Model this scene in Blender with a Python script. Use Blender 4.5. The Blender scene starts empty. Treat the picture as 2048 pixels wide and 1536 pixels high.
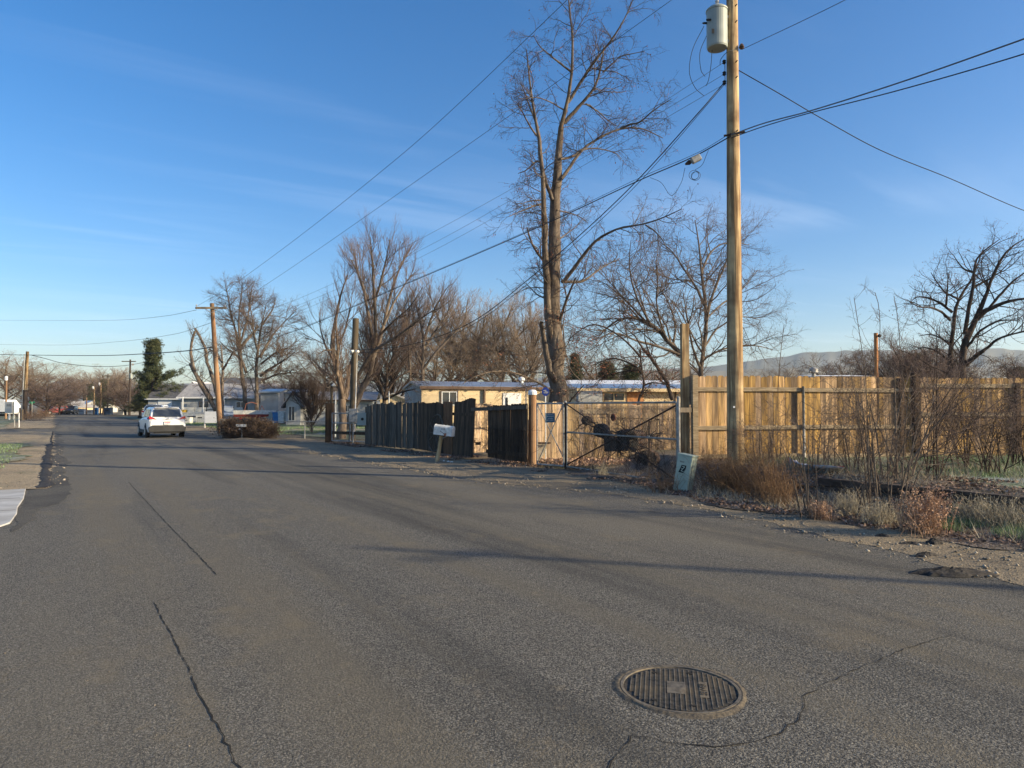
import bpy, math, random
import numpy as np
from mathutils import Vector, Matrix
R = math.radians
# ------------------------------------------------------------------ camera, sky, sun, exposure
F, CX, CY, HOR, CAMH = 1390.0, 1024.0, 768.0, 812.0, 1.55
YAW = R(33.3)
PITCH = math.atan((HOR - CY) / F)
RT = Vector((math.cos(YAW), -math.sin(YAW), 0))
FW = Vector((math.sin(YAW), math.cos(YAW), 0))
ZZ = Vector((0, 0, 1))
SC = bpy.context.scene
COL = SC.collection
cam_d = bpy.data.cameras.new('camera')
cam = bpy.data.objects.new('camera', cam_d)
COL.objects.link(cam)
cam.location = (0, 0, CAMH)
cam.rotation_euler = (math.pi / 2 + PITCH, 0, -YAW)
cam_d.sensor_width = 36
cam_d.lens = F / 2048 * 36
cam_d.clip_start = 0.1
cam_d.clip_end = 30000
SC.camera = cam
SUN_EL, SUN_BACK = R(19.0), R(16)
sdir = RT * math.cos(SUN_BACK) - FW * math.sin(SUN_BACK)     # horizontally towards the sun
SUN_AZ = math.atan2(sdir.x, sdir.y)
stow = (sdir * math.cos(SUN_EL) + ZZ * math.sin(SUN_EL)).normalized()
sl = bpy.data.lights.new('sun', 'SUN')
sl.energy = 5.0
sl.angle = R(0.5)
sl.color = (1.0, 0.84, 0.57)
so = bpy.data.objects.new('sun', sl)
COL.objects.link(so)
so.rotation_euler = stow.to_track_quat('Z', 'Y').to_euler()
SC.view_settings.view_transform = 'Standard'
SC.view_settings.look = 'None'
SC.view_settings.exposure = 0.72
SC.view_settings.gamma = 1.0
SC.cycles.max_bounces = 6
SC.cycles.transparent_max_bounces = 8
w = bpy.data.worlds.new('World')
SC.world = w
w.use_nodes = True
wn, wl = w.node_tree.nodes, w.node_tree.links
wn.clear()
wo = wn.new('ShaderNodeOutputWorld')
bg = wn.new('ShaderNodeBackground')
bg.inputs['Strength'].default_value = 0.125
sky = wn.new('ShaderNodeTexSky')
sky.sky_type = 'NISHITA'
sky.sun_disc = False
sky.sun_elevation = SUN_EL
sky.sun_rotation = SUN_AZ
sky.air_density = 1.0
sky.dust_density = 1.1
sky.ozone_density = 2.6
# thin cirrus: noise laid out on a high flat layer (direction / height)
tc = wn.new('ShaderNodeTexCoord')
sep = wn.new('ShaderNodeSeparateXYZ'); wl.new(tc.outputs['Generated'], sep.inputs[0])
mz = wn.new('ShaderNodeMath'); mz.operation = 'MAXIMUM'; wl.new(sep.outputs[2], mz.inputs[0]); mz.inputs[1].default_value = 0.03
dx = wn.new('ShaderNodeMath'); dx.operation = 'DIVIDE'; wl.new(sep.outputs[0], dx.inputs[0]); wl.new(mz.outputs[0], dx.inputs[1])
dy = wn.new('ShaderNodeMath'); dy.operation = 'DIVIDE'; wl.new(sep.outputs[1], dy.inputs[0]); wl.new(mz.outputs[0], dy.inputs[1])
cb = wn.new('ShaderNodeCombineXYZ'); wl.new(dx.outputs[0], cb.inputs[0]); wl.new(dy.outputs[0], cb.inputs[1])
mp = wn.new('ShaderNodeMapping'); wl.new(cb.outputs[0], mp.inputs[0])
mp.inputs['Rotation'].default_value = (0, 0, R(38)); mp.inputs['Scale'].default_value = (0.22, 1.0, 1)
nz = wn.new('ShaderNodeTexNoise'); nz.inputs['Scale'].default_value = 1.1; nz.inputs['Detail'].default_value = 7
nz.inputs['Roughness'].default_value = 0.55; nz.inputs['Distortion'].default_value = 0.4
wl.new(mp.outputs[0], nz.inputs[0])
n2 = wn.new('ShaderNodeTexNoise'); n2.inputs['Scale'].default_value = 0.35; n2.inputs['Detail'].default_value = 2
wl.new(cb.outputs[0], n2.inputs[0])
r1 = wn.new('ShaderNodeMapRange'); wl.new(nz.outputs[0], r1.inputs[0])
r1.inputs[1].default_value = 0.47; r1.inputs[2].default_value = 0.85
r2 = wn.new('ShaderNodeMapRange'); wl.new(n2.outputs[0], r2.inputs[0])
r2.inputs[1].default_value = 0.42; r2.inputs[2].default_value = 0.62
mm = wn.new('ShaderNodeMath'); mm.operation = 'MULTIPLY'; wl.new(r1.outputs[0], mm.inputs[0]); wl.new(r2.outputs[0], mm.inputs[1])
m3 = wn.new('ShaderNodeMath'); m3.operation = 'MULTIPLY'; wl.new(mm.outputs[0], m3.inputs[0])
hsv = wn.new('ShaderNodeHueSaturation'); hsv.inputs['Saturation'].default_value = 1.36; hsv.inputs['Hue'].default_value = 0.501; tint = wn.new('ShaderNodeMix'); tint.data_type = 'RGBA'; tint.blend_type = 'MULTIPLY'; tint.inputs[0].default_value = 1; tint.inputs[7].default_value = (1.005, .966, 1.0, 1); wl.new(sky.outputs[0], tint.inputs[6]); wl.new(tint.outputs[2], hsv.inputs['Color']); m3.inputs[1].default_value = 0.28
mix = wn.new('ShaderNodeMix'); mix.data_type = 'RGBA'
wl.new(m3.outputs[0], mix.inputs[0]); wl.new(hsv.outputs[0], mix.inputs[6])
mix.inputs[7].default_value = (6.6, 7.2, 8.2, 1)
wl.new(mix.outputs[2], bg.inputs[0]); wl.new(bg.outputs[0], wo.inputs[0])

# ------------------------------------------------------------------ placing helpers
def ray(px, py):
    x, y = (px - CX) / F, (CY - py) / F
    return RT * x + (-math.sin(PITCH) * FW + math.cos(PITCH) * ZZ) * y + math.cos(PITCH) * FW + math.sin(PITCH) * ZZ
def at(px, py, d):
    v = ray(px, py)
    v = v * (d / v.dot(FW))
    return Vector((v.x, v.y, v.z + CAMH))
def gr(px, py, z=0.0):
    v = ray(px, py)
    v = v * ((z - CAMH) / v.z)
    return Vector((v.x, v.y, z))
def gd(px, d, z=0.0):
    v = at(px, HOR, d)
    return Vector((v.x, v.y, z))
def cs(p):
    return p.x * RT.x + p.y * RT.y, p.x * FW.x + p.y * FW.y
def sstep(a, b, x):
    t = np.clip((x - a) / (b - a), 0, 1)
    return t * t * (3 - 2 * t)
def bank(X, Y):
    """height of the raised lot by the wooden fence"""
    cx = X * RT.x + Y * RT.y
    return 0.34 * sstep(2.6, 3.9, cx) * sstep(9.75, 10.9, X) * (1 - sstep(60, 90, X))
def HH(x, y):
    return float(bank(np.array(float(x)), np.array(float(y))))

# ------------------------------------------------------------------ object helpers
ORG = {}
def tag(o, label=None, cat=None, group=None, kind=None):
    if label: o['label'] = label
    if cat: o['category'] = cat
    if group: o['group'] = group
    if kind: o['kind'] = kind
    return o
def thing(name, label, cat, loc=(0, 0, 0), rz=0.0, group=None):
    o = bpy.data.objects.new(name, None)
    o.empty_display_size = 0.2
    COL.objects.link(o)
    o.location = loc
    o.rotation_euler = (0, 0, rz)
    ORG[o.name] = Vector(loc)
    return tag(o, label, cat, group)
def link(name, me, mat, parent=None, smooth=False, bevel=0.0):
    o = bpy.data.objects.new(name, me)
    COL.objects.link(o)
    if mat is not None: me.materials.append(mat)
    if parent is not None:
        o.parent = parent
        ORG[o.name] = ORG.get(parent.name, Vector((0, 0, 0)))
    else:
        ORG[o.name] = Vector((0, 0, 0))
    if smooth: me.polygons.foreach_set('use_smooth', [True] * len(me.polygons))
    if bevel:
        b = o.modifiers.new('bevel', 'BEVEL'); b.width = bevel; b.segments = 2; b.limit_method = 'ANGLE'
    return o
class MB:
    def __init__(s): s.v = []; s.f = []
    def add(s, vs, fs):
        n = len(s.v); s.v += [tuple(v) for v in vs]; s.f += [tuple(i + n for i in f) for f in fs]; return s
    def box(s, c, d, rz=0.0, rx=0.0, ry=0.0):
        m = Matrix.Translation(Vector(c)) @ Matrix.Rotation(rz, 4, 'Z') @ Matrix.Rotation(rx, 4, 'X') @ Matrix.Rotation(ry, 4, 'Y')
        hx, hy, hz = d[0] / 2, d[1] / 2, d[2] / 2
        vs = [m @ Vector((x, y, z)) for z in (-hz, hz) for y in (-hy, hy) for x in (-hx, hx)]
        return s.add(vs, [(0, 2, 3, 1), (4, 5, 7, 6), (0, 1, 5, 4), (2, 6, 7, 3), (0, 4, 6, 2), (1, 3, 7, 5)])
    def bx(s, x0, x1, y0, y1, z0, z1):
        return s.box(((x0 + x1) / 2, (y0 + y1) / 2, (z0 + z1) / 2), (x1 - x0, y1 - y0, z1 - z0))
    def beam(s, a, b, wd, ht, up=ZZ):
        """a bar with a rectangular section from a to b"""
        a, b = Vector(a), Vector(b); t = (b - a).normalized()
        sx = t.cross(up)
        if sx.length < 1e-4: sx = t.cross(Vector((1, 0, 0)))
        sx.normalize(); uz = sx.cross(t).normalized()
        vs = [p + sx * i * wd / 2 + uz * j * ht / 2 for p in (a, b) for i, j in ((-1, -1), (1, -1), (1, 1), (-1, 1))]
        return s.add(vs, [(3, 2, 1, 0), (4, 5, 6, 7), (0, 1, 5, 4), (1, 2, 6, 5), (2, 3, 7, 6), (3, 0, 4, 7)])
    def tube(s, pts, r, n=8, caps=True):
        pts = [Vector(p) for p in pts]
        if not hasattr(r, '__len__'): r = [r] * len(pts)
        t0 = (pts[-1] - pts[0])
        if t0.length < 1e-6: t0 = pts[1] - pts[0]
        ref = Vector((1, 0, 0)) if abs(t0.normalized().z) > 0.8 else ZZ
        vs, fs = [], []
        for i, p in enumerate(pts):
            t = (pts[min(i + 1, len(pts) - 1)] - pts[max(i - 1, 0)]).normalized()
            a = t.cross(ref)
            if a.length < 1e-4: a = t.cross(Vector((0, 1, 0)))
            a.normalize(); b = a.cross(t)
            vs += [p + (a * math.cos(2 * math.pi * k / n) + b * math.sin(2 * math.pi * k / n)) * r[i] for k in range(n)]
        for i in range(len(pts) - 1):
            for k in range(n):
                k2 = (k + 1) % n
                fs.append((i * n + k, i * n + k2, (i + 1) * n + k2, (i + 1) * n + k))
        if caps:
            fs.append(tuple(range(n))); fs.append(tuple(reversed(range((len(pts) - 1) * n, len(pts) * n))))
        return s.add(vs, fs)
    def ring(s, c, r, rt, nrm, n=28, m=6, sq=1.0):
        """torus round c; nrm = axis"""
        nrm = Vector(nrm).normalized()
        a = nrm.cross(ZZ)
        if a.length < 1e-3: a = Vector((1, 0, 0))
        a.normalize(); b = nrm.cross(a)
        vs, fs = [], []
        for i in range(n):
            t = 2 * math.pi * i / n
            q = a * math.cos(t) * sq + b * math.sin(t)
            for j in range(m):
                u = 2 * math.pi * j / m
                vs.append(Vector(c) + q * (r + rt * math.cos(u)) + nrm * rt * math.sin(u))
        for i in range(n):
            for j in range(m):
                i2, j2 = (i + 1) % n, (j + 1) % m
                fs.append((i * m + j, i2 * m + j, i2 * m + j2, i * m + j2))
        return s.add(vs, fs)
    def prism(s, poly, off, depth):
        """poly: list of 3-D points (planar); off: extrusion vector of that depth"""
        n = len(poly); off = Vector(off).normalized() * depth
        vs = [Vector(p) for p in poly] + [Vector(p) + off for p in poly]
        fs = [tuple(reversed(range(n))), tuple(range(n, 2 * n))] + [(i, (i + 1) % n, n + (i + 1) % n, n + i) for i in range(n)]
        return s.add(vs, fs)
    def lathe(s, c, prof, n=20, axis=ZZ):
        """prof: (r, h) along axis"""
        axis = Vector(axis).normalized()
        a = axis.cross(Vector((0, 1, 0)))
        if a.length < 1e-3: a = Vector((1, 0, 0))
        a.normalize(); b = axis.cross(a)
        vs, fs = [], []
        for r, h in prof:
            vs += [Vector(c) + axis * h + (a * math.cos(2 * math.pi * k / n) + b * math.sin(2 * math.pi * k / n)) * r for k in range(n)]
        for i in range(len(prof) - 1):
            for k in range(n):
                k2 = (k + 1) % n
                fs.append((i * n + k, i * n + k2, (i + 1) * n + k2, (i + 1) * n + k))
        fs.append(tuple(reversed(range(n)))); fs.append(tuple(range((len(prof) - 1) * n, len(prof) * n)))
        return s.add(vs, fs)
    def build(s, name, mat, parent=None, world=False, smooth=False, bevel=0.0, fix=False):
        off = ORG.get(parent.name, Vector((0, 0, 0))) if (world and parent is not None) else Vector((0, 0, 0))
        me = bpy.data.meshes.new(name)
        if parent is None and world:      # top-level mesh: origin at its base
            a = np.array(s.v); off = Vector(((a[:, 0].min() + a[:, 0].max()) / 2, (a[:, 1].min() + a[:, 1].max()) / 2, a[:, 2].min()))
        me.from_pydata([tuple(Vector(v) - off) for v in s.v], [], s.f)
        if fix:
            import bmesh
            bm = bmesh.new(); bm.from_mesh(me); bmesh.ops.recalc_face_normals(bm, faces=bm.faces); bm.to_mesh(me); bm.free()
        me.update()
        o = link(name, me, mat, parent, smooth, bevel)
        if parent is None and world:
            o.location = off; ORG[o.name] = off.copy()
        return o
def np_mesh(name, V, Q):
    """mesh from numpy verts and faces (all tris or all quads)"""
    k = Q.shape[1]
    me = bpy.data.meshes.new(name)
    me.vertices.add(len(V)); me.vertices.foreach_set('co', V.astype(np.float32).ravel())
    me.loops.add(Q.size); me.loops.foreach_set('vertex_index', Q.astype(np.int32).ravel())
    me.polygons.add(len(Q)); me.polygons.foreach_set('loop_start', np.arange(0, Q.size, k, dtype=np.int32))
    try: me.polygons.foreach_set('loop_total', np.full(len(Q), k, dtype=np.int32))
    except Exception: pass
    me.update(calc_edges=True)
    return me
def tube_arrays(groups):
    """groups: list of (P (M,N,3), R (M,N), sides) -> V, Q"""
    Vs, Qs, base = [], [], 0
    for P, Rr, k in groups:
        if len(P) == 0: continue
        M, N, _ = P.shape
        T = np.empty_like(P)
        T[:, 1:-1] = P[:, 2:] - P[:, :-2]; T[:, 0] = P[:, 1] - P[:, 0]; T[:, -1] = P[:, -1] - P[:, -2]
        T /= np.linalg.norm(T, axis=2, keepdims=True) + 1e-9
        D = P[:, -1] - P[:, 0]; D /= np.linalg.norm(D, axis=1, keepdims=True) + 1e-9
        ref = np.where(np.abs(D[:, 2:3]) > 0.75, np.array([[1.0, 0.13, 0]]), np.array([[0, 0.1, 1.0]]))[:, None, :]
        A = np.cross(T, np.broadcast_to(ref, T.shape)); A /= np.linalg.norm(A, axis=2, keepdims=True) + 1e-9
        B = np.cross(A, T)
        th = np.arange(k) * 2 * np.pi / k
        ringv = P[:, :, None, :] + Rr[:, :, None, None] * (A[:, :, None, :] * np.cos(th)[None, None, :, None] + B[:, :, None, :] * np.sin(th)[None, None, :, None])
        Vs.append(ringv.reshape(-1, 3))
        m = np.arange(M)[:, None, None] * N * k; i = np.arange(N - 1)[None, :, None] * k; j = np.arange(k)[None, None, :]
        j2 = (j + 1) % k
        a = m + i + j; b = m + i + j2
        Qs.append(np.stack([a, b, b + k, a + k], -1).reshape(-1, 4) + base)
        base += M * N * k
    return np.concatenate(Vs), np.concatenate(Qs)

# ------------------------------------------------------------------ materials
def mat(name, c1, c2=None, scale=4.0, rough=0.85, bump=0.0, stretch=(1, 1, 1), metal=0.0, island=0.0, detail=6, lo=0.35, hi=0.65, c3=None, s3=1.0, a3=0.5, spec=0.3, hue=0.0, bscale=None, bdist=0.02, trans=0.0):
    m = bpy.data.materials.new(name); m.use_nodes = True
    N, L = m.node_tree.nodes, m.node_tree.links
    b = N['Principled BSDF']
    b.inputs['Roughness'].default_value = rough; b.inputs['Metallic'].default_value = metal
    b.inputs['Specular IOR Level'].default_value = spec
    if trans: b.inputs['Transmission Weight'].default_value = trans
    if c2 is None:
        b.inputs['Base Color'].default_value = (*c1, 1)
        return m
    t = N.new('ShaderNodeTexCoord'); mpn = N.new('ShaderNodeMapping'); mpn.inputs['Scale'].default_value = stretch
    L.new(t.outputs['Object'], mpn.inputs[0])
    if island:
        g = N.new('ShaderNodeNewGeometry'); mu = N.new('ShaderNodeMath'); mu.operation = 'MULTIPLY'; mu.inputs[1].default_value = 37.0
        L.new(g.outputs['Random Per Island'], mu.inputs[0]); L.new(mu.outputs[0], mpn.inputs['Location'])
    no = N.new('ShaderNodeTexNoise'); no.inputs['Scale'].default_value = scale; no.inputs['Detail'].default_value = detail
    L.new(mpn.outputs[0], no.inputs[0])
    cr = N.new('ShaderNodeValToRGB'); cr.color_ramp.elements[0].position = lo; cr.color_ramp.elements[1].position = hi
    cr.color_ramp.elements[0].color = (*c1, 1); cr.color_ramp.elements[1].color = (*c2, 1)
    L.new(no.outputs[0], cr.inputs[0]); out = cr.outputs[0]
    if c3 is not None:
        n3 = N.new('ShaderNodeTexNoise'); n3.inputs['Scale'].default_value = s3; n3.inputs['Detail'].default_value = 4
        L.new(mpn.outputs[0] if island else t.outputs['Object'], n3.inputs[0])
        mr = N.new('ShaderNodeMapRange'); mr.inputs[1].default_value = 0.42; mr.inputs[2].default_value = 0.66; mr.inputs[4].default_value = a3
        L.new(n3.outputs[0], mr.inputs[0])
        mx = N.new('ShaderNodeMix'); mx.data_type = 'RGBA'; mx.inputs[7].default_value = (*c3, 1)
        L.new(mr.outputs[0], mx.inputs[0]); L.new(out, mx.inputs[6]); out = mx.outputs[2]
    if island:
        hs = N.new('ShaderNodeHueSaturation')
        mr = N.new('ShaderNodeMapRange'); mr.inputs[3].default_value = 1 - island; mr.inputs[4].default_value = 1 + island
        L.new(g.outputs['Random Per Island'], mr.inputs[0]); L.new(mr.outputs[0], hs.inputs['Value']); L.new(out, hs.inputs['Color'])
        if hue:
            wn2 = N.new('ShaderNodeTexWhiteNoise'); wn2.noise_dimensions = '1D'; L.new(mu.outputs[0], wn2.inputs['W'])
            mh = N.new('ShaderNodeMapRange'); mh.inputs[3].default_value = 0.5 - hue; mh.inputs[4].default_value = 0.5 + hue * .1
            L.new(wn2.outputs['Value'], mh.inputs[0]); L.new(mh.outputs[0], hs.inputs['Hue'])
            ms = N.new('ShaderNodeMapRange'); ms.inputs[3].default_value = 0.78; ms.inputs[4].default_value = 1.15
            L.new(wn2.outputs['Value'], ms.inputs[0]); L.new(ms.outputs[0], hs.inputs['Saturation'])
        out = hs.outputs[0]
    L.new(out, b.inputs['Base Color'])
    if bump:
        bp = N.new('ShaderNodeBump'); bp.inputs['Strength'].default_value = bump; bp.inputs['Distance'].default_value = bdist
        src = no
        if bscale:
            src = N.new('ShaderNodeTexNoise'); src.inputs['Scale'].default_value = bscale; src.inputs['Detail'].default_value = 5
            L.new(mpn.outputs[0], src.inputs[0])
        L.new(src.outputs[0], bp.inputs['Height']); L.new(bp.outputs[0], b.inputs['Normal'])
    return m
MT = {}
MT['pole'] = mat('pole_wood', (.24, .15, .07), (.56, .40, .21), 14, .8, 1.0, (1, 1, .06), c3=(.17, .095, .045), s3=2.2, a3=.8, bscale=18, lo=.42, hi=.58)
MT['pole_red'] = mat('pole_wood_red', (.22, .11, .05), (.36, .21, .11), 5, .8, .5, (1, 1, .06), c3=(.30, .22, .14), s3=.8, a3=.6, bscale=9)
MT['pole_grey'] = mat('pole_wood_grey', (.07, .055, .035), (.15, .115, .075), 6, .85, .5, (1, 1, .06), bscale=9)
MT['tan'] = mat('fence_wood_tan', (.25, .15, .058), (.57, .365, .15), 3.4, .8, .35, (6, 6, .5), island=.48, hue=.008, c3=(.12, .082, .045), s3=1.8, a3=.85, bscale=14)
MT['rail'] = mat('fence_rail_wood', (.22, .165, .10), (.36, .28, .18), 5, .85, .4, (1, 1, 6), island=.15)
MT['dark'] = mat('fence_wood_dark', (.030, .019, .011), (.095, .058, .034), 3, .9, .5, (8, 8, .6), island=.5)
MT['greyw'] = mat('fence_wood_grey', (.055, .045, .036), (.135, .112, .088), 4, .9, .5, (7, 7, .6), island=.5, c3=(.05, .04, .03), s3=1.5)
MT['brownw'] = mat('fence_wood_brown', (.10, .05, .025), (.20, .10, .05), 4, .9, .4, (7, 7, .6), island=.2)
MT['gateboard'] = mat('board_light', (.34, .23, .12), (.62, .45, .25), 4, .85, .5, (8, 8, .5), island=.5, hue=.012, c3=(.13, .09, .055), s3=2.2, a3=.8)
MT['galv'] = mat('galvanised', (.22, .215, .205), (.40, .39, .36), 12, .55, .1, metal=.2)
MT['mesh'] = mat('chain_link_wire', (.22, .20, .17), (.34, .31, .27), 9, .7, 0)
MT['rust'] = mat('rusty_iron', (.030, .022, .018), (.13, .075, .05), 14, .8, .4, metal=.2)
MT['rustred'] = mat('rusty_red', (.22, .07, .04), (.36, .14, .08), 12, .8, .3)
MT['wire'] = mat('cable_black', (.018, .018, .020), (.03, .03, .03), 3, .6)
MT['wireg'] = mat('cable_grey', (.09, .09, .095), (.13, .13, .13), 3, .6)
MT['trafo'] = mat('transformer_grey', (.29, .32, .29), (.37, .40, .36), 3, .45, .05)
MT['porc'] = mat('porcelain', (.35, .35, .36), (.5, .5, .5), 5, .3)
MT['green'] = mat('utility_green', (.36, .42, .33), (.46, .52, .41), 4, .6, .1, c3=(.50, .52, .42), s3=7, a3=.35)
MT['black'] = mat('black_plastic', (.015, .015, .016), (.025, .025, .025), 3, .6)
MT['bark'] = mat('bark_brown', (.07, .05, .036), (.17, .13, .095), 7, .95, .8, (1, 1, .3), c3=(.24, .20, .16), s3=2.2, a3=.5, bscale=16, bdist=.04)
MT['barkpale'] = mat('bark_pale', (.10, .075, .055), (.26, .195, .14), 6, .95, .8, (1, 1, .3), c3=(.10, .06, .04), s3=2.0, a3=.55, bscale=14, bdist=.04)  # paler brown bark tone
MT['barkdark'] = mat('bark_dark', (.035, .026, .02), (.09, .065, .05), 7, .95, .6, (1, 1, .3), bscale=16)
MT['twig'] = mat('twig_brown', (.09, .06, .042), (.17, .12, .088), 3, .9)
MT['twigdark'] = mat('twig_dark', (.045, .032, .026), (.085, .06, .048), 3, .9)
MT['twigred'] = mat('twig_reddish', (.105, .072, .058), (.19, .135, .11), 2, .9)
MT['twigtan'] = mat('twig_tan', (.20, .145, .10), (.32, .24, .17), 2, .9)
MT['pod'] = mat('dry_leaf_red', (.17, .05, .03), (.30, .12, .06), 5, .9, island=.5)
MT['needle'] = mat('pine_needle', (.035, .055, .022), (.075, .095, .04), 2, .8, island=.45, c3=(.16, .11, .05), s3=.5, a3=.4)
MT['dryw'] = mat('dry_weed', (.11, .062, .035), (.27, .165, .085), 5, .9, island=.5)
MT['dryo'] = mat('dry_weed_rust', (.30, .18, .11), (.50, .33, .22), 5, .9, island=.4)
MT['drypale'] = mat('dry_grass_pale', (.28, .23, .15), (.45, .40, .30), 5, .9, island=.4)
MT['grass'] = mat('grass_frosty', (.07, .13, .03), (.17, .25, .08), 1.3, .85, island=.5, c3=(.36, .42, .34), s3=1.8, a3=.5)
MT['leafdark'] = mat('leaf_dark', (.05, .034, .024), (.13, .085, .055), 5, .9, island=.5)
MT['leaf'] = mat('fallen_leaf', (.12, .07, .045), (.30, .21, .16), 5, .9, island=.55)
MT['siding'] = mat('siding_cream', (.62, .47, .27), (.68, .53, .32), 1.5, .7)
MT['sidingw'] = mat('siding_pale', (.50, .49, .44), (.60, .58, .53), 1.5, .7)
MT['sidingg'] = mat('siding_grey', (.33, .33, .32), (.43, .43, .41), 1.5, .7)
MT['whitep'] = mat('white_paint', (.70, .70, .68), (.80, .80, .78), 4, .5)
MT['whited'] = mat('white_paint_dirty', (.58, .57, .52), (.80, .79, .74), 9, .55, .1, c3=(.42, .34, .24), s3=12, a3=.35)
MT['metalroof'] = mat('metal_roof', (.30, .34, .40), (.42, .46, .52), 2, .35, 0, metal=.6)
MT['roofd'] = mat('shingle_dark', (.07, .07, .075), (.13, .13, .135), 5, .9, .3)
MT['roofp'] = mat('shingle_pale', (.26, .25, .24), (.40, .38, .36), 5, .9, .3)
MT['glass'] = mat('window_glass', (.03, .035, .04), (.06, .07, .08), 2, .08, spec=.8)
MT['trim'] = mat('trim_brown', (.10, .06, .04), (.15, .10, .07), 3, .8)
MT['orangew'] = mat('orange_board', (.42, .17, .06), (.55, .26, .10), 4, .8, .2, (4, 4, 1))
MT['carwhite'] = mat('car_paint_white', (.74, .74, .73), (.78, .78, .77), 1, .25, spec=.5)
MT['carblue'] = mat('car_paint_blue', (.04, .07, .12), (.05, .09, .15), 1, .25, spec=.5)
MT['cardark'] = mat('car_paint_dark', (.02, .022, .026), (.03, .033, .038), 1, .25, spec=.5)
MT['carred'] = mat('car_paint_red', (.24, .03, .03), (.32, .05, .04), 1, .3, spec=.5)
MT['carsilver'] = mat('car_paint_silver', (.34, .38, .42), (.40, .44, .48), 1, .3, spec=.5)
MT['lampred'] = mat('tail_lamp_red', (.42, .015, .02), (.55, .03, .03), 2, .2, spec=.6)
MT['tyre'] = mat('tyre', (.02, .02, .02), (.035, .035, .035), 8, .9)
MT['plas'] = mat('dark_cladding', (.03, .03, .031), (.045, .045, .045), 4, .7)
MT['rim'] = mat('wheel_rim', (.35, .35, .36), (.5, .5, .5), 4, .35, metal=.7)
MT['bluebin'] = mat('blue_plastic', (.04, .17, .38), (.06, .22, .46), 3, .6)
MT['signblue'] = mat('sign_blue', (.02, .04, .20), (.03, .06, .28), 3, .4)
MT['signteal'] = mat('sign_teal', (.05, .12, .17), (.09, .17, .22), 20, .6)
MT['signgreen'] = mat('street_sign_green', (.02, .22, .10), (.03, .28, .13), 3, .5)
MT['yellow'] = mat('yellow_plastic', (.60, .36, .03), (.72, .46, .06), 3, .6)
MT['conc'] = mat('concrete', (.38, .37, .35), (.52, .51, .48), 3, .85, .25, c3=(.30, .27, .22), s3=1.2, a3=.5, bscale=60, bdist=.006)
MT['iron'] = mat('cast_iron', (.08, .072, .06), (.19, .165, .13), 30, .75, .4, metal=.3, bdist=.004, c3=(.27, .21, .13), s3=6, a3=.6)
MT['irondk'] = mat('cast_iron_dirt', (.03, .027, .024), (.085, .072, .056), 40, .9, .4)
MT['sand'] = mat('sand_ring', (.085, .070, .050), (.17, .138, .095), 40, .95, .8, bdist=.010, c3=(.05, .045, .04), s3=6, a3=.7)
MT['stone'] = mat('small_stone', (.16, .13, .095), (.38, .32, .24), 6, .9, island=.5)
MT['crack'] = mat('crack_dark', (.012, .011, .010), (.03, .026, .022), 30, 1)
MT['chunk'] = mat('asphalt_chunk', (.02, .018, .016), (.06, .052, .045), 14, .9, .8)
MT['timber'] = mat('landscape_timber', (.055, .04, .03), (.12, .09, .07), 4, .9, .5, (1, 1, 4), island=.3)
MT['tarp'] = mat('plastic_sheet', (.50, .52, .56), (.64, .66, .70), 3, .45, .2)
MT['tarpred'] = mat('tape_red', (.40, .06, .04), (.5, .08, .05), 3, .5)
MT['hills'] = mat('far_hill', (.10, .10, .075), (.20, .175, .125), .0016, 1, .0, detail=8, c3=(.30, .28, .25), s3=.004, a3=.4)
MT['hilln'] = mat('near_hill', (.17, .15, .105), (.28, .245, .17), .004, 1, .0, detail=8)

def text(name, s, pos, size, m, parent, rz=-YAW, rx=math.pi / 2, depth=.001, right=None, ry=0.0):
    c = bpy.data.curves.new(name, 'FONT'); c.body = s; c.size = size; c.align_x = 'CENTER'; c.align_y = 'CENTER'; c.extrude = depth; c.materials.append(MT[m])
    dg_o = bpy.data.objects.new(name, c); COL.objects.link(dg_o)
    dg_o.rotation_euler = (rx, ry, rz); dg_o.location = Vector(pos) - (ORG.get(parent.name, Vector((0, 0, 0))) if parent else Vector((0, 0, 0))); dg_o.parent = parent
    bpy.context.view_layer.update()
    me = bpy.data.meshes.new_from_object(dg_o.evaluated_get(bpy.context.evaluated_depsgraph_get())); me.name = name
    o = bpy.data.objects.new(name, me); COL.objects.link(o); o.parent = parent; o.location = dg_o.location; o.rotation_euler = dg_o.rotation_euler
    if not me.materials: me.materials.append(MT[m])
    bpy.data.objects.remove(dg_o, do_unlink=True)
    return o
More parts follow.
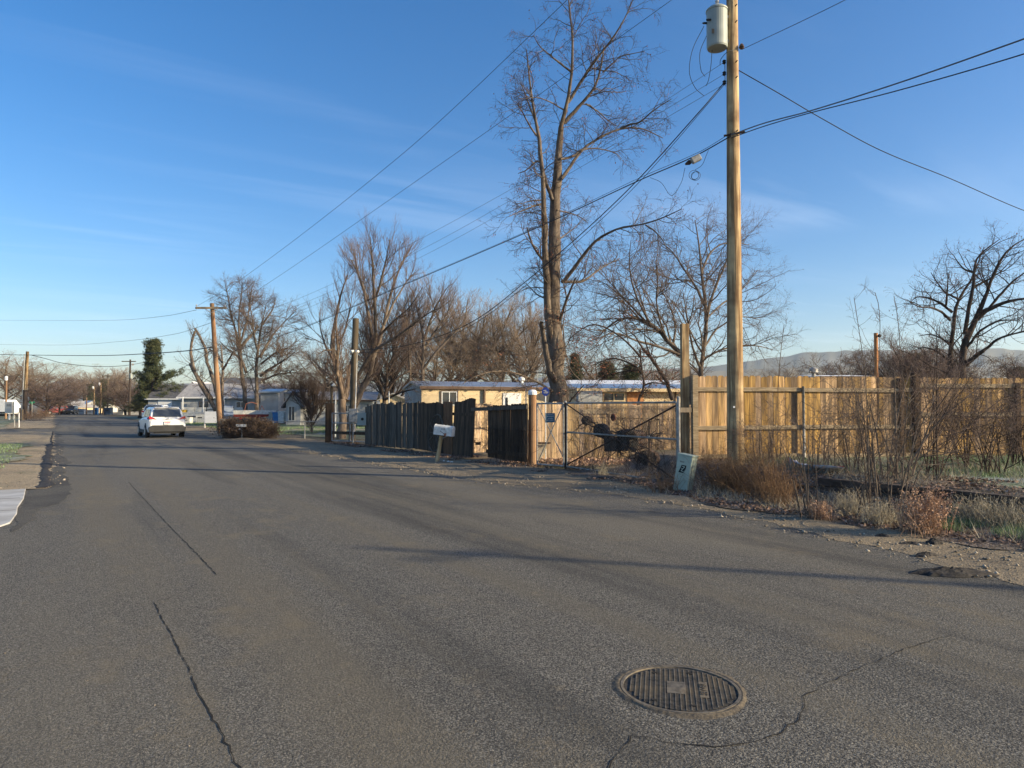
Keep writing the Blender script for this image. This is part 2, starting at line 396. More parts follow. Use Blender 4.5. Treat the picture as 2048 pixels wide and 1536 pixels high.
def ground_mat(name, cols, sc, patches, bumps, rough=.95):
    """cols: fine ramp colours; patches: [(colour, scale, lo, hi, amount, stretch)]; bumps: [(scale, strength, dist)]"""
    m = bpy.data.materials.new(name); m.use_nodes = True
    N, L = m.node_tree.nodes, m.node_tree.links
    b = N['Principled BSDF']; b.inputs['Roughness'].default_value = rough; b.inputs['Specular IOR Level'].default_value = .25
    t = N.new('ShaderNodeTexCoord')
    no = N.new('ShaderNodeTexNoise'); no.inputs['Scale'].default_value = sc; no.inputs['Detail'].default_value = 3
    no.inputs['Roughness'].default_value = .7
    L.new(t.outputs['Object'], no.inputs[0])
    cr = N.new('ShaderNodeValToRGB'); e = cr.color_ramp.elements
    e[0].position = .36; e[0].color = (*cols[0], 1); e[1].position = .66; e[1].color = (*cols[-1], 1)
    if len(cols) == 3:
        q = e.new(.5); q.color = (*cols[1], 1)
    L.new(no.outputs[0], cr.inputs[0]); out = cr.outputs[0]
    for c, s_, lo, hi, am, st in patches:
        mp_ = N.new('ShaderNodeMapping'); mp_.inputs['Scale'].default_value = st; mp_.inputs['Location'].default_value = (s_ * 7, 3, s_)
        L.new(t.outputs['Object'], mp_.inputs[0])
        n3 = N.new('ShaderNodeTexNoise'); n3.inputs['Scale'].default_value = s_; n3.inputs['Detail'].default_value = 5; n3.inputs['Roughness'].default_value = .62
        L.new(mp_.outputs[0], n3.inputs[0])
        mr = N.new('ShaderNodeMapRange'); mr.inputs[1].default_value = lo; mr.inputs[2].default_value = hi; mr.inputs[4].default_value = am
        L.new(n3.outputs[0], mr.inputs[0])
        mx = N.new('ShaderNodeMix'); mx.data_type = 'RGBA'; mx.inputs[7].default_value = (*c, 1)
        L.new(mr.outputs[0], mx.inputs[0]); L.new(out, mx.inputs[6]); out = mx.outputs[2]
    L.new(out, b.inputs['Base Color'])
    prev = None
    for s_, st, ds in bumps:
        n4 = N.new('ShaderNodeTexNoise'); n4.inputs['Scale'].default_value = s_; n4.inputs['Detail'].default_value = 3; n4.inputs['Roughness'].default_value = .65
        L.new(t.outputs['Object'], n4.inputs[0])
        bp = N.new('ShaderNodeBump'); bp.inputs['Strength'].default_value = st; bp.inputs['Distance'].default_value = ds
        L.new(n4.outputs[0], bp.inputs['Height'])
        if prev: L.new(prev.outputs[0], bp.inputs['Normal'])
        prev = bp
    if prev: L.new(prev.outputs[0], b.inputs['Normal'])
    return m
MT['asphalt'] = ground_mat('asphalt', [(.030, .029, .027), (.108, .101, .088), (.32, .295, .245)], 100,
    [((.185, .164, .126), .28, .44, .64, .6, (1, .30, 1)), ((.042, .041, .039), .55, .48, .66, .7, (1.6, .10, 1)), ((.16, .138, .10), .9, .50, .66, .6, (1.2, .04, 1)), ((.21, .17, .11), 1.6, .57, .74, .55, (1, .7, 1)), ((.030, .028, .026), 2.6, .66, .78, .5, (1, .5, 1)), ((.26, .21, .14), 7, .60, .78, .45, (1, .8, 1))],
    [(5, .35, .03), (24, .35, .012), (88, 1.0, .018)])
MT['patch'] = ground_mat('asphalt_patch', [(.026, .025, .023), (.088, .080, .066), (.24, .215, .17)], 105,
    [((.035, .033, .031), 1.2, .45, .68, .6, (1, 1, 1)), ((.17, .14, .10), 3, .58, .74, .5, (1, 1, 1))], [(6, .3, .02), (120, .8, .010)])
MT['gravel'] = ground_mat('gravel', [(.10, .078, .050), (.235, .185, .118), (.44, .35, .235)], 70,
    [((.12, .098, .07), .8, .46, .66, .7, (1, .35, 1)), ((.34, .27, .17), 1.3, .52, .72, .5, (1, .3, 1)), ((.07, .058, .045), 3.0, .60, .76, .6, (1, .5, 1)), ((.45, .44, .42), 6, .66, .80, .35, (1, 1, 1))],
    [(5, .5, .05), (45, .9, .02)])
MT['verge'] = ground_mat('verge_gravel', [(.15, .115, .07), (.33, .255, .16), (.54, .43, .28)], 40,
    [((.16, .13, .09), .9, .48, .68, .6, (1, .5, 1)), ((.40, .33, .23), 1.7, .55, .75, .4, (1, .5, 1)), ((.13, .14, .08), 1.1, .56, .70, .6, (1, .5, 1)), ((.50, .50, .48), 2.2, .62, .76, .5, (1, .4, 1))], [(5, .6, .05), (40, .9, .02)])
MT['dirt'] = ground_mat('dirt', [(.07, .052, .036), (.13, .10, .07), (.26, .21, .15)], 30,
    [((.10, .12, .055), .4, .5, .64, .7, (1, 1, 1)), ((.30, .29, .25), 3.0, .58, .75, .5, (1, 1, 1)), ((.22, .175, .11), .15, .45, .6, .6, (1, 1, 1))],
    [(3, .5, .08), (28, .9, .03)])
MT['lawn'] = ground_mat('lawn', [(.06, .085, .035), (.13, .16, .08), (.34, .36, .30)], 14,
    [((.30, .25, .16), .30, .48, .62, .75, (1, 1, 1)), ((.45, .48, .46), .9, .55, .72, .6, (1, .4, 1)), ((.06, .07, .035), .2, .5, .7, .5, (1, 1, 1))],
    [(4, .5, .06), (22, .9, .03)])
MT['litter'] = ground_mat('leaf_litter', [(.045, .034, .026), (.11, .082, .062), (.30, .25, .21)], 26,
    [((.42, .41, .42), 3.5, .60, .74, .5, (1, 1, 1)), ((.13, .10, .06), 1.0, .45, .6, .6, (1, 1, 1))],
    [(7, .8, .06), (30, .9, .03)])
# ------------------------------------------------------------------ the setting
rg = np.random.default_rng(7)
def vnoise(x, y, s, seed=0):
    """cheap smooth value noise for numpy arrays"""
    x = np.asarray(x, float) * s + seed * 17.31; y = np.asarray(y, float) * s + seed * 5.77
    xi, yi = np.floor(x), np.floor(y); fx, fy = x - xi, y - yi
    fx = fx * fx * (3 - 2 * fx); fy = fy * fy * (3 - 2 * fy)
    def h(a, b):
        v = np.sin(a * 127.1 + b * 311.7 + seed * 74.7) * 43758.5453
        return v - np.floor(v)
    return (h(xi, yi) * (1 - fx) + h(xi + 1, yi) * fx) * (1 - fy) + (h(xi, yi + 1) * (1 - fx) + h(xi + 1, yi + 1) * fx) * fy
def grid_mesh(name, X, Y, Z, m, kind='structure', label=None):
    nx, ny = X.shape
    V = np.stack([X, Y, Z], -1).reshape(-1, 3)
    i = np.arange(nx - 1)[:, None] * ny + np.arange(ny - 1)[None, :]
    Q = np.stack([i, i + ny, i + ny + 1, i + 1], -1).reshape(-1, 4)
    o = link(name, np_mesh(name, V, Q), m, smooth=True)
    return tag(o, label, kind=kind)
def axis(fine0, fine1, st, far):
    a = list(np.arange(fine0, fine1, st)); g = st
    v = fine1
    while v < far: a.append(v); g *= 1.25; v += g
    a.append(far); g = st; v = fine0; b = []
    while v > -far: g *= 1.25; v -= g; b.append(v)
    return np.array(b[::-1] + a)
gx, gy = axis(-4, 24, .18, 2850), axis(2, 24, .18, 2850)
X, Y = np.meshgrid(gx, gy, indexing='ij')
bh = bank(X, Y)
Zg = bh + (vnoise(X, Y, .9, 1) - .5) * .06 * (bh > .01) + (vnoise(X, Y, 3.1, 2) - .5) * .03 * (X > 9.3) * (X < 60) * (Y < 60) - .02
grid_mesh('ground', X, Y, Zg, MT['dirt'], label='dry dirt and leaf covered ground beyond the road')

def ragged(name, xl, xr, y0, y1, dy, z, m, nx=6, amp=.1, label=None, follow=False, edge_drop=0.0, bumpy=0.0, seed=3):
    """a sheet between x = xl(y) and x = xr(y) whose two long edges wander"""
    ys = np.arange(y0, y1 + dy, dy)
    l = np.array([xl(y) for y in ys]) + (vnoise(ys, 0, 1.3, seed) - .5) * 2 * amp + (vnoise(ys, 3, 5.3, seed + 1) - .5) * amp
    r = np.array([xr(y) for y in ys]) + (vnoise(ys, 0, 1.1, seed + 2) - .5) * 2 * amp + (vnoise(ys, 3, 6.1, seed + 3) - .5) * amp
    t = np.linspace(0, 1, nx)
    X = l[None, :] + (r - l)[None, :] * t[:, None]; Y = np.broadcast_to(ys, X.shape).copy()
    Z = np.full(X.shape, float(z))
    if follow: Z = Z + bank(X, Y)
    if bumpy: Z = Z + vnoise(X, Y, 2.2, seed) * bumpy * np.minimum(1, 4 * np.minimum(t, 1 - t))[:, None]
    return grid_mesh(name, X, Y, Z, m, label=label)
def lerpf(pts):
    a = np.array(pts, float)
    return lambda y: float(np.interp(y, a[:, 0], a[:, 1]))
EDGE_R = lerpf([(-30, 7.0), (2, 7.0), (3.5, 7.35), (5.3, 7.75), (7.5, 8.15), (9, 8.25), (12, 7.3), (20, 7.2), (28, 6.5), (40, 6.4), (60, 6.4), (400, 6.4)])
# asphalt: the street, with the mouth of the side street where the camera stands
def road_left(y):
    if y < 10.9: return -40
    if y < 15.7: return -.75
    return -40 if 50.5 < y < 57.5 else -.12
ragged('road', road_left, lambda y: EDGE_R(y) + .5, -40, 420, .25, .006, MT['asphalt'], 9, .08, 'worn grey asphalt street with side street mouths on the left')
ragged('gravel_shoulder', EDGE_R, lambda y: 10.15 if y < 15 else 9.9, -20, 60, .08, .009, MT['gravel'], 40, .16, 'tan gravel shoulder along the right side of the street', bumpy=.05, follow=True)
ragged('gravel_verge', lambda y: -3.6 - .6 * math.sin(y * .4), lambda y: -.02, 15.7, 50.4, .12, .010, MT['verge'], 14, .16, 'sunlit tan gravel verge along the left side of the street', bumpy=.03, seed=9)
ragged('frosty_patch', lambda y: -4.2, lambda y: -.95 - .25 * math.sin(y * .7), 20.5, 34, .15, .045, MT['lawn'], 14, .25, 'frosty green patch on the left verge', bumpy=.03, seed=29)
ragged('dirt_verge', lambda y: -3.2, lambda y: -.1, 57.6, 220, .4, .010, MT['verge'], 8, .3, 'dirt verge beyond the side street', bumpy=.05, seed=12)
ragged('frosty_lawn', lambda y: -40, lambda y: -3.0, 15.7, 50.3, .5, .006, MT['lawn'], 20, .4, 'frosty lawn beside the left gravel verge', seed=15)
ragged('far_lawn', lambda y: -70, lambda y: -3.0, 57.6, 130, .8, .006, MT['lawn'], 20, .4, 'frosty grass beyond the side street', seed=17)
ragged('yard_lawn', lambda y: 7.6 if y > 42 else 11.0, lambda y: 60, 31, 120, .6, .008, MT['lawn'], 30, .3, 'frosty green yard behind the low chain link fence', seed=19)
LIT = lerpf([(-12, 8.9), (1, 8.75), (3, 8.5), (7, 8.55), (8.5, 9.0), (9.8, 9.5), (13, 9.8)])
ragged('litter_strip', LIT, lambda y: 12.2, -12, 12.6, .1, .028, MT['litter'], 26, .22, 'strip of frosty leaf litter and dirt below the wooden fence', follow=True, bumpy=.06, seed=21)
ragged('lot_grass', lambda y: 11.4, lambda y: 40, -14, 9.9, .2, .045, MT['lawn'], 60, .3, 'frosty green grass of the raised lot', follow=True, bumpy=.06, seed=23)
ragged('tar_strip', lambda y: -.40 if y < 15.6 else -.08, lambda y: -.38 + min(.62, max(0, y - 10.5) * .16) + .07 * math.sin(y * .9), 10.5, 48, .10, .0105, MT['patch'], 6, .09, 'darker tarred strip of asphalt along the left road edge', seed=41)
# concrete walk corner, left
mb = MB()
p = [(-.47, 11.3), (-.43, 12.2), (-.45, 13.0), (-.41, 14.1), (-.43, 15.72), (-12, 15.75), (-12, 10.95), (-.75, 10.95), (-.56, 11.05)]
mb.prism([(a, b, -.05) for a, b in p], (0, 0, 1), .075)
tag(mb.build('concrete_walk', MT['conc'], world=True, bevel=.01, fix=True), 'pale concrete walk slab at the left road edge', kind='structure')
for yy in (12.6, 14.2):
    tag(MB().bx(-12, -.46, yy - .008, yy + .008, .0235, .0262).build('slab_joint', MT['crack'], world=True), 'dark joint across the concrete walk', kind='structure')
# dark tar stain and broken asphalt edge on the left
def blob(name, c, rx, ry, h, m, label, cat=None, kind=None, seed=0, n=26, rz=0.0, rings=6, group=None):
    """a low irregular heap or flat lump"""
    r_ = random.Random(seed); mb = MB(); vs = []; fs = []
    ph = [r_.uniform(0, 6.28) for _ in range(5)]
    for i in range(rings + 1):
        t = i / rings
        for k in range(n):
            a = 2 * math.pi * k / n
            rr = (1 + .22 * math.sin(2 * a + ph[0]) + .14 * math.sin(3 * a + ph[1]) + .1 * math.sin(7 * a + ph[2]) + r_.uniform(-.05, .05)) * (1 - t * .97)
            x, y = math.cos(a) * rx * rr, math.sin(a) * ry * rr
            z = h * (1 - (1 - t) ** 1.7) * (1 + r_.uniform(-.25, .25)) if i else -.01
            ca, sa = math.cos(rz), math.sin(rz)
            vs.append((c[0] + x * ca - y * sa, c[1] + x * sa + y * ca, c[2] + z))
    for i in range(rings):
        for k in range(n):
            k2 = (k + 1) % n; fs.append((i * n + k, i * n + k2, (i + 1) * n + k2, (i + 1) * n + k))
    fs.append(tuple(rings * n + k for k in range(n)))
    mb.add(vs, fs)
    return tag(mb.build(name, m, world=True), label, cat, group, kind)
for j, (px, py, rx, ry, h) in enumerate([(1905, 1146, .36, .12, .05), (1868, 1086, .10, .07, .05), (1851, 1110, .11, .06, .03), (1822, 1088, .16, .07, .025), (1765, 1073, .09, .06, .03)]):
    blob('asphalt_chunk', gr(px, py, .02), rx, ry, h, MT['chunk'],
         ['largest flat slab of broken black asphalt at the gravel edge', 'small dark asphalt lump nearest the rusty weed clump', 'small dark asphalt lump between the weed clump and the large slab', 'thin dark asphalt flake left of the lump by the rusty weed', 'smallest asphalt crumb, farthest from the large black slab'][j],
         'rubble', seed=30 + j, rz=-YAW, group='broken asphalt pieces on the gravel shoulder')
ragged('broken_road_edge', lambda y: -.26 if 15.6 < y < 34 else -.12, lambda y: -.05 if y < 34 else -.08, 15.8, 50, .07, .019, MT['chunk'], 4, .06, 'crumbled dark asphalt rim along the left road edge', bumpy=.03, seed=33)

# cracks
def crack(pts, wdt, jit, seed, label):
    r_ = random.Random(seed); P = []
    for (a, b) in zip(pts[:-1], pts[1:]):
        L = (b - a).length; n = max(2, int(L / .05))
        s_ = (b - a).cross(ZZ).normalized()
        for i in range(n): P.append(a.lerp(b, i / n) + s_ * r_.gauss(0, jit))
    P.append(pts[-1])
    mb = MB(); vs = []
    for i, q in enumerate(P):
        t = (P[min(i + 1, len(P) - 1)] - P[max(i - 1, 0)]).normalized().cross(ZZ)
        ww = wdt * .75 * (.25 + 1.1 * r_.random()) * (1 if 0 < i < len(P) - 1 else .1) / 2
        vs += [q + t * ww, q - t * ww]
    mb.add(vs, [(2 * i, 2 * i + 1, 2 * i + 3, 2 * i + 2) for i in range(len(P) - 1)])
    return tag(mb.build('road_crack', MT['crack'], world=True), label, kind='structure')
Zc = .0092
g_ = lambda *q: [gr(x, y, Zc) for x, y in q]
crack(g_((257, 964), (318, 1030), (352, 1065), (400, 1113), (434, 1150)), .013, .005, 1, 'straight crack in the asphalt')
crack(g_((434, 1150), (390, 1168), (350, 1190), (309, 1204)), .007, .008, 2, 'hairline crack joining two long cracks')
crack(g_((309, 1204), (322, 1232), (348, 1280), (380, 1345), (402, 1395), (436, 1455), (482, 1545)), .011, .004, 3, 'long crack running to the camera')
crack(g_((1210, 1545), (1238, 1500), (1262, 1472), (1290, 1474), (1330, 1484), (1400, 1489), (1480, 1490), (1528, 1478), (1572, 1458), (1600, 1438), (1612, 1412), (1607, 1392), (1640, 1372), (1700, 1345), (1800, 1300), (1900, 1270)), .009, .008, 4, 'jagged crack curving round the manhole')
# round patch outline
import itertools
mc = gr(1360, 1380)
# manhole
mh = thing('manhole', 'round cast iron manhole cover with ribbed grid in the asphalt', 'manhole', (mc.x, mc.y, .006))
r0 = .315
mb = MB(); n = 56; rs = random.Random(5)
vs, fs = [], []
prof = [(r0 + .004, .004), (r0 + .012, .009), (r0 + .022, .008), (r0 + .035, .003), (r0 + .050, -.001)]
for (rr, h) in prof:
    for k in range(n):
        a = 2 * math.pi * k / n
        r_ = rr * (1 + (.035 * math.sin(3 * a + 1) + rs.uniform(-.018, .018)) * (rr - r0) / .04)
        vs.append((r_ * math.cos(a), r_ * math.sin(a), h))
for i in range(len(prof) - 1):
    for k in range(n):
        k2 = (k + 1) % n; fs.append((i * n + k, i * n + k2, (i + 1) * n + k2, (i + 1) * n + k))
mb.add(vs, fs).build('sand_rim', MT['sand'], mh, smooth=True)
mb = MB(); mb.lathe((0, 0, -.004), [(r0 - .012, 0), (r0 - .010, .0125), (r0 + .006, .0130), (r0 + .008, 0)], 56)
mb.f = mb.f[:-2]; mb.build('frame', MT['iron'], mh)
MB().lathe((0, 0, -.006), [(r0 - .014, 0), (r0 - .014, .008)], 56).build('cover', MT['irondk'], mh)
mb = MB(); ca, sa = math.cos(-YAW - .21), math.sin(-YAW - .21)
def mh_box(x, y, sx, sy, z0, z1):
    mb.box((x * ca - y * sa, x * sa + y * ca, (z0 + z1) / 2), (sx, sy, z1 - z0), math.atan2(sa, ca))
R1 = r0 - .035
sp = .0265
def blocked(x, y):
    return (abs(x + .02) < .052 and abs(y) < .085) or (.10 < x < .15 and abs(y) < .11)
i = -10
while i <= 10:
    x = i * sp
    if abs(x) < R1:
        h = math.sqrt(R1 * R1 - x * x); y = -h
        seg = .012
        while y < h:
            if not blocked(x, y): mh_box(x, y, .0055, seg + .0005, .001, .0075)
            y += seg
        y = -h
        while y < h:
            if not blocked(x + sp / 2, y) and abs(x + sp / 2) < R1: mh_box(x + sp / 2, y, sp - .0056, .0042, .001, .0055)
            y += .0125
    i += 1
mb.build('ribs', MT['iron'], mh)
mb = MB(); mh_box(-.02, 0, .10, .165, .001, .0072); mh_box(.125, 0, .046, .215, .001, .0070); mb.build('pad', MT['iron'], mh)
for (x, y) in ((-.135, .19), (.06, .22), (-.135, -.19), (.06, -.22)):
    mb = MB(); mh_box(x, y, .026, .022, .002, .0085); mb.build('pick_hole', MT['crack'], mh)
text('cast_letters', 'SEWER', Vector(mh.location) + Vector((.125 * ca, .125 * sa, .0082)), .052, 'irondk', mh, rz=math.atan2(sa, ca) + math.pi / 2, rx=0, depth=.0012)

# stones scattered over shoulder, verge and road edge: beyond counting
def stones(name, n, fx, fy, smin, smax, label, seed, zf=lambda x, y: 0.012):
    r_ = np.random.default_rng(seed)
    x, y = fx(r_, n), fy(r_, n)
    if callable(x): x = x(y)
    s_ = smin + (smax - smin) * r_.random(n) ** 4
    z = np.array([zf(a, b) for a, b in zip(x, y)])
    base = np.array([(1, 0, 0), (0, 1, 0), (-1, 0, 0), (0, -1, 0), (.1, 0, .75), (0, 0, -.3)], float)
    V = base[None] * (s_[:, None, None] * (.6 + .8 * r_.random((n, 6, 1))))
    a = r_.random(n) * 6.28; c, s2 = np.cos(a), np.sin(a)
    V = np.stack([V[..., 0] * c[:, None] - V[..., 1] * s2[:, None], V[..., 0] * s2[:, None] + V[..., 1] * c[:, None], V[..., 2]], -1)
    V += np.stack([x, y, z], -1)[:, None, :]
    T = np.array([(0, 1, 4), (1, 2, 4), (2, 3, 4), (3, 0, 4), (1, 0, 5), (2, 1, 5), (3, 2, 5), (0, 3, 5)])
    Q = (T[None] + np.arange(n)[:, None, None] * 6).reshape(-1, 3)
    return tag(link(name, np_mesh(name, V.reshape(-1, 3), Q), MT['stone']), label, kind='stuff')
def shoulder_x(r_, n):
    u = r_.random(n)
    return lambda y: np.array([EDGE_R(v) for v in y]) - .35 + np.abs(u) ** .8 * 3.0
stones('gravel', 15000, shoulder_x, lambda r_, n: -1 + r_.random(n) ** 1.1 * 26, .004, .028, 'loose stones scattered over the right shoulder', 3, lambda x, y: .022 + HH(x, y))
stones('gravel', 4000, lambda r_, n: -r_.random(n) ** .7 * 3.4 + .25, lambda r_, n: 15.8 + r_.random(n) ** 1.3 * 20, .006, .03, 'loose stones on the left verge', 4)
stones('gravel', 800, lambda r_, n: r_.random(n) * 7.5 - 1, lambda r_, n: 2 + r_.random(n) * 14, .002, .007, 'tiny grit on the asphalt', 5, lambda x, y: .007)

# pale rock in the litter, frost-white pebbles at the mailbox
blob('boulder', gr(1683, 1033, .03), .17, .12, .11, MT['gravel'], 'smooth tan rock lying in the leaf litter', 'rock', seed=71)

# grass blades, weeds, leaves (beyond counting)
def blades(name, x, y, z, h, wd, m, label, seed, lean=.35):
    r_ = np.random.default_rng(seed); n = len(x)
    a = r_.random(n) * 6.28; la = r_.random(n) * 6.28; ln = r_.random(n) * lean * 2
    hh = h * (.5 + r_.random(n)); ww = wd * (.6 + .8 * r_.random(n))
    bx = np.stack([x, y, z], -1); sd = np.stack([np.cos(a), np.sin(a), a * 0], -1) * ww[:, None]
    tip = bx + np.stack([np.cos(la) * ln * hh, np.sin(la) * ln * hh, hh], -1)
    V = np.stack([bx - sd, bx + sd, tip], 1).reshape(-1, 3)
    Q = np.arange(3 * n).reshape(-1, 3)
    return tag(link(name, np_mesh(name, V, Q), m), label, kind='stuff')
def clumpy(r_, x0, x1, y0, y1, n, s, thr, seed):
    x = x0 + (x1 - x0) * r_.random(n); y = y0 + (y1 - y0) * r_.random(n)
    k = vnoise(x, y, s, seed) * .65 + vnoise(x, y, s * 3.2, seed + 1) * .35 > thr
    return x[k], y[k]
r_ = np.random.default_rng(11)
x, y = clumpy(r_, 11.6, 26, -6, 9.8, 150000, .55, .42, 4)
z = bank(x, y) + .03
blades('grass', x, y, z, .085, .006, MT['grass'], 'frosty green grass blades on the raised lot', 1)
x, y = clumpy(r_, 8.8, 14.5, -6, 9.0, 46000, .9, .5, 6)
blades('grass', x, y, bank(x, y) + .02, .17, .003, MT['drypale'], 'pale dead grass stalks along the bank', 2, .7)
x, y = clumpy(r_, 9.0, 10.3, -3, 4.6, 36000, 1.2, .42, 7)
blades('grass', x, y, bank(x, y) + .02, .11, .004, MT['grass'], 'green tuft below the timber wall', 3, .5)
x, y = clumpy(r_, -16, -3.0, 16, 50, 60000, .35, .45, 8)
blades('grass', x, y, x * 0 + .01, .05, .012, MT['grass'], 'frosty lawn blades on the left', 4)
x, y = clumpy(r_, -4.2, -1.0, 20.5, 34, 7000, .8, .45, 31)
blades('grass', x, y, x * 0 + .05, .05, .008, MT['grass'], 'frosty blades of the patch on the left verge', 6)
x, y = clumpy(r_, 9.0, 30, 34, 70, 60000, .3, .45, 9)
blades('grass', x, y, x * 0 + .01, .07, .014, MT['grass'], 'frosty yard blades behind the chain link fence', 5)
# fallen leaves
def leaves(name, x, y, z, s, m, label, seed):
    r_ = np.random.default_rng(seed); n = len(x)
    c = np.stack([x, y, z], -1)
    u = r_.normal(size=(n, 3)); u[:, 2] *= .45; u /= np.linalg.norm(u, axis=1, keepdims=True)
    v = np.cross(u, r_.normal(size=(n, 3)) * [.4, .4, 1]); v /= np.linalg.norm(v, axis=1, keepdims=True)
    sz = (s * (.5 + r_.random(n)))[:, None]
    V = np.stack([c - u * sz, c + v * sz * .6, c + u * sz, c - v * sz * .6], 1).reshape(-1, 3)
    return tag(link(name, np_mesh(name, V, np.arange(4 * n).reshape(-1, 4)), m), label, kind='stuff')
x, y = clumpy(r_, 8.5, 12.4, -6, 10.8, 60000, 1.1, .38, 12)
k_ = x > np.interp(y, [-12, 1, 3, 7, 8.5, 9.8, 13], [8.9, 8.75, 8.5, 8.55, 9.0, 9.5, 9.8]) - .15; x, y = x[k_], y[k_]
leaves('fallen_leaves', x, y, bank(x, y) + .035 + r_.random(len(x)) * .03, .022, MT['leaf'], 'dead leaves in the strip below the wooden fence', 1)
x, y = clumpy(r_, 9.3, 10.9, 11, 29, 16000, .6, .45, 14)
leaves('fallen_leaves', x, y, x * 0 + .03 + r_.random(len(x)) * .02, .028, MT['leaf'], 'dead leaves along the foot of the dark fence', 2)
q = gr(1120, 925)
leaves('fallen_leaves', 10.8 + r_.random(3500) * 2.0, 13.6 + r_.random(3500) * 2.6, .03 + r_.random(3500) * .12, .035, MT['dryo'], 'rust brown leaves heaped behind the small gate', 3)

# far hills
def ridge(name, prof, D, depth, m, label, rough=.04, seed=1, kind='structure'):
    pxs = np.linspace(prof[0][0], prof[-1][0], 220)
    a = np.array(prof, float); pys = np.interp(pxs, a[:, 0], a[:, 1])
    rows = [(-1.0, 0.0), (-.72, .26), (-.45, .52), (-.2, .80), (0, 1.0), (.3, .7), (1, 0)]
    V = []
    for i, (t, hf) in enumerate(rows):
        for px, py in zip(pxs, pys):
            top = at(px, py, D)
            q = gd(px, D + t * depth)
            nz = (vnoise(px * .05, i * 3.3, 1, seed) - .5) * 2 * rough + (vnoise(px * .17, i * 7.3, 1, seed + 3) - .5) * rough
            z = top.z * max(0.0, hf + (nz if 0 < hf < 1 else 0))
            if hf == 0: z = -3
            V.append((q.x, q.y, z))
    nx, ny = len(rows), len(pxs)
    i = np.arange(nx - 1)[:, None] * ny + np.arange(ny - 1)[None, :]
    Q = np.stack([i, i + ny, i + ny + 1, i + 1], -1).reshape(-1, 4)
    tag(link(name, np_mesh(name, np.array(V), Q), m, smooth=True), label, kind=kind)
rr = random.Random(3)
def wob(prof, amp, n=60, seed=1):
    a = np.array(prof, float); xs = np.linspace(a[0, 0], a[-1, 0], n); ys = np.interp(xs, a[:, 0], a[:, 1])
    r_ = np.random.default_rng(seed); return list(zip(xs, ys + r_.normal(0, amp, n)))
ridge('mountains', wob([(900, 770), (1200, 745), (1400, 735), (1500, 722), (1560, 714), (1600, 708), (1618, 703), (1622, 705), (1650, 704), (1700, 701), (1780, 699), (1900, 698), (2000, 698), (2048, 700), (2200, 705), (2500, 730), (2700, 760)], .9, 110, 2), 2300, 500, MT['hills'], 'long blue mountain ridge on the horizon behind the fence', .05)
ridge('hills', wob([(1000, 775), (1150, 752), (1300, 744), (1450, 741), (1560, 736), (1700, 735), (1850, 732), (2048, 738), (2300, 745), (2600, 770)], .7, 90, 5), 1500, 300, MT['hilln'], 'lower tan hills in front of the mountain ridge', .05, 4)
ridge('hills', wob([(40, 790), (110, 762), (135, 756), (150, 757), (175, 760), (240, 765), (500, 770), (800, 765), (1000, 775)], .5, 70, 6), 2100, 400, MT['hills'], 'low blue hill at the far end of the street', .05, 8)
# ------------------------------------------------------------------ trees
def resample(P, Rr, n):
    P = np.array(P, float); Rr = np.array(Rr, float)
    # catmull-like smoothing through dense linear + box filter
    s = np.concatenate([[0], np.cumsum(np.linalg.norm(np.diff(P, axis=0), axis=1))])
    t = np.linspace(0, s[-1], 64)
    Q = np.stack([np.interp(t, s, P[:, k]) for k in range(3)], -1); q = np.interp(t, s, Rr)
    K = 5
    pad = np.concatenate([np.repeat(Q[:1], K, 0), Q, np.repeat(Q[-1:], K, 0)])
    S = np.stack([pad[i:i + 64] for i in range(2 * K + 1)]).mean(0)
    S[0] = Q[0]; S[-1] = Q[-1]
    u = np.linspace(0, 63, n)
    return np.stack([np.interp(u, np.arange(64), S[:, k]) for k in range(3)], -1), np.interp(u, np.arange(64), q)
def spawn(rg, P, Rr, dens, t0, ang, L, lk, rr, N, wander, trop, rmin=.0022, angv=10, base_pow=.8, maxn=60000, tipr=.35):
    """children along parents; L: base length, lk: 0..1 how much shorter towards the tip"""
    M, n0, _ = P.shape
    if M == 0: return np.zeros((0, N, 3)), np.zeros((0, N))
    ln = np.linalg.norm(np.diff(P, axis=1), axis=2).sum(1)
    cnt = np.floor(dens * ln * (1 - t0) + rg.random(M)).astype(int)
    idx = np.repeat(np.arange(M), cnt)[:maxn]
    K = len(idx)
    t = t0 + (1 - t0) * rg.random(K) ** base_pow
    f = t * (n0 - 1); i = np.minimum(f.astype(int), n0 - 2); w_ = (f - i)[:, None]
    s = P[idx, i] * (1 - w_) + P[idx, i + 1] * w_
    pr = Rr[idx, i] * (1 - w_[:, 0]) + Rr[idx, i + 1] * w_[:, 0]
    T = P[idx, i + 1] - P[idx, i]; T /= np.linalg.norm(T, axis=1, keepdims=True) + 1e-9
    a = rg.normal(size=(K, 3)); pp = np.cross(T, a); pp /= np.linalg.norm(pp, axis=1, keepdims=True) + 1e-9
    an = np.radians(ang + rg.normal(0, angv, K))[:, None]
    d = T * np.cos(an) + pp * np.sin(an)
    # length: follows the parent's scale, capped
    Lc = np.minimum(L, ln[idx] * .75 + .05) * (1 - lk * t) * (.55 + .9 * rg.random(K))
    st = (Lc / (N - 1))[:, None]
    out = np.empty((K, N, 3)); out[:, 0] = s
    trop = np.array(trop, float)
    for k in range(1, N):
        d = d + rg.normal(0, wander, (K, 3)) + trop[None]
        d /= np.linalg.norm(d, axis=1, keepdims=True)
        out[:, k] = out[:, k - 1] + d * st
    r0 = np.maximum(np.minimum(pr * rr, .013 * Lc + .003), rmin)
    rad = r0[:, None] * np.linspace(1, tipr, N)[None]
    return out, np.maximum(rad, rmin * .7)
def dup_len(P): return np.linalg.norm(np.diff(P, axis=1), axis=2).sum(1)
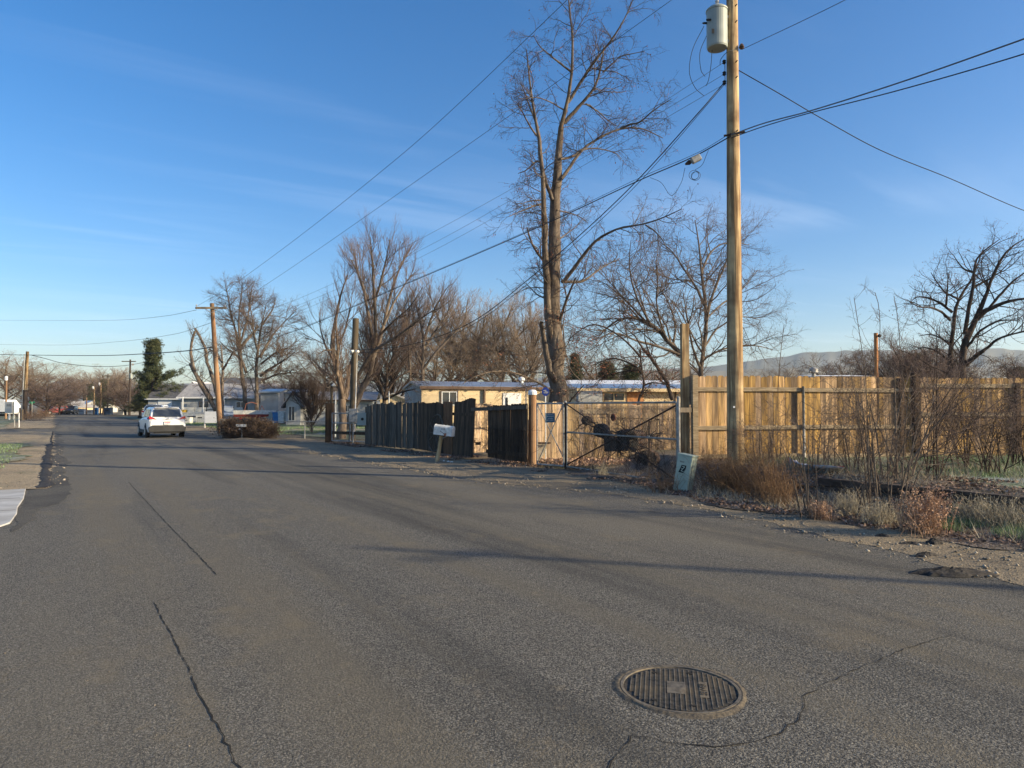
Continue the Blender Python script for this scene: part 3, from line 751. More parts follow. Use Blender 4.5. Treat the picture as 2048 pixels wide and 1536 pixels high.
STY = {   # level settings: (density per m, t0, angle, length, lk, r ratio, N, wander, tropism)
    'wispy': [(2.8, .12, 50, 1.7, .55, .5, 9, .22, (0, 0, .02)), (4.8, .12, 44, 1.0, .5, .6, 6, .2, (0, 0, -.02)), (9.5, .1, 42, .36, .4, .7, 4, .25, (0, 0, -.10))],
    'upright': [(2.8, .15, 34, 2.8, .6, .5, 9, .10, (0, 0, .12)), (4.2, .15, 30, 1.35, .5, .65, 6, .1, (0, 0, .12)), (7.5, .12, 30, .5, .4, .75, 4, .14, (0, 0, .08))],
    'spread': [(2.4, .15, 50, 3.0, .5, .6, 8, .15, (0, 0, .03)), (3.8, .12, 44, 1.25, .45, .65, 6, .18, (0, 0, .02)), (7.5, .12, 42, .5, .4, .75, 4, .22, (0, 0, 0))],
    'spiky': [(2.0, .12, 52, 1.8, .5, .6, 7, .16, (0, 0, .05)), (4.0, .1, 50, .75, .45, .65, 5, .2, (0, 0, .04)), (7.0, .1, 52, .26, .3, .8, 3, .2, (0, 0, .02))],
    'pollard': [(4.5, .2, 55, 1.7, .4, .3, 7, .16, (0, 0, .16)), (3.0, .2, 35, .6, .4, .6, 5, .15, (0, 0, .1)), (4.0, .1, 35, .3, .4, .7, 3, .2, (0, 0, 0))],
}
def tree_from_limbs(name, label, limbs, style, seed, mtr='bark', mtw='twig', group=None, pods=0, scale=1.0, dens=1.0, base=None, cat='tree', minr=1.0, podmat='pod'):
    """limbs: list of (P world points, R) -> thing with trunk and crown"""
    rg = np.random.default_rng(seed)
    N0 = 18
    LP, LR = zip(*[resample(P, Rr, N0) for P, Rr in limbs])
    LP, LR = np.array(LP), np.array(LR)
    # small irregularities on the limbs
    jit = rg.normal(0, 1, LP.shape) * (LR[..., None] * .12); jit[:, 0] = 0
    LP = LP + jit
    LR = LR * (1 + rg.normal(0, .06, LR.shape))
    st = STY[style]; lv = []
    P, Rr = LP, LR
    for j, (de, t0, an, L, lk, rr_, N, wa, tr) in enumerate(st):
        if j == 1:  # twigs also sprout straight from the limbs
            P = P; Rr = Rr
        P2, R2 = spawn(rg, P, Rr, de * dens / scale, t0, an, L * scale, lk, rr_, N, wa, tr, rmin=(.0034, .0028, .0022)[j] * minr)
        lv.append((P2, R2)); P, Rr = P2, R2
    Pe, Re = spawn(rg, LP, LR, 2.2 * dens / scale, .1, 62, .7 * scale, .3, .3, 5, .22, (0, 0, 0), rmin=.0026 * minr)
    Pf, Rf = spawn(rg, Pe, Re, 5 * dens / scale, .1, 45, .3 * scale, .3, .7, 3, .2, (0, 0, 0), rmin=.0022 * minr)
    if base is None: base = tuple(LP[0, 0])
    t = thing(name, label, cat, base, 0, group)
    B = np.array(base)
    V, Q = tube_arrays([(LP, LR, 8), (lv[0][0], lv[0][1], 5)])
    me = np_mesh('trunk', V - B, Q); link('trunk', me, MT[mtr], t, smooth=True)
    V, Q = tube_arrays([(lv[1][0], lv[1][1], 3), (lv[2][0], lv[2][1], 3), (Pe, Re, 3), (Pf, Rf, 3)])
    me = np_mesh('crown', V - B, Q); link('crown', me, MT[mtw], t)
    if pods:
        allp = np.concatenate([lv[2][0][:, -1], Pf[:, -1]]); k = rg.choice(len(allp), min(pods, len(allp)), replace=False)
        c = allp[k] + rg.normal(0, .02, (len(k), 3)) - B; n = len(c)
        u = rg.normal(size=(n, 3)); u[:, 2] -= 1; u /= np.linalg.norm(u, axis=1, keepdims=True)
        v = np.cross(u, rg.normal(size=(n, 3))); v /= np.linalg.norm(v, axis=1, keepdims=True)
        s_ = (.035 * (.5 + rg.random(n)))[:, None]
        V = np.stack([c, c + u * s_ * .5 + v * s_ * .35, c + u * s_, c + u * s_ * .5 - v * s_ * .35], 1).reshape(-1, 3)
        link('dry_leaves', np_mesh('dry_leaves', V, np.arange(4 * n).reshape(-1, 4)), MT[podmat], t)
    return t
def traced(D, spec, scale_r=1.0, rg=None, spread=1.6):
    """spec: list of (pixel points, r0 px, r1 px[, depth swing]) -> world limbs with their own depth"""
    rg = rg or random.Random(1); out = []
    for it in spec:
        pts, r0, r1 = it[:3]
        sw = it[3] if len(it) > 3 else rg.uniform(-spread, spread)
        n = len(pts); P = []; Rr = []
        for i, (x, y) in enumerate(pts):
            t = i / max(1, n - 1)
            d = D + sw * t
            P.append(tuple(at(x, y, d))); Rr.append(max(.006, (r0 + (r1 - r0) * t) * d / F * scale_r * (.58 if r0 < 20 else .95)))
        out.append((P, Rr))
    return out

# --- the tall tree in the middle
main = [
    ([(1118, 850), (1119, 800), (1116, 750), (1110, 700), (1107, 640), (1108, 560), (1108, 470), (1111, 400), (1114, 340), (1118, 290), (1122, 254)], 23, 5.5, .2),
    ([(1104, 700), (1096, 640), (1094, 560), (1090, 500), (1087, 430), (1086, 369), (1081, 301), (1076, 255), (1066, 222), (1058, 150), (1053, 100)], 15, 1.5, -.8),
    ([(1105, 400), (1094, 372), (1086, 345), (1081, 301)], 7, 5, -.4),
    ([(1077, 275), (1066, 262), (1053, 240), (1040, 215), (1032, 203)], 4, 1.2),
    ([(1076, 255), (1060, 215), (1051, 190), (1042, 168)], 4, 1.2, .8),
    ([(1121, 258), (1128, 232), (1135, 205), (1141, 170), (1145, 130), (1146, 100), (1143, 50), (1138, 5), (1130, -45)], 8, 1.5),
    ([(1128, 246), (1150, 222), (1168, 202), (1185, 182), (1196, 160), (1205, 120), (1208, 90)], 7, 2),
    ([(1136, 205), (1152, 180), (1168, 153), (1185, 128), (1200, 107), (1213, 95), (1223, 80), (1238, 58), (1250, 36), (1263, 8), (1272, -20)], 6, 1.5),
    ([(1142, 143), (1125, 130), (1108, 117), (1092, 104), (1078, 92), (1067, 70)], 4, 1.2),
    ([(1205, 145), (1222, 130), (1240, 112), (1262, 108), (1290, 102)], 3, 1),
    ([(1172, 208), (1195, 222), (1215, 240), (1232, 252)], 3, 1),
    ([(1123, 358), (1135, 342), (1146, 323), (1165, 298), (1185, 283), (1206, 271), (1235, 258), (1272, 254), (1292, 258), (1308, 268), (1326, 276)], 6, 1.3),
    ([(1120, 318), (1136, 316), (1151, 311), (1158, 302)], 5, 4),
    ([(1240, 257), (1262, 248), (1278, 247), (1296, 230), (1315, 215), (1343, 198)], 4, 1.2),
    ([(1160, 300), (1190, 296), (1212, 300), (1232, 306), (1243, 318)], 3, 1, .9),
    ([(1085, 325), (1072, 322), (1064, 331), (1050, 342), (1036, 347)], 4, 1.2),
    ([(1086, 400), (1060, 402), (1040, 408)], 3, 1),
    ([(1091, 527), (1078, 510), (1066, 492), (1058, 470), (1054, 455)], 5, 2.5),
    ([(1086, 408), (1072, 410), (1054, 418), (1035, 425), (1018, 433)], 4, 1.2),
    ([(1130, 560), (1142, 545), (1154, 528), (1168, 508), (1185, 487), (1202, 472), (1222, 462), (1243, 455), (1262, 451), (1291, 449), (1318, 438), (1340, 430), (1363, 418)], 7, 1.5, -2),
    ([(1291, 450), (1310, 462), (1325, 480), (1335, 500)], 3, 1),
    ([(1124, 563), (1145, 564), (1163, 564), (1178, 556), (1191, 543), (1216, 528), (1240, 517)], 6, 1.5, 1.6),
    ([(1120, 640), (1128, 615), (1136, 592), (1145, 570), (1152, 555)], 6, 2.5, -1.5),
    ([(1117, 770), (1102, 752), (1094, 715), (1086, 670), (1082, 645)], 13, 7, -1.2),
    ([(1112, 786), (1092, 775), (1075, 764), (1055, 754), (1026, 744), (991, 741), (960, 748), (928, 766)], 5, 1.2, -2.5),
    ([(1117, 660), (1125, 645), (1130, 700), (1140, 740), (1160, 760)], 3, 1),
    ([(1114, 420), (1135, 425), (1158, 432), (1175, 445)], 3, 1),
    ([(1116, 480), (1130, 470), (1150, 455), (1165, 440)], 3, 1),
    ([(1096, 600), (1075, 590), (1060, 575), (1045, 580)], 3, 1),
    ([(1120, 830), (1150, 790), (1168, 770)], 4, 1.5, -2),
]
tree_from_limbs('tree', 'tallest bare tree with twin pale trunks rising behind the chain link gate', traced(22, main, rg=random.Random(4)), 'wispy', 11, 'bark', 'twigdark', pods=3600, base=tuple(gd(1118, 22)), scale=.80, dens=1.15, minr=1.4)

# --- right of it, behind the house and the pole
rt = [
    ([(1398, 830), (1400, 790), (1401, 750), (1404, 715), (1410, 690), (1413, 650), (1411, 600), (1404, 560), (1401, 530), (1399, 494), (1394, 460), (1390, 440)], 10, 1.5, 0),
    ([(1412, 660), (1414, 625), (1426, 588), (1440, 552), (1452, 528), (1458, 495), (1470, 460)], 6, 1.2),
    ([(1408, 610), (1396, 580), (1376, 550), (1362, 530), (1352, 512), (1338, 496), (1314, 480)], 5, 1.2),
    ([(1404, 540), (1420, 505), (1440, 488), (1465, 485), (1500, 490)], 4, 1),
    ([(1406, 700), (1430, 660), (1460, 640), (1490, 632), (1520, 640)], 4, 1),
    ([(1404, 720), (1440, 700), (1480, 690), (1520, 692), (1545, 700)], 4, 1),
    ([(1410, 640), (1440, 610), (1480, 585), (1515, 540)], 4, 1),
    ([(1400, 735), (1388, 705), (1380, 670), (1372, 620), (1366, 585)], 5, 1.2),
]
tree_from_limbs('tree', 'bare slender tree directly behind the tall utility pole', traced(29, rt, rg=random.Random(5), spread=3), 'spread', 12, 'bark', 'twig', base=tuple(gd(1398, 29)), scale=.85, dens=1.1, pods=900, podmat='twigred')
rt2 = [
    ([(1386, 820), (1380, 760), (1372, 715), (1341, 690), (1319, 660), (1300, 646), (1278, 637), (1255, 631), (1232, 640), (1212, 655), (1192, 680)], 11, 1.5, 0),
    ([(1372, 716), (1350, 705), (1329, 697), (1297, 687), (1270, 682), (1245, 668), (1226, 664), (1205, 672), (1190, 692)], 6, 1.2),
    ([(1319, 660), (1300, 650), (1280, 640), (1262, 618), (1240, 600), (1212, 590)], 5, 1.2),
    ([(1330, 672), (1318, 635), (1312, 600), (1316, 560), (1312, 520)], 4, 1.2),
    ([(1345, 692), (1352, 660), (1345, 625), (1330, 590), (1300, 555)], 4, 1.2),
    ([(1300, 646), (1275, 600), (1262, 560), (1258, 520), (1262, 480)], 4, 1),
    ([(1362, 705), (1372, 660), (1385, 625), (1388, 590)], 4, 1),
    ([(1290, 642), (1252, 600), (1215, 570), (1196, 560)], 4, 1),
]
tree_from_limbs('tree', 'spreading bare tree arching low to the left behind the wooden post', traced(26, rt2, rg=random.Random(8), spread=2.5), 'spread', 13, 'bark', 'twig', base=tuple(gd(1386, 26)), scale=.8, dens=1.2, pods=700, podmat='twigred')
lean = [([(1345, 800), (1335, 766), (1320, 742), (1304, 719), (1294, 706), (1285, 697)], 7, 5, 0), ([(1335, 770), (1322, 762), (1312, 750)], 4, 3), ([(1285, 697), (1270, 672), (1250, 655)], 3, 1), ([(1300, 712), (1290, 680), (1288, 650)], 3, 1)]
tree_from_limbs('tree', 'dark leaning trunk above the flat white roof with hardly any branches', traced(24, lean, rg=random.Random(9)), 'spread', 14, 'barkdark', 'twigdark', base=tuple(gd(1350, 24)), scale=.6, dens=.5)
rl = [
    ([(1278, 830), (1276, 798), (1286, 784), (1289, 765), (1284, 744), (1281, 715), (1280, 697)], 5, 2.5, 0),
    ([(1284, 748), (1272, 732), (1257, 725), (1238, 718), (1222, 716), (1205, 722), (1188, 730)], 4, 1),
    ([(1282, 715), (1262, 692), (1240, 672), (1212, 655), (1191, 647), (1175, 650), (1158, 662), (1135, 680)], 4, 1),
    ([(1286, 760), (1300, 745), (1318, 742), (1332, 752)], 3, 1),
    ([(1288, 770), (1305, 765), (1330, 768), (1350, 776)], 3, 1),
    ([(1284, 740), (1250, 742), (1218, 750), (1195, 762)], 3, 1),
]
tree_from_limbs('tree', 'small crooked tree with clusters of dark red dry leaves before the cream house', traced(21, rl, rg=random.Random(10)), 'wispy', 15, 'barkdark', 'twigdark', base=tuple(gd(1278, 21)), scale=.6, dens=1.3, pods=2600)

# --- far right tree
fr = [
    ([(1930, 830), (1926, 790), (1924, 750), (1925, 700), (1932, 674), (1945, 656), (1955, 635), (1962, 612), (1974, 582), (1990, 542), (2008, 504), (2034, 484), (2048, 478)], 15, 1.5, 0),
    ([(1908, 830), (1900, 770), (1900, 706), (1908, 665), (1906, 625), (1918, 595), (1944, 560), (1958, 520), (1968, 494)], 10, 1.2, 1),
    ([(1930, 668), (1935, 635), (1940, 600), (1947, 573), (1948, 540), (1952, 515), (1972, 498), (2000, 478)], 8, 1.2),
    ([(1948, 545), (1930, 540), (1916, 525), (1908, 512)], 4, 1),
    ([(1905, 625), (1884, 608), (1868, 600), (1850, 594), (1832, 593), (1820, 605)], 5, 1.2),
    ([(1900, 640), (1882, 622), (1860, 614), (1836, 614), (1815, 600)], 5, 1.2),
    ([(1892, 610), (1895, 575), (1897, 545)], 4, 1),
    ([(1958, 626), (1980, 618), (2000, 608), (2025, 600), (2060, 596), (2110, 585)], 9, 2, -1),
    ([(1954, 640), (1975, 620), (2000, 590), (2023, 564), (2048, 546), (2090, 520)], 6, 1.2),
    ([(1930, 730), (1948, 716), (1961, 703), (1977, 697), (1988, 681), (2003, 674), (2025, 668), (2060, 660), (2110, 662)], 8, 1.5, -2),
    ([(1930, 700), (1960, 660), (2000, 640), (2040, 640)], 5, 1.2),
    ([(1902, 690), (1880, 675), (1860, 668), (1838, 672)], 4, 1),
    ([(1898, 720), (1870, 700), (1848, 694), (1830, 700)], 4, 1),
    ([(1920, 600), (1890, 585), (1872, 562), (1862, 545)], 4, 1),
    ([(1946, 575), (1975, 560), (2000, 545), (2040, 500)], 4, 1),
]
tree_from_limbs('tree', 'dark spiky bare tree behind the fence at the right edge', traced(23, fr, rg=random.Random(12), spread=2), 'spiky', 16, 'barkdark', 'twigdark', base=tuple(gd(1922, 23)), scale=.85, dens=1.25, pods=1500)

# --- two trees by the old gate post on the left
t1 = [
    ([(681, 905), (683, 873), (687, 830), (686, 795), (682, 766), (674, 740), (664, 715), (662, 690), (668, 655), (677, 610), (684, 575), (696, 550)], 17, 1.5, 0),
    ([(686, 800), (680, 770), (672, 735), (676, 705), (673, 670), (672, 640)], 9, 2),
    ([(690, 800), (696, 770), (697, 740), (703, 720)], 9, 4),
    ([(663, 715), (650, 690), (640, 655), (638, 625)], 4, 1),
    ([(684, 770), (660, 750), (640, 735), (628, 722)], 4, 1),
    ([(675, 700), (690, 660), (700, 620), (705, 585)], 4, 1),
    ([(664, 700), (648, 700), (636, 710)], 3, 1),
]
tree_from_limbs('tree', 'bare tree with split bark trunk behind the double gate posts', traced(33, t1, rg=random.Random(14), spread=2.5), 'upright', 17, 'barkpale', 'twigred', base=tuple(gd(681, 33)), scale=.68, dens=1.1)
t2 = [
    ([(700, 860), (708, 800), (727, 778), (738, 752), (748, 722), (746, 690), (742, 655), (733, 612), (728, 575), (716, 545), (703, 520)], 13, 1.5, 0),
    ([(747, 715), (760, 680), (768, 650), (778, 600), (790, 562), (800, 534), (812, 512), (820, 498)], 8, 1.3),
    ([(750, 690), (752, 645), (748, 590), (745, 534), (743, 500), (741, 475)], 7, 1.3),
    ([(768, 650), (785, 610), (800, 585), (815, 560), (830, 545)], 5, 1.2),
    ([(710, 760), (735, 720), (745, 700), (770, 688), (799, 670), (822, 652), (846, 634), (865, 620), (881, 616)], 7, 1.3, -2),
    ([(744, 620), (760, 570), (772, 520), (780, 480)], 5, 1.2),
    ([(736, 600), (720, 560), (712, 525), (706, 500)], 5, 1.2),
    ([(760, 670), (790, 640), (820, 615), (845, 575)], 4, 1.2),
]
tree_from_limbs('tree', 'tall fan-shaped bare tree right of the lamp pole', traced(34, t2, rg=random.Random(15), spread=3), 'upright', 18, 'bark', 'twigred', base=tuple(gd(700, 34)), scale=.68, dens=1.15)
t3 = [
    ([(846, 830), (844, 756), (847, 700), (848, 674), (840, 640), (833, 615), (826, 580)], 8, 1.3, 0),
    ([(848, 680), (860, 645), (872, 612), (885, 590), (898, 570)], 5, 1.2),
    ([(846, 700), (866, 670), (888, 640), (905, 600)], 5, 1.2),
    ([(845, 730), (825, 690), (815, 650), (808, 610)], 5, 1.2),
    ([(845, 740), (875, 700), (905, 670), (930, 640)], 5, 1.2),
    ([(823, 810), (820, 745), (818, 690), (815, 651), (806, 620)], 6, 1.2),
]
tree_from_limbs('tree', 'bare tree with knobby twig tips above the left end of the cream house', traced(48, t3, rg=random.Random(16), spread=3), 'upright', 19, 'bark', 'twigred', base=tuple(gd(844, 48)), scale=.85, dens=1.1, pods=700, podmat='twigred')
t4 = [
    ([(772, 860), (768, 800), (762, 770), (745, 745), (735, 725)], 8, 2, 0), ([(768, 800), (775, 765), (772, 735), (780, 700)], 6, 1.5), ([(770, 790), (790, 760), (812, 745), (830, 735)], 5, 1.2),
    ([(764, 780), (750, 762), (735, 758), (722, 768)], 5, 1.2), ([(770, 800), (800, 785), (830, 778)], 5, 1.5), ([(775, 750), (790, 720), (795, 690)], 4, 1),
]
tree_from_limbs('tree', 'low dark twisted tree just left of the cream house gable', traced(36, t4, rg=random.Random(17), spread=2), 'spread', 20, 'barkdark', 'twigdark', base=tuple(gd(770, 36)), scale=.9, dens=1.3)
# --- trees by the crossarm pole
l1 = [
    ([(514, 845), (513, 800), (514, 775), (512, 740), (514, 710), (518, 685), (521, 659), (527, 635), (533, 605)], 8, 1.3, 0),
    ([(521, 752), (535, 740), (550, 732), (562, 724), (573, 718), (590, 704)], 5, 1.3),
    ([(520, 715), (528, 700), (538, 682), (550, 664), (567, 646), (588, 624)], 5, 1.2),
    ([(522, 728), (542, 712), (556, 701), (573, 697), (592, 700)], 4, 1),
    ([(515, 700), (508, 670), (505, 640), (500, 610)], 4, 1.2),
    ([(526, 760), (556, 748), (585, 745), (612, 748)], 4, 1),
    ([(524, 650), (545, 620), (552, 595)], 4, 1),
]
tree_from_limbs('tree', 'bare rounded tree right of the crossarm pole above the red boat', traced(64, l1, rg=random.Random(18), spread=4), 'spread', 21, 'bark', 'twig', base=tuple(gd(514, 64)), scale=.95, dens=1.5, minr=1.6)
l2 = [
    ([(492, 850), (490, 790), (484, 752), (482, 717), (480, 689), (477, 653), (477, 629), (482, 600), (485, 565)], 8, 1.3, 0),
    ([(482, 720), (478, 700), (474, 675), (470, 655), (462, 630), (457, 600), (449, 560)], 6, 1.2),
    ([(483, 692), (497, 676), (508, 666), (515, 650)], 6, 2.5),
    ([(492, 745), (485, 722), (475, 713), (464, 703), (452, 696), (441, 684)], 5, 1.3),
    ([(482, 680), (495, 640), (500, 600), (505, 570)], 4, 1),
]
tree_from_limbs('tree', 'bare tree with the highest twigs just right of the crossarm pole', traced(70, l2, rg=random.Random(19), spread=4), 'spread', 22, 'bark', 'twig', base=tuple(gd(492, 70)), scale=.95, dens=1.5, minr=1.6)
l3 = [
    ([(440, 848), (428, 812), (408, 780), (396, 760), (385, 735), (383, 710), (380, 690), (390, 662)], 8, 4, 0),
    ([(425, 800), (405, 765), (386, 742), (380, 728)], 5, 4),
    ([(440, 840), (432, 780), (420, 740), (410, 715), (414, 700), (402, 680), (396, 665), (390, 657)], 7, 3.5),
    ([(445, 845), (444, 780), (446, 740), (444, 710), (442, 690)], 6, 2),
    ([(444, 725), (430, 705), (418, 698)], 4, 2.5),
    ([(446, 740), (460, 715), (466, 705)], 4, 2),
]
tree_from_limbs('tree', 'heavily cut back tree with stubby limbs left of the crossarm pole', traced(58, l3, rg=random.Random(20), spread=3), 'pollard', 23, 'bark', 'twig', base=tuple(gd(440, 58)), scale=1.1, dens=1.2, minr=1.5)
l4 = [([(628, 900), (624, 862), (622, 835), (614, 805), (600, 780)], 4, 1.5, 0), ([(622, 845), (630, 800), (628, 775)], 3, 1), ([(620, 835), (634, 812), (634, 780)], 3, 1), ([(618, 820), (606, 800), (592, 788)], 3, 1), ([(624, 850), (618, 810), (616, 770)], 3, 1), ([(626, 850), (640, 825), (644, 800)], 3, 1)]
tree_from_limbs('tree', 'small dark vase-shaped tree inside the chain link yard', traced(40, l4, rg=random.Random(21), spread=1.5), 'upright', 24, 'barkdark', 'twigdark', base=tuple(gd(626, 40)), scale=.55, dens=1.6)

# --- generic trees for the background: grown once, then copied
def grown(name, label, H, style, seed, mtr, mtw, dens=1.0, spreadx=.34, nl=9, minr=1.5, group=None, fork=.22, upr=1.0, scale=None):
    rg_ = random.Random(seed); limbs = []
    top = [(0, 0, -.2), (rg_.uniform(-.2, .2), rg_.uniform(-.2, .2), H * .35), (rg_.uniform(-.4, .4), rg_.uniform(-.4, .4), H * .7), (rg_.uniform(-.6, .6), rg_.uniform(-.6, .6), H)]
    r0 = H * .022
    limbs.append((top, [r0, r0 * .75, r0 * .4, .015]))
    for i in range(nl):
        z0 = H * (fork + .45 * i / nl); a = i * 2.4 + rg_.uniform(-.5, .5)
        L = H * spreadx * rg_.uniform(.75, 1.2) * (1.15 - .4 * i / nl)
        c, s = math.cos(a), math.sin(a); up = upr * rg_.uniform(.8, 1.2)
        limbs.append(([(0, 0, z0), (c * L * .4, s * L * .4, z0 + L * .5 * up), (c * L * .8, s * L * .8, z0 + L * 1.15 * up), (c * L, s * L, z0 + L * 1.7 * up)], [r0 * .55, r0 * .35, r0 * .2, .012]))
    return tree_from_limbs(name, label, limbs, style, seed, mtr, mtw, base=(0, 0, 0), scale=scale or H / 11, dens=dens, minr=minr, group=group)
def copy_tree(root, parent=None):
    c = root.copy(); COL.objects.link(c); c.parent = parent
    for ch in list(root.children): copy_tree(ch, c)
    return c
def put(root, p, rz=0.0, s=1.0, label=None, first=False, group=None, sxy=None):
    c = root if first else copy_tree(root)
    c.location = p; c.rotation_euler = (0, 0, rz); c.scale = (sxy or s, sxy or s, s)
    if label: c['label'] = label
    if group: c['group'] = group
    return c
def put_px(root, px, topy, D, H, rz, label, first=False, group=None, wide=1.0):
    s = (at(px, topy, D).z) / H
    return put(root, gd(px, D), rz, s, label, first, group, s * wide)
GT = 'bare trees in the distance'
gA = grown('tree', '', 10, 'upright', 101, 'bark', 'twigtan', dens=1.1, spreadx=.30, nl=12, minr=2.2, upr=1.0)
gB = grown('tree', '', 10, 'spread', 102, 'bark', 'twigtan', dens=1.1, spreadx=.36, nl=12, minr=2.2, upr=.75)
gC = grown('tree', '', 10, 'upright', 103, 'barkdark', 'twigred', dens=1.2, spreadx=.26, nl=14, minr=2.0, upr=1.3, fork=.1)
gD = grown('tree', '', 6, 'spread', 104, 'barkdark', 'twigred', dens=1.3, spreadx=.5, nl=12, minr=2.2, upr=.6, fork=.08)
H_ = {gA: 10, gB: 10, gC: 10, gD: 6}
bgt = [
    (gB, 905, 640, 62, 1.25, 'bare brown tree behind the cream house, left of the broad pale one'),
    (gA, 940, 598, 66, 1.35, 'broad pale brown tree, highest behind the cream house'),
    (gB, 1000, 622, 64, 1.4, 'rounded pale brown tree behind the middle of the cream house roof'),
    (gA, 1062, 622, 58, .9, 'slim upright bare tree just left of the tallest tree'),
    (gB, 870, 690, 55, 1.4, 'low tangled bare tree over the left end of the cream house roof'),
    (gB, 1035, 690, 55, 1.3, 'low tangled bare tree over the cream roof near the tallest trunk'),
    (gC, 780, 610, 52, 1.2, 'dense bare tree filling the gap right of the fan-shaped tree'),
    (gB, 655, 700, 75, 1.5, 'faint bare tree behind the split bark trunk'),
    (gD, 590, 745, 80, 1.5, 'low reddish thicket tree over the small grey houses'),
    (gD, 545, 760, 95, 1.6, 'low bare thicket tree above the grey shed'),
    (gA, 660, 770, 150, 2.2, 'distant low bare tree left of the gate posts'),
    (gB, 1190, 712, 60, 1.5, 'low bare tree behind the flat roofed house, right of the tallest trunk'),
    (gB, 1320, 730, 70, 1.8, 'low bare tree behind the leaning trunk'),
    (gD, 1720, 710, 45, 1.2, 'reddish bare bush top left of the orange post'),
    (gD, 1800, 700, 42, 1.3, 'reddish bare bush top right of the orange post'),
    (gC, 1860, 690, 40, 1.5, 'dense reddish bare bush top beside the dark spiky tree'),
    (gD, 2035, 720, 38, 1.2, 'low bare bush top at the right edge above the fence'),
    (gB, 14, 712, 105, 1.3, 'bare tree at the left edge behind the pale meter box'),
    (gB, 62, 722, 120, 1.5, 'bare tree seen behind the pale wooden pole on the left'),
    (gD, 92, 752, 105, 1.5, 'rounded pinkish brown bare tree right of the pale wooden pole'),
    (gD, 118, 766, 120, 1.4, 'lower pinkish brown bare tree beside the street, right of the larger one'),
    (gB, 168, 755, 230, 2.2, 'hazy bare tree at the far end of the street, left of the others'),
    (gA, 196, 748, 210, 2.4, 'hazy bare tree in the middle of the far street end'),
    (gA, 228, 742, 220, 2.0, 'tallest hazy bare tree at the far end of the street'),
    (gD, 252, 762, 120, 1.8, 'rust brown bare tree behind the dark crossarm pole'),
    (gB, 275, 768, 125, 1.9, 'rust brown bare tree left of the pine'),
    (gD, 372, 770, 100, 1.5, 'low bare tree behind the grey house'),
    (gB, 470, 745, 110, 1.4, 'bare tree top over the pale house roof behind the crossarm pole'),
    (gB, 720, 760, 70, 1.6, 'tangled bare tree behind the lamp pole'),
    (gB, 1560, 735, 75, 1.3, 'small faint bare tree beyond the wooden fence right of the utility pole'),
]
used_ = set()
for i, (g, px, ty, D, wd, lab) in enumerate(bgt):
    put_px(g, px, ty, D, H_[g], i * 1.9, lab, g not in used_, GT, wd); used_.add(g)

# --- evergreens
def evergreen(name, label, H, seed, shape, ntuft=2600, base=(0, 0, 0), mt='needle'):
    """shape(t) -> (left reach, right reach); t 0 at base of the crown, 1 at top"""
    r_ = np.random.default_rng(seed)
    t = thing(name, label, 'tree', base)
    z = np.linspace(-.2, H, 10); tr = np.stack([np.sin(z * .7) * .08, z * 0, z], -1)[None]
    rad = (np.linspace(1, .1, 10) * H * .024)[None]
    nb = 150; tt = r_.random(nb) ** .9; z0 = H * (.16 + .82 * tt); a = r_.random(nb) * 6.28
    re = np.array([shape(q) for q in tt])     # (left, right)
    c = np.cos(a); rch = np.where(c > 0, re[:, 1], re[:, 0]) * (.55 + .45 * np.abs(c)) * (.6 + .5 * r_.random(nb))
    N = 7; u = np.linspace(0, 1, N)[None, :]
    P = np.stack([(np.cos(a) * rch)[:, None] * u, (np.sin(a) * rch)[:, None] * u, z0[:, None] + rch[:, None] * (.12 * u + .18 * u * u)], -1)
    P += r_.normal(0, .04, P.shape) * u[..., None]
    Rr = (.045 * np.linspace(1, .2, N))[None] * np.ones((nb, 1))
    V, Q = tube_arrays([(tr, rad, 8), (P, Rr, 4)])
    link('trunk', np_mesh('trunk', V, Q), MT['barkdark'], t, smooth=True)
    k = r_.integers(0, nb, ntuft); uu = .25 + .75 * r_.random(ntuft) ** .7
    f = uu * (N - 1); i = np.minimum(f.astype(int), N - 2); w_ = (f - i)[:, None]
    c0 = P[k, i] * (1 - w_) + P[k, i + 1] * w_ + r_.normal(0, .19, (ntuft, 3))
    nn = 16
    d = r_.normal(size=(ntuft, nn, 3)); d[..., 2] += .5; d /= np.linalg.norm(d, axis=2, keepdims=True)
    L = (.25 * (.6 + .8 * r_.random((ntuft, nn, 1))))
    s_ = np.cross(d, r_.normal(size=d.shape)); s_ /= np.linalg.norm(s_, axis=2, keepdims=True)
    b0 = c0[:, None, :] + r_.normal(0, .05, (ntuft, nn, 3))
    V = np.stack([b0 - s_ * .018, b0 + s_ * .018, b0 + d * L], 2).reshape(-1, 3)
    link('crown', np_mesh('crown', V, np.arange(len(V)).reshape(-1, 3)), MT[mt], t)
    return t
def sh1(t):   # crooked pine: tall narrow top on the left, wide low skirt to the right
    if t > .45: return (.75 + .3 * (1 - t), 1.3 * (1.05 - t) + .7)
    return (1.9, 4.6 - 2.6 * t)
Hp = at(318, 682, 88).z
pn = evergreen('pine_tree', 'tall crooked green pine right of the dark crossarm poles', Hp, 5, sh1, 5200, tuple(gd(303, 88)))
pn.rotation_euler = (0, 0, -YAW)
e2 = evergreen('evergreen_tree', 'dark cone shaped evergreen at the far end of the street', 7, 6, lambda t: (1.9 * (1.05 - t), 1.9 * (1.05 - t)), 1500)
e2.location = gd(206, 130); e2.scale = (1, 1, (at(206, 762, 130).z) / 7)
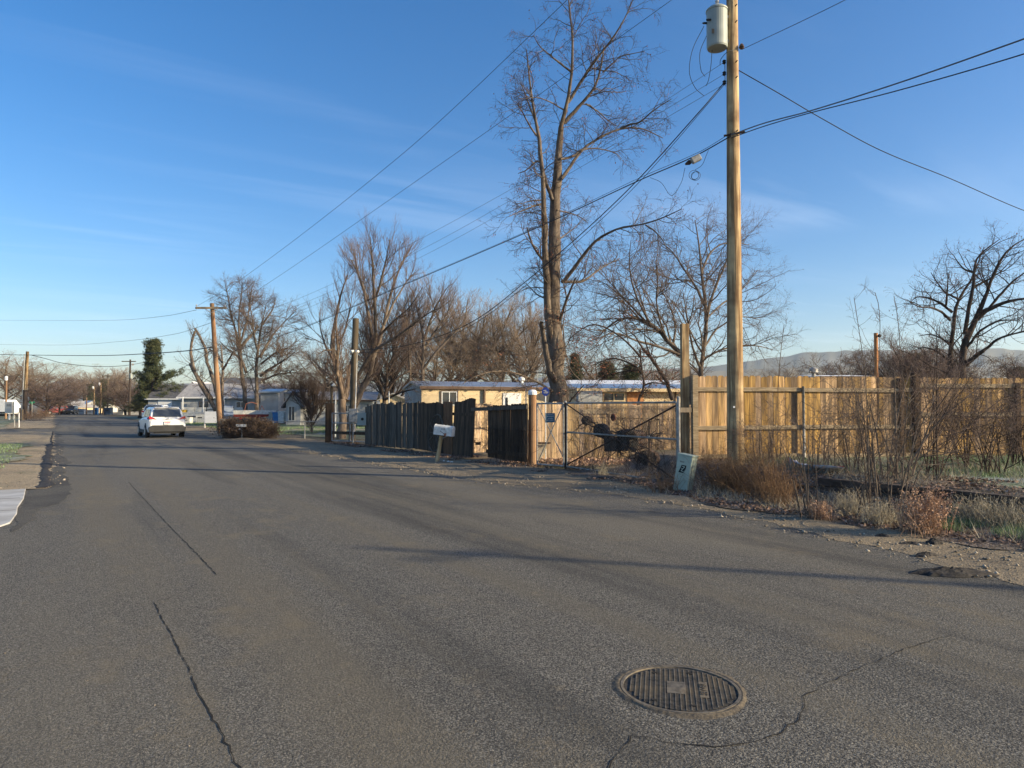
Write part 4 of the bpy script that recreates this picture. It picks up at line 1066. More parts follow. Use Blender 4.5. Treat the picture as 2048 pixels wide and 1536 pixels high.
for px, ty, D, lab, s in [(182, 770, 200, 'small dark evergreen beside the low blue hill', 1.2), (1215, 728, 50, 'dark evergreen over the flat white roof, beside the tallest trunk', 1.0), (1262, 732, 52, 'dark evergreen above the middle of the flat white roof', 1.1), (1150, 712, 52, 'dark evergreen just right of the tallest trunk', .7), (1835, 712, 44, 'dark evergreen behind the fence left of the spiky tree', 1.2), (2040, 738, 60, 'small round evergreen beyond the fence at the right edge', 1.3), (282, 790, 110, 'low dark evergreen shrub left of the pine trunk', 1.6)]:
    c = put(e2, gd(px, D), px * .1, at(px, ty, D).z / 7, lab, sxy=s)

# --- shrubs and weeds
def shrub(name, label, base, H, nst, seed, spread=.5, mtr='bark', mtw='twig', style='spiky', dens=1.0, curve=0.0, pods=0, r0=.012, group=None, cat='shrub', scale=.6, podmat='pod', leanv=(0, 0)):
    rg_ = random.Random(seed); limbs = []
    for i in range(nst):
        a = rg_.uniform(0, 6.28); sp = spread * rg_.uniform(.2, 1) * H; h = H * rg_.uniform(.55, 1)
        bx, by = rg_.uniform(-.06, .06) * nst ** .5, rg_.uniform(-.06, .06) * nst ** .5
        c, s = math.cos(a) * sp + leanv[0] * h, math.sin(a) * sp + leanv[1] * h
        limbs.append(([(bx, by, -.05), (bx + c * .25, by + s * .25, h * .35), (bx + c * .6, by + s * .6, h * .72), (bx + c * (1 + curve), by + s * (1 + curve), h)], [r0 * rg_.uniform(.8, 1.3), r0 * .8, r0 * .5, r0 * .2]))
    limbs = [([tuple(Vector(q) + Vector(base)) for q in P], Rr) for P, Rr in limbs]
    return tree_from_limbs(name, label, limbs, style, seed, mtr, mtw, group, pods, scale, dens, base, cat, 1.0, podmat)
def gs(px, py):      # a point on the sloping lot seen at this pixel
    p = gr(px, py, 0)
    for _ in range(6): p = gr(px, py, HH(p.x, p.y) + .02)
    return p
GS = 'bare shrubs in front of the wooden fence'
shr = [
    (1765, 1040, 2.2, 16, .34, 'largest many stemmed bare shrub before the wooden fence', 'bark', (.03, 0), 1),
    (1795, 1005, 2.5, 7, .42, 'tall pale stemmed shrub leaning right over the fence corner', 'barkpale', (.28, -.12), 2),
    (1688, 985, 1.9, 9, .30, 'thin bare shrub just left of the largest one', 'bark', (0, 0), 3),
    (1612, 1035, 1.5, 6, .3, 'curving bare shrub beside the plastic sheet', 'bark', (-.2, .05), 4),
    (1560, 960, 1.3, 10, .30, 'twiggy shrub between utility pole and steel fence post', 'bark', (0, 0), 5),
    (1862, 960, 2.2, 9, .38, 'bare shrub against the right fence panel, beyond the timber wall', 'barkdark', (.1, 0), 6),
    (1925, 940, 1.7, 12, .4, 'dense dark shrub at the right fence panel', 'barkdark', (0, 0), 7),
    (1985, 950, 1.5, 12, .42, 'dark tangled shrub near the right edge', 'barkdark', (0, 0), 8),
    (2040, 935, 1.6, 14, .42, 'darkest tangled shrub cut by the right edge', 'barkdark', (0, 0), 9),
    (1730, 950, 1.6, 8, .3, 'slender shrub in front of the tan fence right of the steel post', 'bark', (0, 0), 10),
    (1520, 945, 1.0, 8, .3, 'low twiggy shrub just right of the utility pole', 'bark', (0, 0), 11),
    (1640, 950, 1.2, 7, .3, 'low bare shrub at the foot of the steel post', 'bark', (0, 0), 12),
]
for (px, py, H, n, sp, lab, mtr, ln, sd) in shr:
    shrub('bare_shrub', lab, tuple(gs(px, py)), H, n, 200 + sd, sp, mtr, 'twig' if sd < 6 else 'twigred', 'spiky', .55 if sd < 6 else 1.1, .1, 0, .011 if sd != 2 else .022, GS, leanv=ln)
# tall single whips
for (pts, D, lab, sd) in [
    ([(1712, 1000), (1735, 860), (1733, 760), (1718, 660), (1708, 595)], 12.5, 'longest single bare whip rising left of the orange post', 1),
    ([(1795, 980), (1760, 860), (1755, 760), (1761, 660), (1757, 590), (1750, 585)], 12.0, 'bare whip with a hooked tip above the orange post', 2),
    ([(1830, 980), (1815, 850), (1800, 700), (1797, 640), (1788, 592)], 12.6, 'bare whip rising just right of the orange post', 3),
    ([(1552, 960), (1556, 860), (1556, 760), (1562, 700), (1568, 650)], 13.5, 'thin bare whip between the utility pole and the hills', 4)]:
    tree_from_limbs('bare_whip', lab, traced(D, [(pts, 1.3, .5, .3)]), 'spiky', 300 + sd, 'bark', 'twig', 'tall bare whips before the wooden fence', base=tuple(at(*pts[0], D)), scale=.35, dens=.7, cat='shrub')
# brown weeds round the pole
def weed(label, base, H, Wd, seed, m='dryw', n=260, leafn=2600, leaf=.016, up=.5, cat='weed', name='dry_weed', group='dry weeds along the verge', sm='twigred'):
    r_ = np.random.default_rng(seed)
    b = np.stack([r_.normal(0, Wd * .25, n), r_.normal(0, Wd * .25, n), np.full(n, -.02)], -1)
    a = r_.random(n) * 6.28; d = np.stack([np.cos(a) * (1 - up), np.sin(a) * (1 - up), np.full(n, .35 + up)], -1)
    d /= np.linalg.norm(d, axis=1, keepdims=True)
    N = 6; L = H * (.5 + .6 * r_.random(n)); P = np.empty((n, N, 3)); P[:, 0] = b
    for k in range(1, N):
        d = d + r_.normal(0, .16, (n, 3)); d /= np.linalg.norm(d, axis=1, keepdims=True)
        P[:, k] = P[:, k - 1] + d * (L / (N - 1))[:, None]
    P[..., 2] = np.maximum(P[..., 2], -.03)
    Rr = .0036 * np.linspace(1, .4, N)[None] * np.ones((n, 1))
    t = thing(name, label, cat, base, 0, group)
    P2, R2 = spawn(r_, P, Rr, 4.5, .2, 40, H * .3, .3, .7, 4, .2, (0, 0, 0), rmin=.0016)
    V, Q = tube_arrays([(P, Rr, 3), (P2, R2, 3)])
    link('stalk', np_mesh('stalk', V, Q), MT[sm], t)
    allp = np.concatenate([P2[:, 1:].reshape(-1, 3), P[:, 2:].reshape(-1, 3)])
    c = allp[r_.integers(0, len(allp), leafn)] + r_.normal(0, .012, (leafn, 3))
    u = r_.normal(size=(leafn, 3)); u /= np.linalg.norm(u, axis=1, keepdims=True)
    v = np.cross(u, r_.normal(size=(leafn, 3))); v /= np.linalg.norm(v, axis=1, keepdims=True)
    s_ = (leaf * (.4 + r_.random(leafn)))[:, None]
    V = np.stack([c, c + u * s_ * .5 + v * s_ * .3, c + u * s_, c + u * s_ * .5 - v * s_ * .3], 1).reshape(-1, 3)
    link('foliage', np_mesh('foliage', V, np.arange(4 * leafn).reshape(-1, 4)), MT[m], t)
    return t
for (px, py, H, Wd, m, lab, nn, lf) in [
    (1440, 985, .75, .6, 'dryw', 'brown dry weed clump left of the utility pole base', 220, 3000),
    (1480, 990, .65, .6, 'dryw', 'brown dry weed clump wrapped round the utility pole foot', 240, 3200),
    (1540, 1000, .80, .7, 'dryw', 'tall brown dry weed clump right of the utility pole', 260, 3600),
    (1562, 1012, .50, .4, 'dryw', 'brown dry weed clump left of the plastic sheet', 180, 2000),
    (1500, 960, .70, .7, 'dryw', 'brown dry weeds behind the utility pole', 220, 2600),
    (1418, 960, .55, .5, 'dryw', 'brown dry weeds at the edge of the green utility box', 160, 2000),
    (1848, 1070, .55, .38, 'dryo', 'bushy rust orange weed standing alone on the gravel edge', 150, 5200),
    (1955, 1050, .40, .5, 'drypale', 'pale dead grass clump below the timber wall', 240, 1200),
    (2025, 1060, .42, .6, 'drypale', 'pale dead grass clump at the right edge below the timbers', 240, 1200),
    (1705, 1030, .38, .4, 'drypale', 'pale dead grass clump by the tan rock', 160, 800),
    (1640, 1040, .28, .3, 'dryo', 'small pale tuft at the foot of the curving shrub', 120, 1200),
    (1760, 1050, .35, .5, 'drypale', 'pale stalks round the foot of the largest shrub', 200, 900),
    (1330, 985, .40, .5, 'dryw', 'thin brown weeds left of the green utility box', 110, 900),
    (1205, 950, .35, .4, 'drypale', 'sparse pale weeds under the wide gate', 60, 200)]:
    weed(lab, tuple(gs(px, py)), H * (1.1 if m == 'dryw' else 1), Wd, int(px), m, int(nn * (.75 if m == 'dryw' else 1)), int(lf * (.45 if m == 'dryw' else 1)), sm=m, up=.85 if m == 'dryo' else .6, leaf=.022 if m == 'dryo' else .016)
# dark brown dead hedge on the left
hb = gd(505, 33.0); hd = (gd(545, 32.6) - gd(455, 33.6)).normalized()
hp_ = thing('hedge', 'dense brown leafless hedge between the crossarm pole and chain link fence', 'hedge', tuple(gd(500, 33)))
r_ = np.random.default_rng(77); n = 1500
a0, a1 = np.array(gd(452, 33.4)), np.array(gd(543, 32.8)); B0 = np.array(hp_.location)
tt = r_.random(n); b = a0[None] * (1 - tt[:, None]) + a1[None] * tt[:, None] + np.stack([r_.normal(0, .16, n), r_.normal(0, .16, n), n * [0]], -1)
d = np.stack([r_.normal(0, .2, n), r_.normal(0, .2, n), np.ones(n)], -1); d /= np.linalg.norm(d, axis=1, keepdims=True)
P = np.empty((n, 6, 3)); P[:, 0] = b; L = .95 * (.7 + .35 * r_.random(n)) * (1 - .25 * (tt > .8))
for k in range(1, 6):
    d = d + r_.normal(0, .2, (n, 3)); d /= np.linalg.norm(d, axis=1, keepdims=True); P[:, k] = P[:, k - 1] + d * (L / 5)[:, None]
P[..., 2] = np.maximum(P[..., 2], 0)
Rr = .005 * np.linspace(1, .4, 6)[None] * np.ones((n, 1))
P2, R2 = spawn(r_, P, Rr, 14, .1, 55, .28, .2, .7, 4, .2, (0, 0, 0), rmin=.003, maxn=22000)
V, Q = tube_arrays([(P, Rr, 3), (P2, R2, 3)]); link('branches', np_mesh('branches', V - B0, Q), MT['twig'], hp_)
c = P2[r_.integers(0, len(P2), 14000), -1] - B0; u = r_.normal(size=(14000, 3)) * .02; v = r_.normal(size=(14000, 3)) * .012
V = np.stack([c - u, c + v, c + u, c - v], 1).reshape(-1, 3); link('foliage', np_mesh('foliage', V, np.arange(56000).reshape(-1, 4)), MT['leafdark'], hp_)
# weeds on the left verge beyond the side street, scrub along the far yards
for (px, py, H, W, lab) in [(70, 842, 1.2, 2.2, 'brown scrub round the foot of the pale wooden pole'), (92, 836, 1.2, 2.5, 'brown scrub by the street right of the pale wooden pole'), (50, 838, .9, 1.5, 'tan weeds at the foot of the pale wooden pole')]:
    weed(lab, tuple(gr(px, py)), H, W, int(px), 'dryw', 200, 2500, .05, group='scrub beside the side street')
# ------------------------------------------------------------------ fences and gates
def fence_boards(mb, P0, P1, zb, zt, wd, gap, th, dog=.03, lean=0.0, rnd=None, jit=.015, tilt=.006):
    """vertical boards from P0 to P1; zb, zt: functions of t"""
    rnd = rnd or random.Random(1)
    P0, P1 = Vector((P0[0], P0[1], 0)), Vector((P1[0], P1[1], 0)); L = (P1 - P0).length; u = (P1 - P0).normalized(); nn = u.cross(ZZ)
    s = 0.0
    while s < L - wd * .5:
        w_ = min(wd * rnd.uniform(.94, 1.06), L - s)
        t = s / L; a = s; b = s + w_
        z0, z1 = zb(t) + rnd.uniform(-jit, jit) * .5, zt(t) + rnd.uniform(-jit, jit)
        k = rnd.uniform(-tilt, tilt); o = rnd.uniform(-.003, .003)
        def pt(ss, z, n_): return P0 + u * (ss + k * (z - z0)) + nn * (n_ + o + lean * (z - z0)) + ZZ * z
        d = min(dog, w_ * .35)
        prof = [(a, z0), (b, z0), (b, z1 - d), (b - d, z1), (a + d, z1), (a, z1 - d)]
        f_ = [pt(x, z, th / 2) for x, z in prof]; bk = [pt(x, z, -th / 2) for x, z in prof]
        n = len(prof)
        mb.add(f_ + bk, [tuple(range(n)), tuple(reversed(range(n, 2 * n)))] + [(i, n + i, n + (i + 1) % n, (i + 1) % n) for i in range(n)])
        s += w_ + gap * rnd.uniform(.3, 1.7)
    return mb
def chain_link(name, parent, P0, P1, z0, z1, pitch=.06, r=.0016, m='mesh', quad=None):
    """woven wire as crossing diagonals; quad: (top-left, top-right, bottom-right, bottom-left) for odd shapes"""
    A, B = Vector((P0[0], P0[1], 0)), Vector((P1[0], P1[1], 0)); L = (B - A).length; H = z1 - z0
    segs = []
    n = int((L + H) / pitch)
    for i in range(n + 1):
        for sgn in (1, -1):
            x0 = i * pitch - (H if sgn > 0 else 0); x1 = x0 + sgn * H
            za, zb_ = z0, z1
            xa, xb = x0, x1
            if xa > xb: xa, xb, za, zb_ = xb, xa, zb_, za
            if xb <= 0 or xa >= L: continue
            if xa < 0: za += (zb_ - za) * (0 - xa) / (xb - xa); xa = 0
            if xb > L: zb_ = za + (zb_ - za) * (L - xa) / (xb - xa); xb = L
            u = (B - A) / L
            segs.append((A + u * xa + ZZ * za, A + u * xb + ZZ * zb_))
    P = np.array([[tuple(a), tuple(b)] for a, b in segs]); Rr = np.full((len(P), 2), r)
    V, Q = tube_arrays([(P, Rr, 3)])
    o = np_mesh(name, V - np.array(ORG[parent.name]), Q)
    return link(name, o, MT[m], parent)

# tan board fence, first stretch (turned a little towards the sun)
def mk_tan(name, label, A, B, zb, zt, rails, posts, seed, railm='rail', front=-1):
    t = thing(name, label, 'fence', (A.x, A.y, zb))
    rnd = random.Random(seed)
    fence_boards(MB(), A, B, lambda q: zb, lambda q: zt, .138, .003, .017, .028, rnd=rnd).build('boards', MT['tan'], t, world=True)
    u = (B - A); u.z = 0; L = u.length; u.normalize(); nn = u.cross(ZZ)
    if nn.dot(Vector((0, 0, 0)) - A) < 0: nn = -nn        # towards the camera
    for z in rails:
        s = 0
        while s < L:
            e = min(L, s + 2.44)
            MB().beam(A + u * (s + .002) + nn * .034 + ZZ * (z + rnd.uniform(-.012, .012)), A + u * (e - .002) + nn * .034 + ZZ * (z + rnd.uniform(-.012, .012)), .038, .088).build('rail', MT[railm], t, world=True)
            s = e
    for s, m_, w_, zz in posts:
        q = A + u * s
        if m_ == 'galv': MB().tube([q + nn * .095 + ZZ * (zb - .4), q + nn * .085 + ZZ * zz], .03, 12).build('post', MT['galv'], t, world=True, smooth=True)
        else: MB().beam(q + nn * .03 + ZZ * (zb - .3), q + nn * .03 + ZZ * zz, w_, w_, up=nn).build('post', MT[m_], t, world=True)
    return t
FA, FB = gd(1388, 15.2), gd(1826, 15.95)
zt1 = at(1600, 754, 15.8).z
tf = mk_tan('wooden_fence', 'tan dog-eared board fence with three rails behind the utility pole', FA, FB, at(1388, 925, 15.5).z, zt1, [at(1388, 779, 15.4).z, at(1388, 855, 15.4).z, at(1388, 912, 15.4).z], [(.0, 'rail', .12, zt1 + .01), (2.52, 'galv', .06, at(1612, 773, 15.6).z), (4.95, 'dark', .12, zt1 - .02)], 3)
FC, FD = gd(1832, 15.95), gd(2330, 16.3)
tf2 = mk_tan('wooden_fence', 'darker orange board fence with a white-edged middle rail at the right edge', FC, FD, at(1830, 935, 15.6).z, at(1900, 754, 15.6).z, [at(1900, 771, 15.5).z, at(1900, 829, 15.5).z], [(-.02, 'dark', .14, at(1830, 745, 15.6).z), (2.4, 'dark', .11, at(1900, 764, 15.6).z)], 5)
# tall wooden posts
def post(label, px, topy, D, basez, wpx, m, name='wooden_post', lean=(0, 0), sq=False, cap=None, extra=None, boty=None):
    b = gd(px, D, basez - .3); tp = at(px, topy, D)
    tp = Vector((b.x, b.y, tp.z)) + RT * lean[0] + FW * lean[1]
    t = thing(name, label, 'post', (b.x, b.y, basez))
    r = wpx / 2 * D / F
    if sq: MB().beam(b, tp, r * 2, r * 2, up=RT).build('shaft', MT[m], t, world=True, bevel=.01)
    else: MB().tube([b.lerp(tp, k / 6) for k in range(7)], [r * (1.06 - .1 * k / 6) for k in range(7)], 14).build('shaft', MT[m], t, world=True, smooth=False)
    if cap: MB().lathe((tp.x, tp.y, tp.z - .10), [(r + .012, 0), (r + .014, .08), (r * .8, .125), (.01, .14)], 14).build('cap', MT[cap], t, world=True)
    return t
post('tall square weathered post at the left end of the tan board fence', 1370, 648, 15.3, .1, 15, 'pole', sq=True)
op = post('orange sunlit post with a small lamp standing beyond the fence', 1754, 666, 19, 0, 7.5, 'orangew')
q = at(1759, 671, 18.9); MB().lathe((q.x, q.y, q.z - .05), [(.02, 0), (.05, .02), (.05, .06), (.015, .09)], 10).build('lamp', MT['black'], op, world=True)
post('round brown gate post with a white metal cap', 1065, 782, 18.1, 0, 16, 'pole_red', cap='whitep')
post('thick dark square gate post at the left end of the driveway gate', 660, 806, 29.3, 0, 15, 'dark', sq=True)
lp = post('thin pole carrying a dusk lamp behind the leftmost dark gate post', 663, 768, 34, 0, 5, 'pole_grey', name='lamp_pole')
q = at(668, 767, 34); mb = MB(); mb.tube([at(663, 764, 34), q], .02, 6); mb.build('arm', MT['galv'], lp, world=True); MB().lathe((q.x, q.y, q.z - .16), [(.05, 0), (.13, .05), (.10, .12), (.03, .16)], 12).build('lamp', MT['whitep'], lp, world=True)
post('slim white pipe standing beside the dusk lamp pole', 671, 782, 35, 0, 2.4, 'whitep', name='pipe')
post('slim pale pipe standing above the weathered grey boards', 778, 783, 27, 0, 2.2, 'whited', name='pipe')
post('slim pipe with a pale tip rising behind the dark gate panel', 1052, 772, 22, 0, 2.2, 'whited', name='pipe')
# the tall lamp pole with conduit and meter
tp = post('tall mossy post with floodlights, conduit and electric meter by the tube gate', 704, 637, 28.5, 0, 13, 'pole_grey', name='meter_pole', lean=(.13, 0))
d = 28.3
mb = MB(); mb.tube([at(709, 868, d - .1), at(712.5, 760, d - .1), at(714, 704, d - .1)], .022, 8); mb.build('conduit', MT['whited'], tp, world=True, smooth=True)
for dx_ in (-4.5, 5.5):
    q = at(709 + dx_, 703, d - .15); MB().lathe(q, [(.05, -.07), (.075, .04), (.02, .08)], 12, axis=(-FW * .6 + RT * (.8 if dx_ > 0 else -.8) - ZZ * .5)).build('floodlight', MT['whited'], tp, world=True, fix=True)
q = at(707, 824, d - .15); MB().box((q.x, q.y, q.z - .14), (.34, .16, .55), -YAW).build('meter_box', MT['galv'], tp, world=True, bevel=.01)
q = at(724, 838, 27.6); 
mx_ = MB(); mx_.box((q.x, q.y, q.z), (.36, .14, .50), -YAW); o = mx_.build('outlet_box', MT['trafo'], tp, world=True, bevel=.01)
MB().lathe(tuple(q + RT * (.03) - FW * .075), [(.055, 0), (.055, .02)], 14, axis=-FW).build('meter_hole', MT['black'], o, world=True)
mb = MB(); mb.tube([at(706, 892, d - .2), at(707, 845, d - .2)], .03, 8); mb.build('riser_pipe', MT['galv'], tp, world=True)

# tube gate at the old driveway
tg = thing('tube_gate', 'blue grey steel tube gate with chain link between dark posts', 'gate', tuple(gr(690, 889)))
ga, gb = gr(664, 887), gr(738, 890)
ga.z = gb.z = 0
zt = at(700, 827, 28).z; zl = .12
mb = MB()
for a, b in ((ga + ZZ * zt, gb + ZZ * zt), (ga + ZZ * zl, gb + ZZ * zl), (ga + ZZ * .85, gb + ZZ * .85), (ga + ZZ * zl, ga + ZZ * zt), (gb + ZZ * zl, gb + ZZ * zt), (ga.lerp(gb, .5) + ZZ * zl, ga.lerp(gb, .5) + ZZ * zt)):
    mb.tube([a, b], .024, 8)
mb.build('frame', MT['galv'], tg, world=True)
chain_link('mesh', tg, ga, gb, zl, zt, .075, .0022)
mb = MB(); mb.beam(ga + ZZ * .45, gb + ZZ * .45, .04, .12); mb.build('bottom_board', MT['dark'], tg, world=True)

# weathered grey boards, then dark boards with the brown patch
A, B = gr(730, 890), gr(838, 900)
gf = thing('board_fence', 'weathered grey uneven board fence left of the wagon wheel', 'fence', (A.x, A.y, 0))
rnd = random.Random(8)
fence_boards(MB(), A, B, lambda t: .02, lambda t: 1.56 + .10 * min(1, t * 5) + .02 * math.sin(t * 40), .14, .014, .02, .01, rnd=rnd, jit=.05, tilt=.012).build('boards', MT['greyw'], gf, world=True)
u = (B - A).normalized(); nn = u.cross(ZZ)
for z in (.5, 1.25): MB().beam(A - nn * 0 + Vector((.04, 0, z)), B + Vector((.04, 0, z)), .04, .09).build('rail', MT['dark'], gf, world=True)
A, B = gr(838, 900), gr(946, 917)
df = thing('board_fence', 'dark solid board fence with one brown patch behind the mailbox', 'fence', (A.x, A.y, 0))
P_ = lambda t: A.lerp(B, t)
topf = lambda t: 1.66 + .12 * sstep(.55, 1.0, t) + .02 * math.sin(t * 23)
fence_boards(MB(), P_(0), P_(.50), lambda t: .02, lambda t: topf(t * .5), .13, .002, .02, .035, lean=0, rnd=rnd).build('boards', MT['dark'], df, world=True)
fence_boards(MB(), P_(.502), P_(.655), lambda t: .02, lambda t: topf(.58) + .01, .14, .002, .02, .01, rnd=rnd, jit=.005).build('brown_boards', MT['brownw'], df, world=True)
fence_boards(MB(), P_(.657), P_(1.0), lambda t: .02, lambda t: topf(.657 + .343 * t), .13, .002, .02, .03, lean=-.05, rnd=rnd).build('boards', MT['dark'], df, world=True)
for z in (.5, 1.3): MB().beam(A + Vector((.06, 0, z)), B + Vector((.06, 0, z)), .04, .09).build('rail', MT['dark'], df, world=True)
# wagon wheel
wc = gr(880, 909) * 0
q0 = gr(872, 916); q0.z = 0
Rw = (at(872, 829, 22.0).z - at(872, 903, 22.0).z) / 2
wcen = gd(871, 22.1, Rw + .04); ax = Vector((-.99, .1, .12)).normalized()
ww_ = thing('wagon_wheel', 'old iron wagon wheel leaning against the dark board fence', 'wheel', (wcen.x, wcen.y, 0.0))
v_ = ray(871, 866); wcen = Vector((0, 0, CAMH)) + v_ * (10.25 / v_.x); Rw = 37 * wcen.dot(FW) / F; ww_.location = (wcen.x, wcen.y, 0); ORG[ww_.name] = Vector(ww_.location)
MB().ring(wcen, Rw, .022, ax, 36, 6).build('rim', MT['greyw'], ww_, world=True)
mb = MB(); mb.lathe(wcen - ax * .08, [(.05, 0), (.07, .03), (.07, .13), (.04, .17)], 12, axis=ax); mb.build('hub', MT['greyw'], ww_, world=True)
mb = MB(); a_ = ax.cross(ZZ).normalized(); b_ = ax.cross(a_)
for k in range(14):
    t = k * 2 * math.pi / 14; dd = a_ * math.cos(t) + b_ * math.sin(t); mb.tube([wcen + dd * .05, wcen + dd * Rw], .011, 5)
mb.build('spokes', MT['greyw'], ww_, world=True)
# short sunlit panel seen in the gap
A, B = gd(948, 21.6), gd(985, 22.2)
gp = thing('fence_panel', 'narrow sunlit board panel in the gap left of the dark gate', 'fence', (A.x, A.y, 0))
fence_boards(MB(), A, B, lambda t: .1, lambda t: 1.62, .14, .004, .02, .02, rnd=rnd).build('boards', MT['gateboard'], gp, world=True)
MB().box(at(956, 887, 21.5), (.16, .05, .09), -YAW).build('hinge', MT['black'], gp, world=True)
# dark gate panel
A, B = gr(976, 922), gr(1058, 933)
dg = thing('board_gate', 'dark board gate with a heavy grey top rail left of the capped post', 'gate', (A.x, A.y, 0))
fence_boards(MB(), A, B, lambda t: .10, lambda t: 1.56 + .06 * t, .13, .006, .02, .03, rnd=rnd).build('boards', MT['dark'], dg, world=True)
MB().beam(gr(946, 918) * 1 + Vector((-.05, 0, 1.45)), B + Vector((-.05, 0, 1.52)), .05, .10).build('top_rail', MT['greyw'], dg, world=True)
MB().beam(A + Vector((-.045, 0, .28)), B + Vector((-.045, 0, .28)), .04, .10).build('bottom_rail', MT['dark'], dg, world=True)
# light board fence behind the gates
A, B = gd(1068, 19.9), gd(1379, 16.9)
lf = thing('board_fence', 'pale sunlit board fence seen through the wide chain link gate', 'fence', (A.x, A.y, 0))
A, B = gd(1066, 18.9), gd(1384, 19.9)
fence_boards(MB(), A, B, lambda t: .02, lambda t: 1.62 + .02 * math.sin(t * 17), .125, .006, .02, .02, rnd=rnd, jit=.03, tilt=.012).build('boards', MT['gateboard'], lf, world=True)
u = (B - A).normalized()
o = MB().beam(A.lerp(B, .30) + ZZ * 1.40 - FW * .05, A.lerp(B, .52) + ZZ * 1.40 - FW * .04, .03, .12).build('nailed_board', MT['rail'], lf, world=True)
# vines dried on the fence and gate
def vines(label, A, B, z0, z1, n, seed, m='twigdark', off=.06, name='dry_vines', Lr=(.5, 1.4)):
    r_ = np.random.default_rng(seed); A_, B_ = np.array(A), np.array(B)
    t = r_.random(n); P = np.empty((n, 9, 3)); P[:, 0] = A_[None] * (1 - t[:, None]) + B_[None] * t[:, None]; P[:, 0, 2] = z0 + (z1 - z0) * r_.random(n) ** 1.6
    u = (B_ - A_) / np.linalg.norm(B_ - A_); fwd = np.array(FW) * -off; P[:, 0] += fwd * r_.random((n, 1))
    a = r_.normal(np.pi / 2, .5, n); L = r_.uniform(*Lr, n)
    for k in range(1, 9):
        a = a + r_.normal(0, .28, n)
        P[:, k] = P[:, k - 1] + (u[None] * np.cos(a)[:, None] + np.array([[0, 0, 1.0]]) * np.sin(a)[:, None]) * (L / 8)[:, None]
    P[..., 2] = np.clip(P[..., 2], .02, z1 + .04)
    Rr = np.full((n, 9), .0055) * np.linspace(1, .5, 9)[None]
    P2, R2 = spawn(r_, P, Rr, 5, .1, 50, .25, .2, .7, 4, .25, (0, 0, 0), rmin=.0018)
    base = Vector((float(A_[0]), float(A_[1]), 0)); tt = thing(name, label, 'plant', base)
    V, Q = tube_arrays([(P, Rr, 3), (P2, R2, 3)])
    link('stems', np_mesh('stems', V - np.array(base), Q), MT[m], tt)
vines('dry brown vines climbing the right half of the pale board fence', A.lerp(B, .30) - FW * .08, B - FW * .08, .0, 1.5, 300, 4, 'twigtan')
vines('dry dark vines over the dark board gate', gr(980, 923) - Vector((.05, 0, 0)), gr(1056, 933) - Vector((.05, 0, 0)), 0, .9, 60, 5, 'twigdark')
# small pedestrian gate
A, B = gr(1073, 934.5), gr(1128, 937)
A, B = gd(1074, 17.9), gd(1127, 17.3)
sg = thing('chain_link_gate', 'narrow chain link gate with crossed braces beside the capped post', 'gate', (A.x, A.y, 0))
zt = at(1100, 807, 17.6).z; zl = .06; mb = MB()
for a, b in ((A + ZZ * zt, B + ZZ * zt), (A + ZZ * zl, B + ZZ * zl), (A + ZZ * zl, A + ZZ * zt), (B + ZZ * zl, B + ZZ * zt)): mb.tube([a, b], .021, 8)
mb.build('frame', MT['galv'], sg, world=True)
MB().tube([A + ZZ * zt, B + ZZ * (zl + .2)], .013, 6).build('brace', MT['galv'], sg, world=True)
MB().tube([A + ZZ * zl, B + ZZ * zt], .013, 6).build('brace', MT['galv'], sg, world=True)
chain_link('mesh', sg, A, B, zl, zt, .065, .0015)
q = at(1100.5, 835.5, 17.4)
MB().box(q, (.235, .008, .235), -YAW).build('notice_sign', MT['signteal'], sg, world=True)
so_ = [o for o in sg.children if o.name.startswith('notice_sign')][0]
mb = MB()
for k, (zz, hw) in enumerate(((.075, .07), (.035, .085), (-.02, .06), (-.06, .085))): mb.beam(q + ZZ * zz - RT * hw - FW * .006, q + ZZ * zz + RT * hw - FW * .006, .003, .012)
mb.build('printed_lines', MT['porc'], so_, world=True)
# blue octagonal alarm sign on a stake
q = at(1091, 783, 18.6)
bs = thing('yard_sign', 'blue octagonal alarm sign on a white stake above the narrow gate', 'sign', (q.x, q.y, 0))
MB().tube([Vector((q.x, q.y, 0)) + FW * .02, q + FW * .02 + ZZ * .1], .016, 8).build('stake', MT['whitep'], bs, world=True)
pts = [q + RT * (.105 * math.cos(R(22.5 + 45 * k))) + ZZ * (.125 * math.sin(R(22.5 + 45 * k))) for k in range(8)]
pf = MB().prism(pts, FW, .012).build('sign_plate', MT['signblue'], bs, world=True, fix=True)
mb = MB()
for (x0, z0, x1, z1) in ((-.06, .02, .02, .035), (-.02, .0, .07, -.02), (-.05, -.035, .05, -.04)): mb.beam(q + RT * x0 + ZZ * z0 - FW * .003, q + RT * x1 + ZZ * z1 - FW * .003, .004, .018)
mb.build('emblem', MT['porc'], pf, world=True)
# wide drive gate
G0, G1 = gr(1134, 937), gr(1355, 972)
wg = thing('chain_link_gate', 'wide sagging chain link driveway gate with long diagonal braces', 'gate', (G0.x, G0.y, 0))
zt = 1.62; zl = .05
mb = MB()
for a, b in ((G0 + ZZ * zt, G1 + ZZ * zt), (G0 + ZZ * zl, G1 + ZZ * zl), (G0 + ZZ * zl, G0 + ZZ * zt), (G1 + ZZ * zl, G1 + ZZ * zt), (G0 + ZZ * .90, G1 + ZZ * .90)): mb.tube([a, b], .021, 8)
mb.build('frame', MT['mesh'], wg, world=True)
for a, b in ((G0 + ZZ * (zl + .05), G1 + ZZ * (zt - .05)), (G0 + ZZ * (zt - .03), G1 + ZZ * (zl + .05))): MB().tube([a, b], .017, 6).build('brace', MT['rust'], wg, world=True)
chain_link('mesh', wg, G0, G1, zl, zt, .065, .0016)
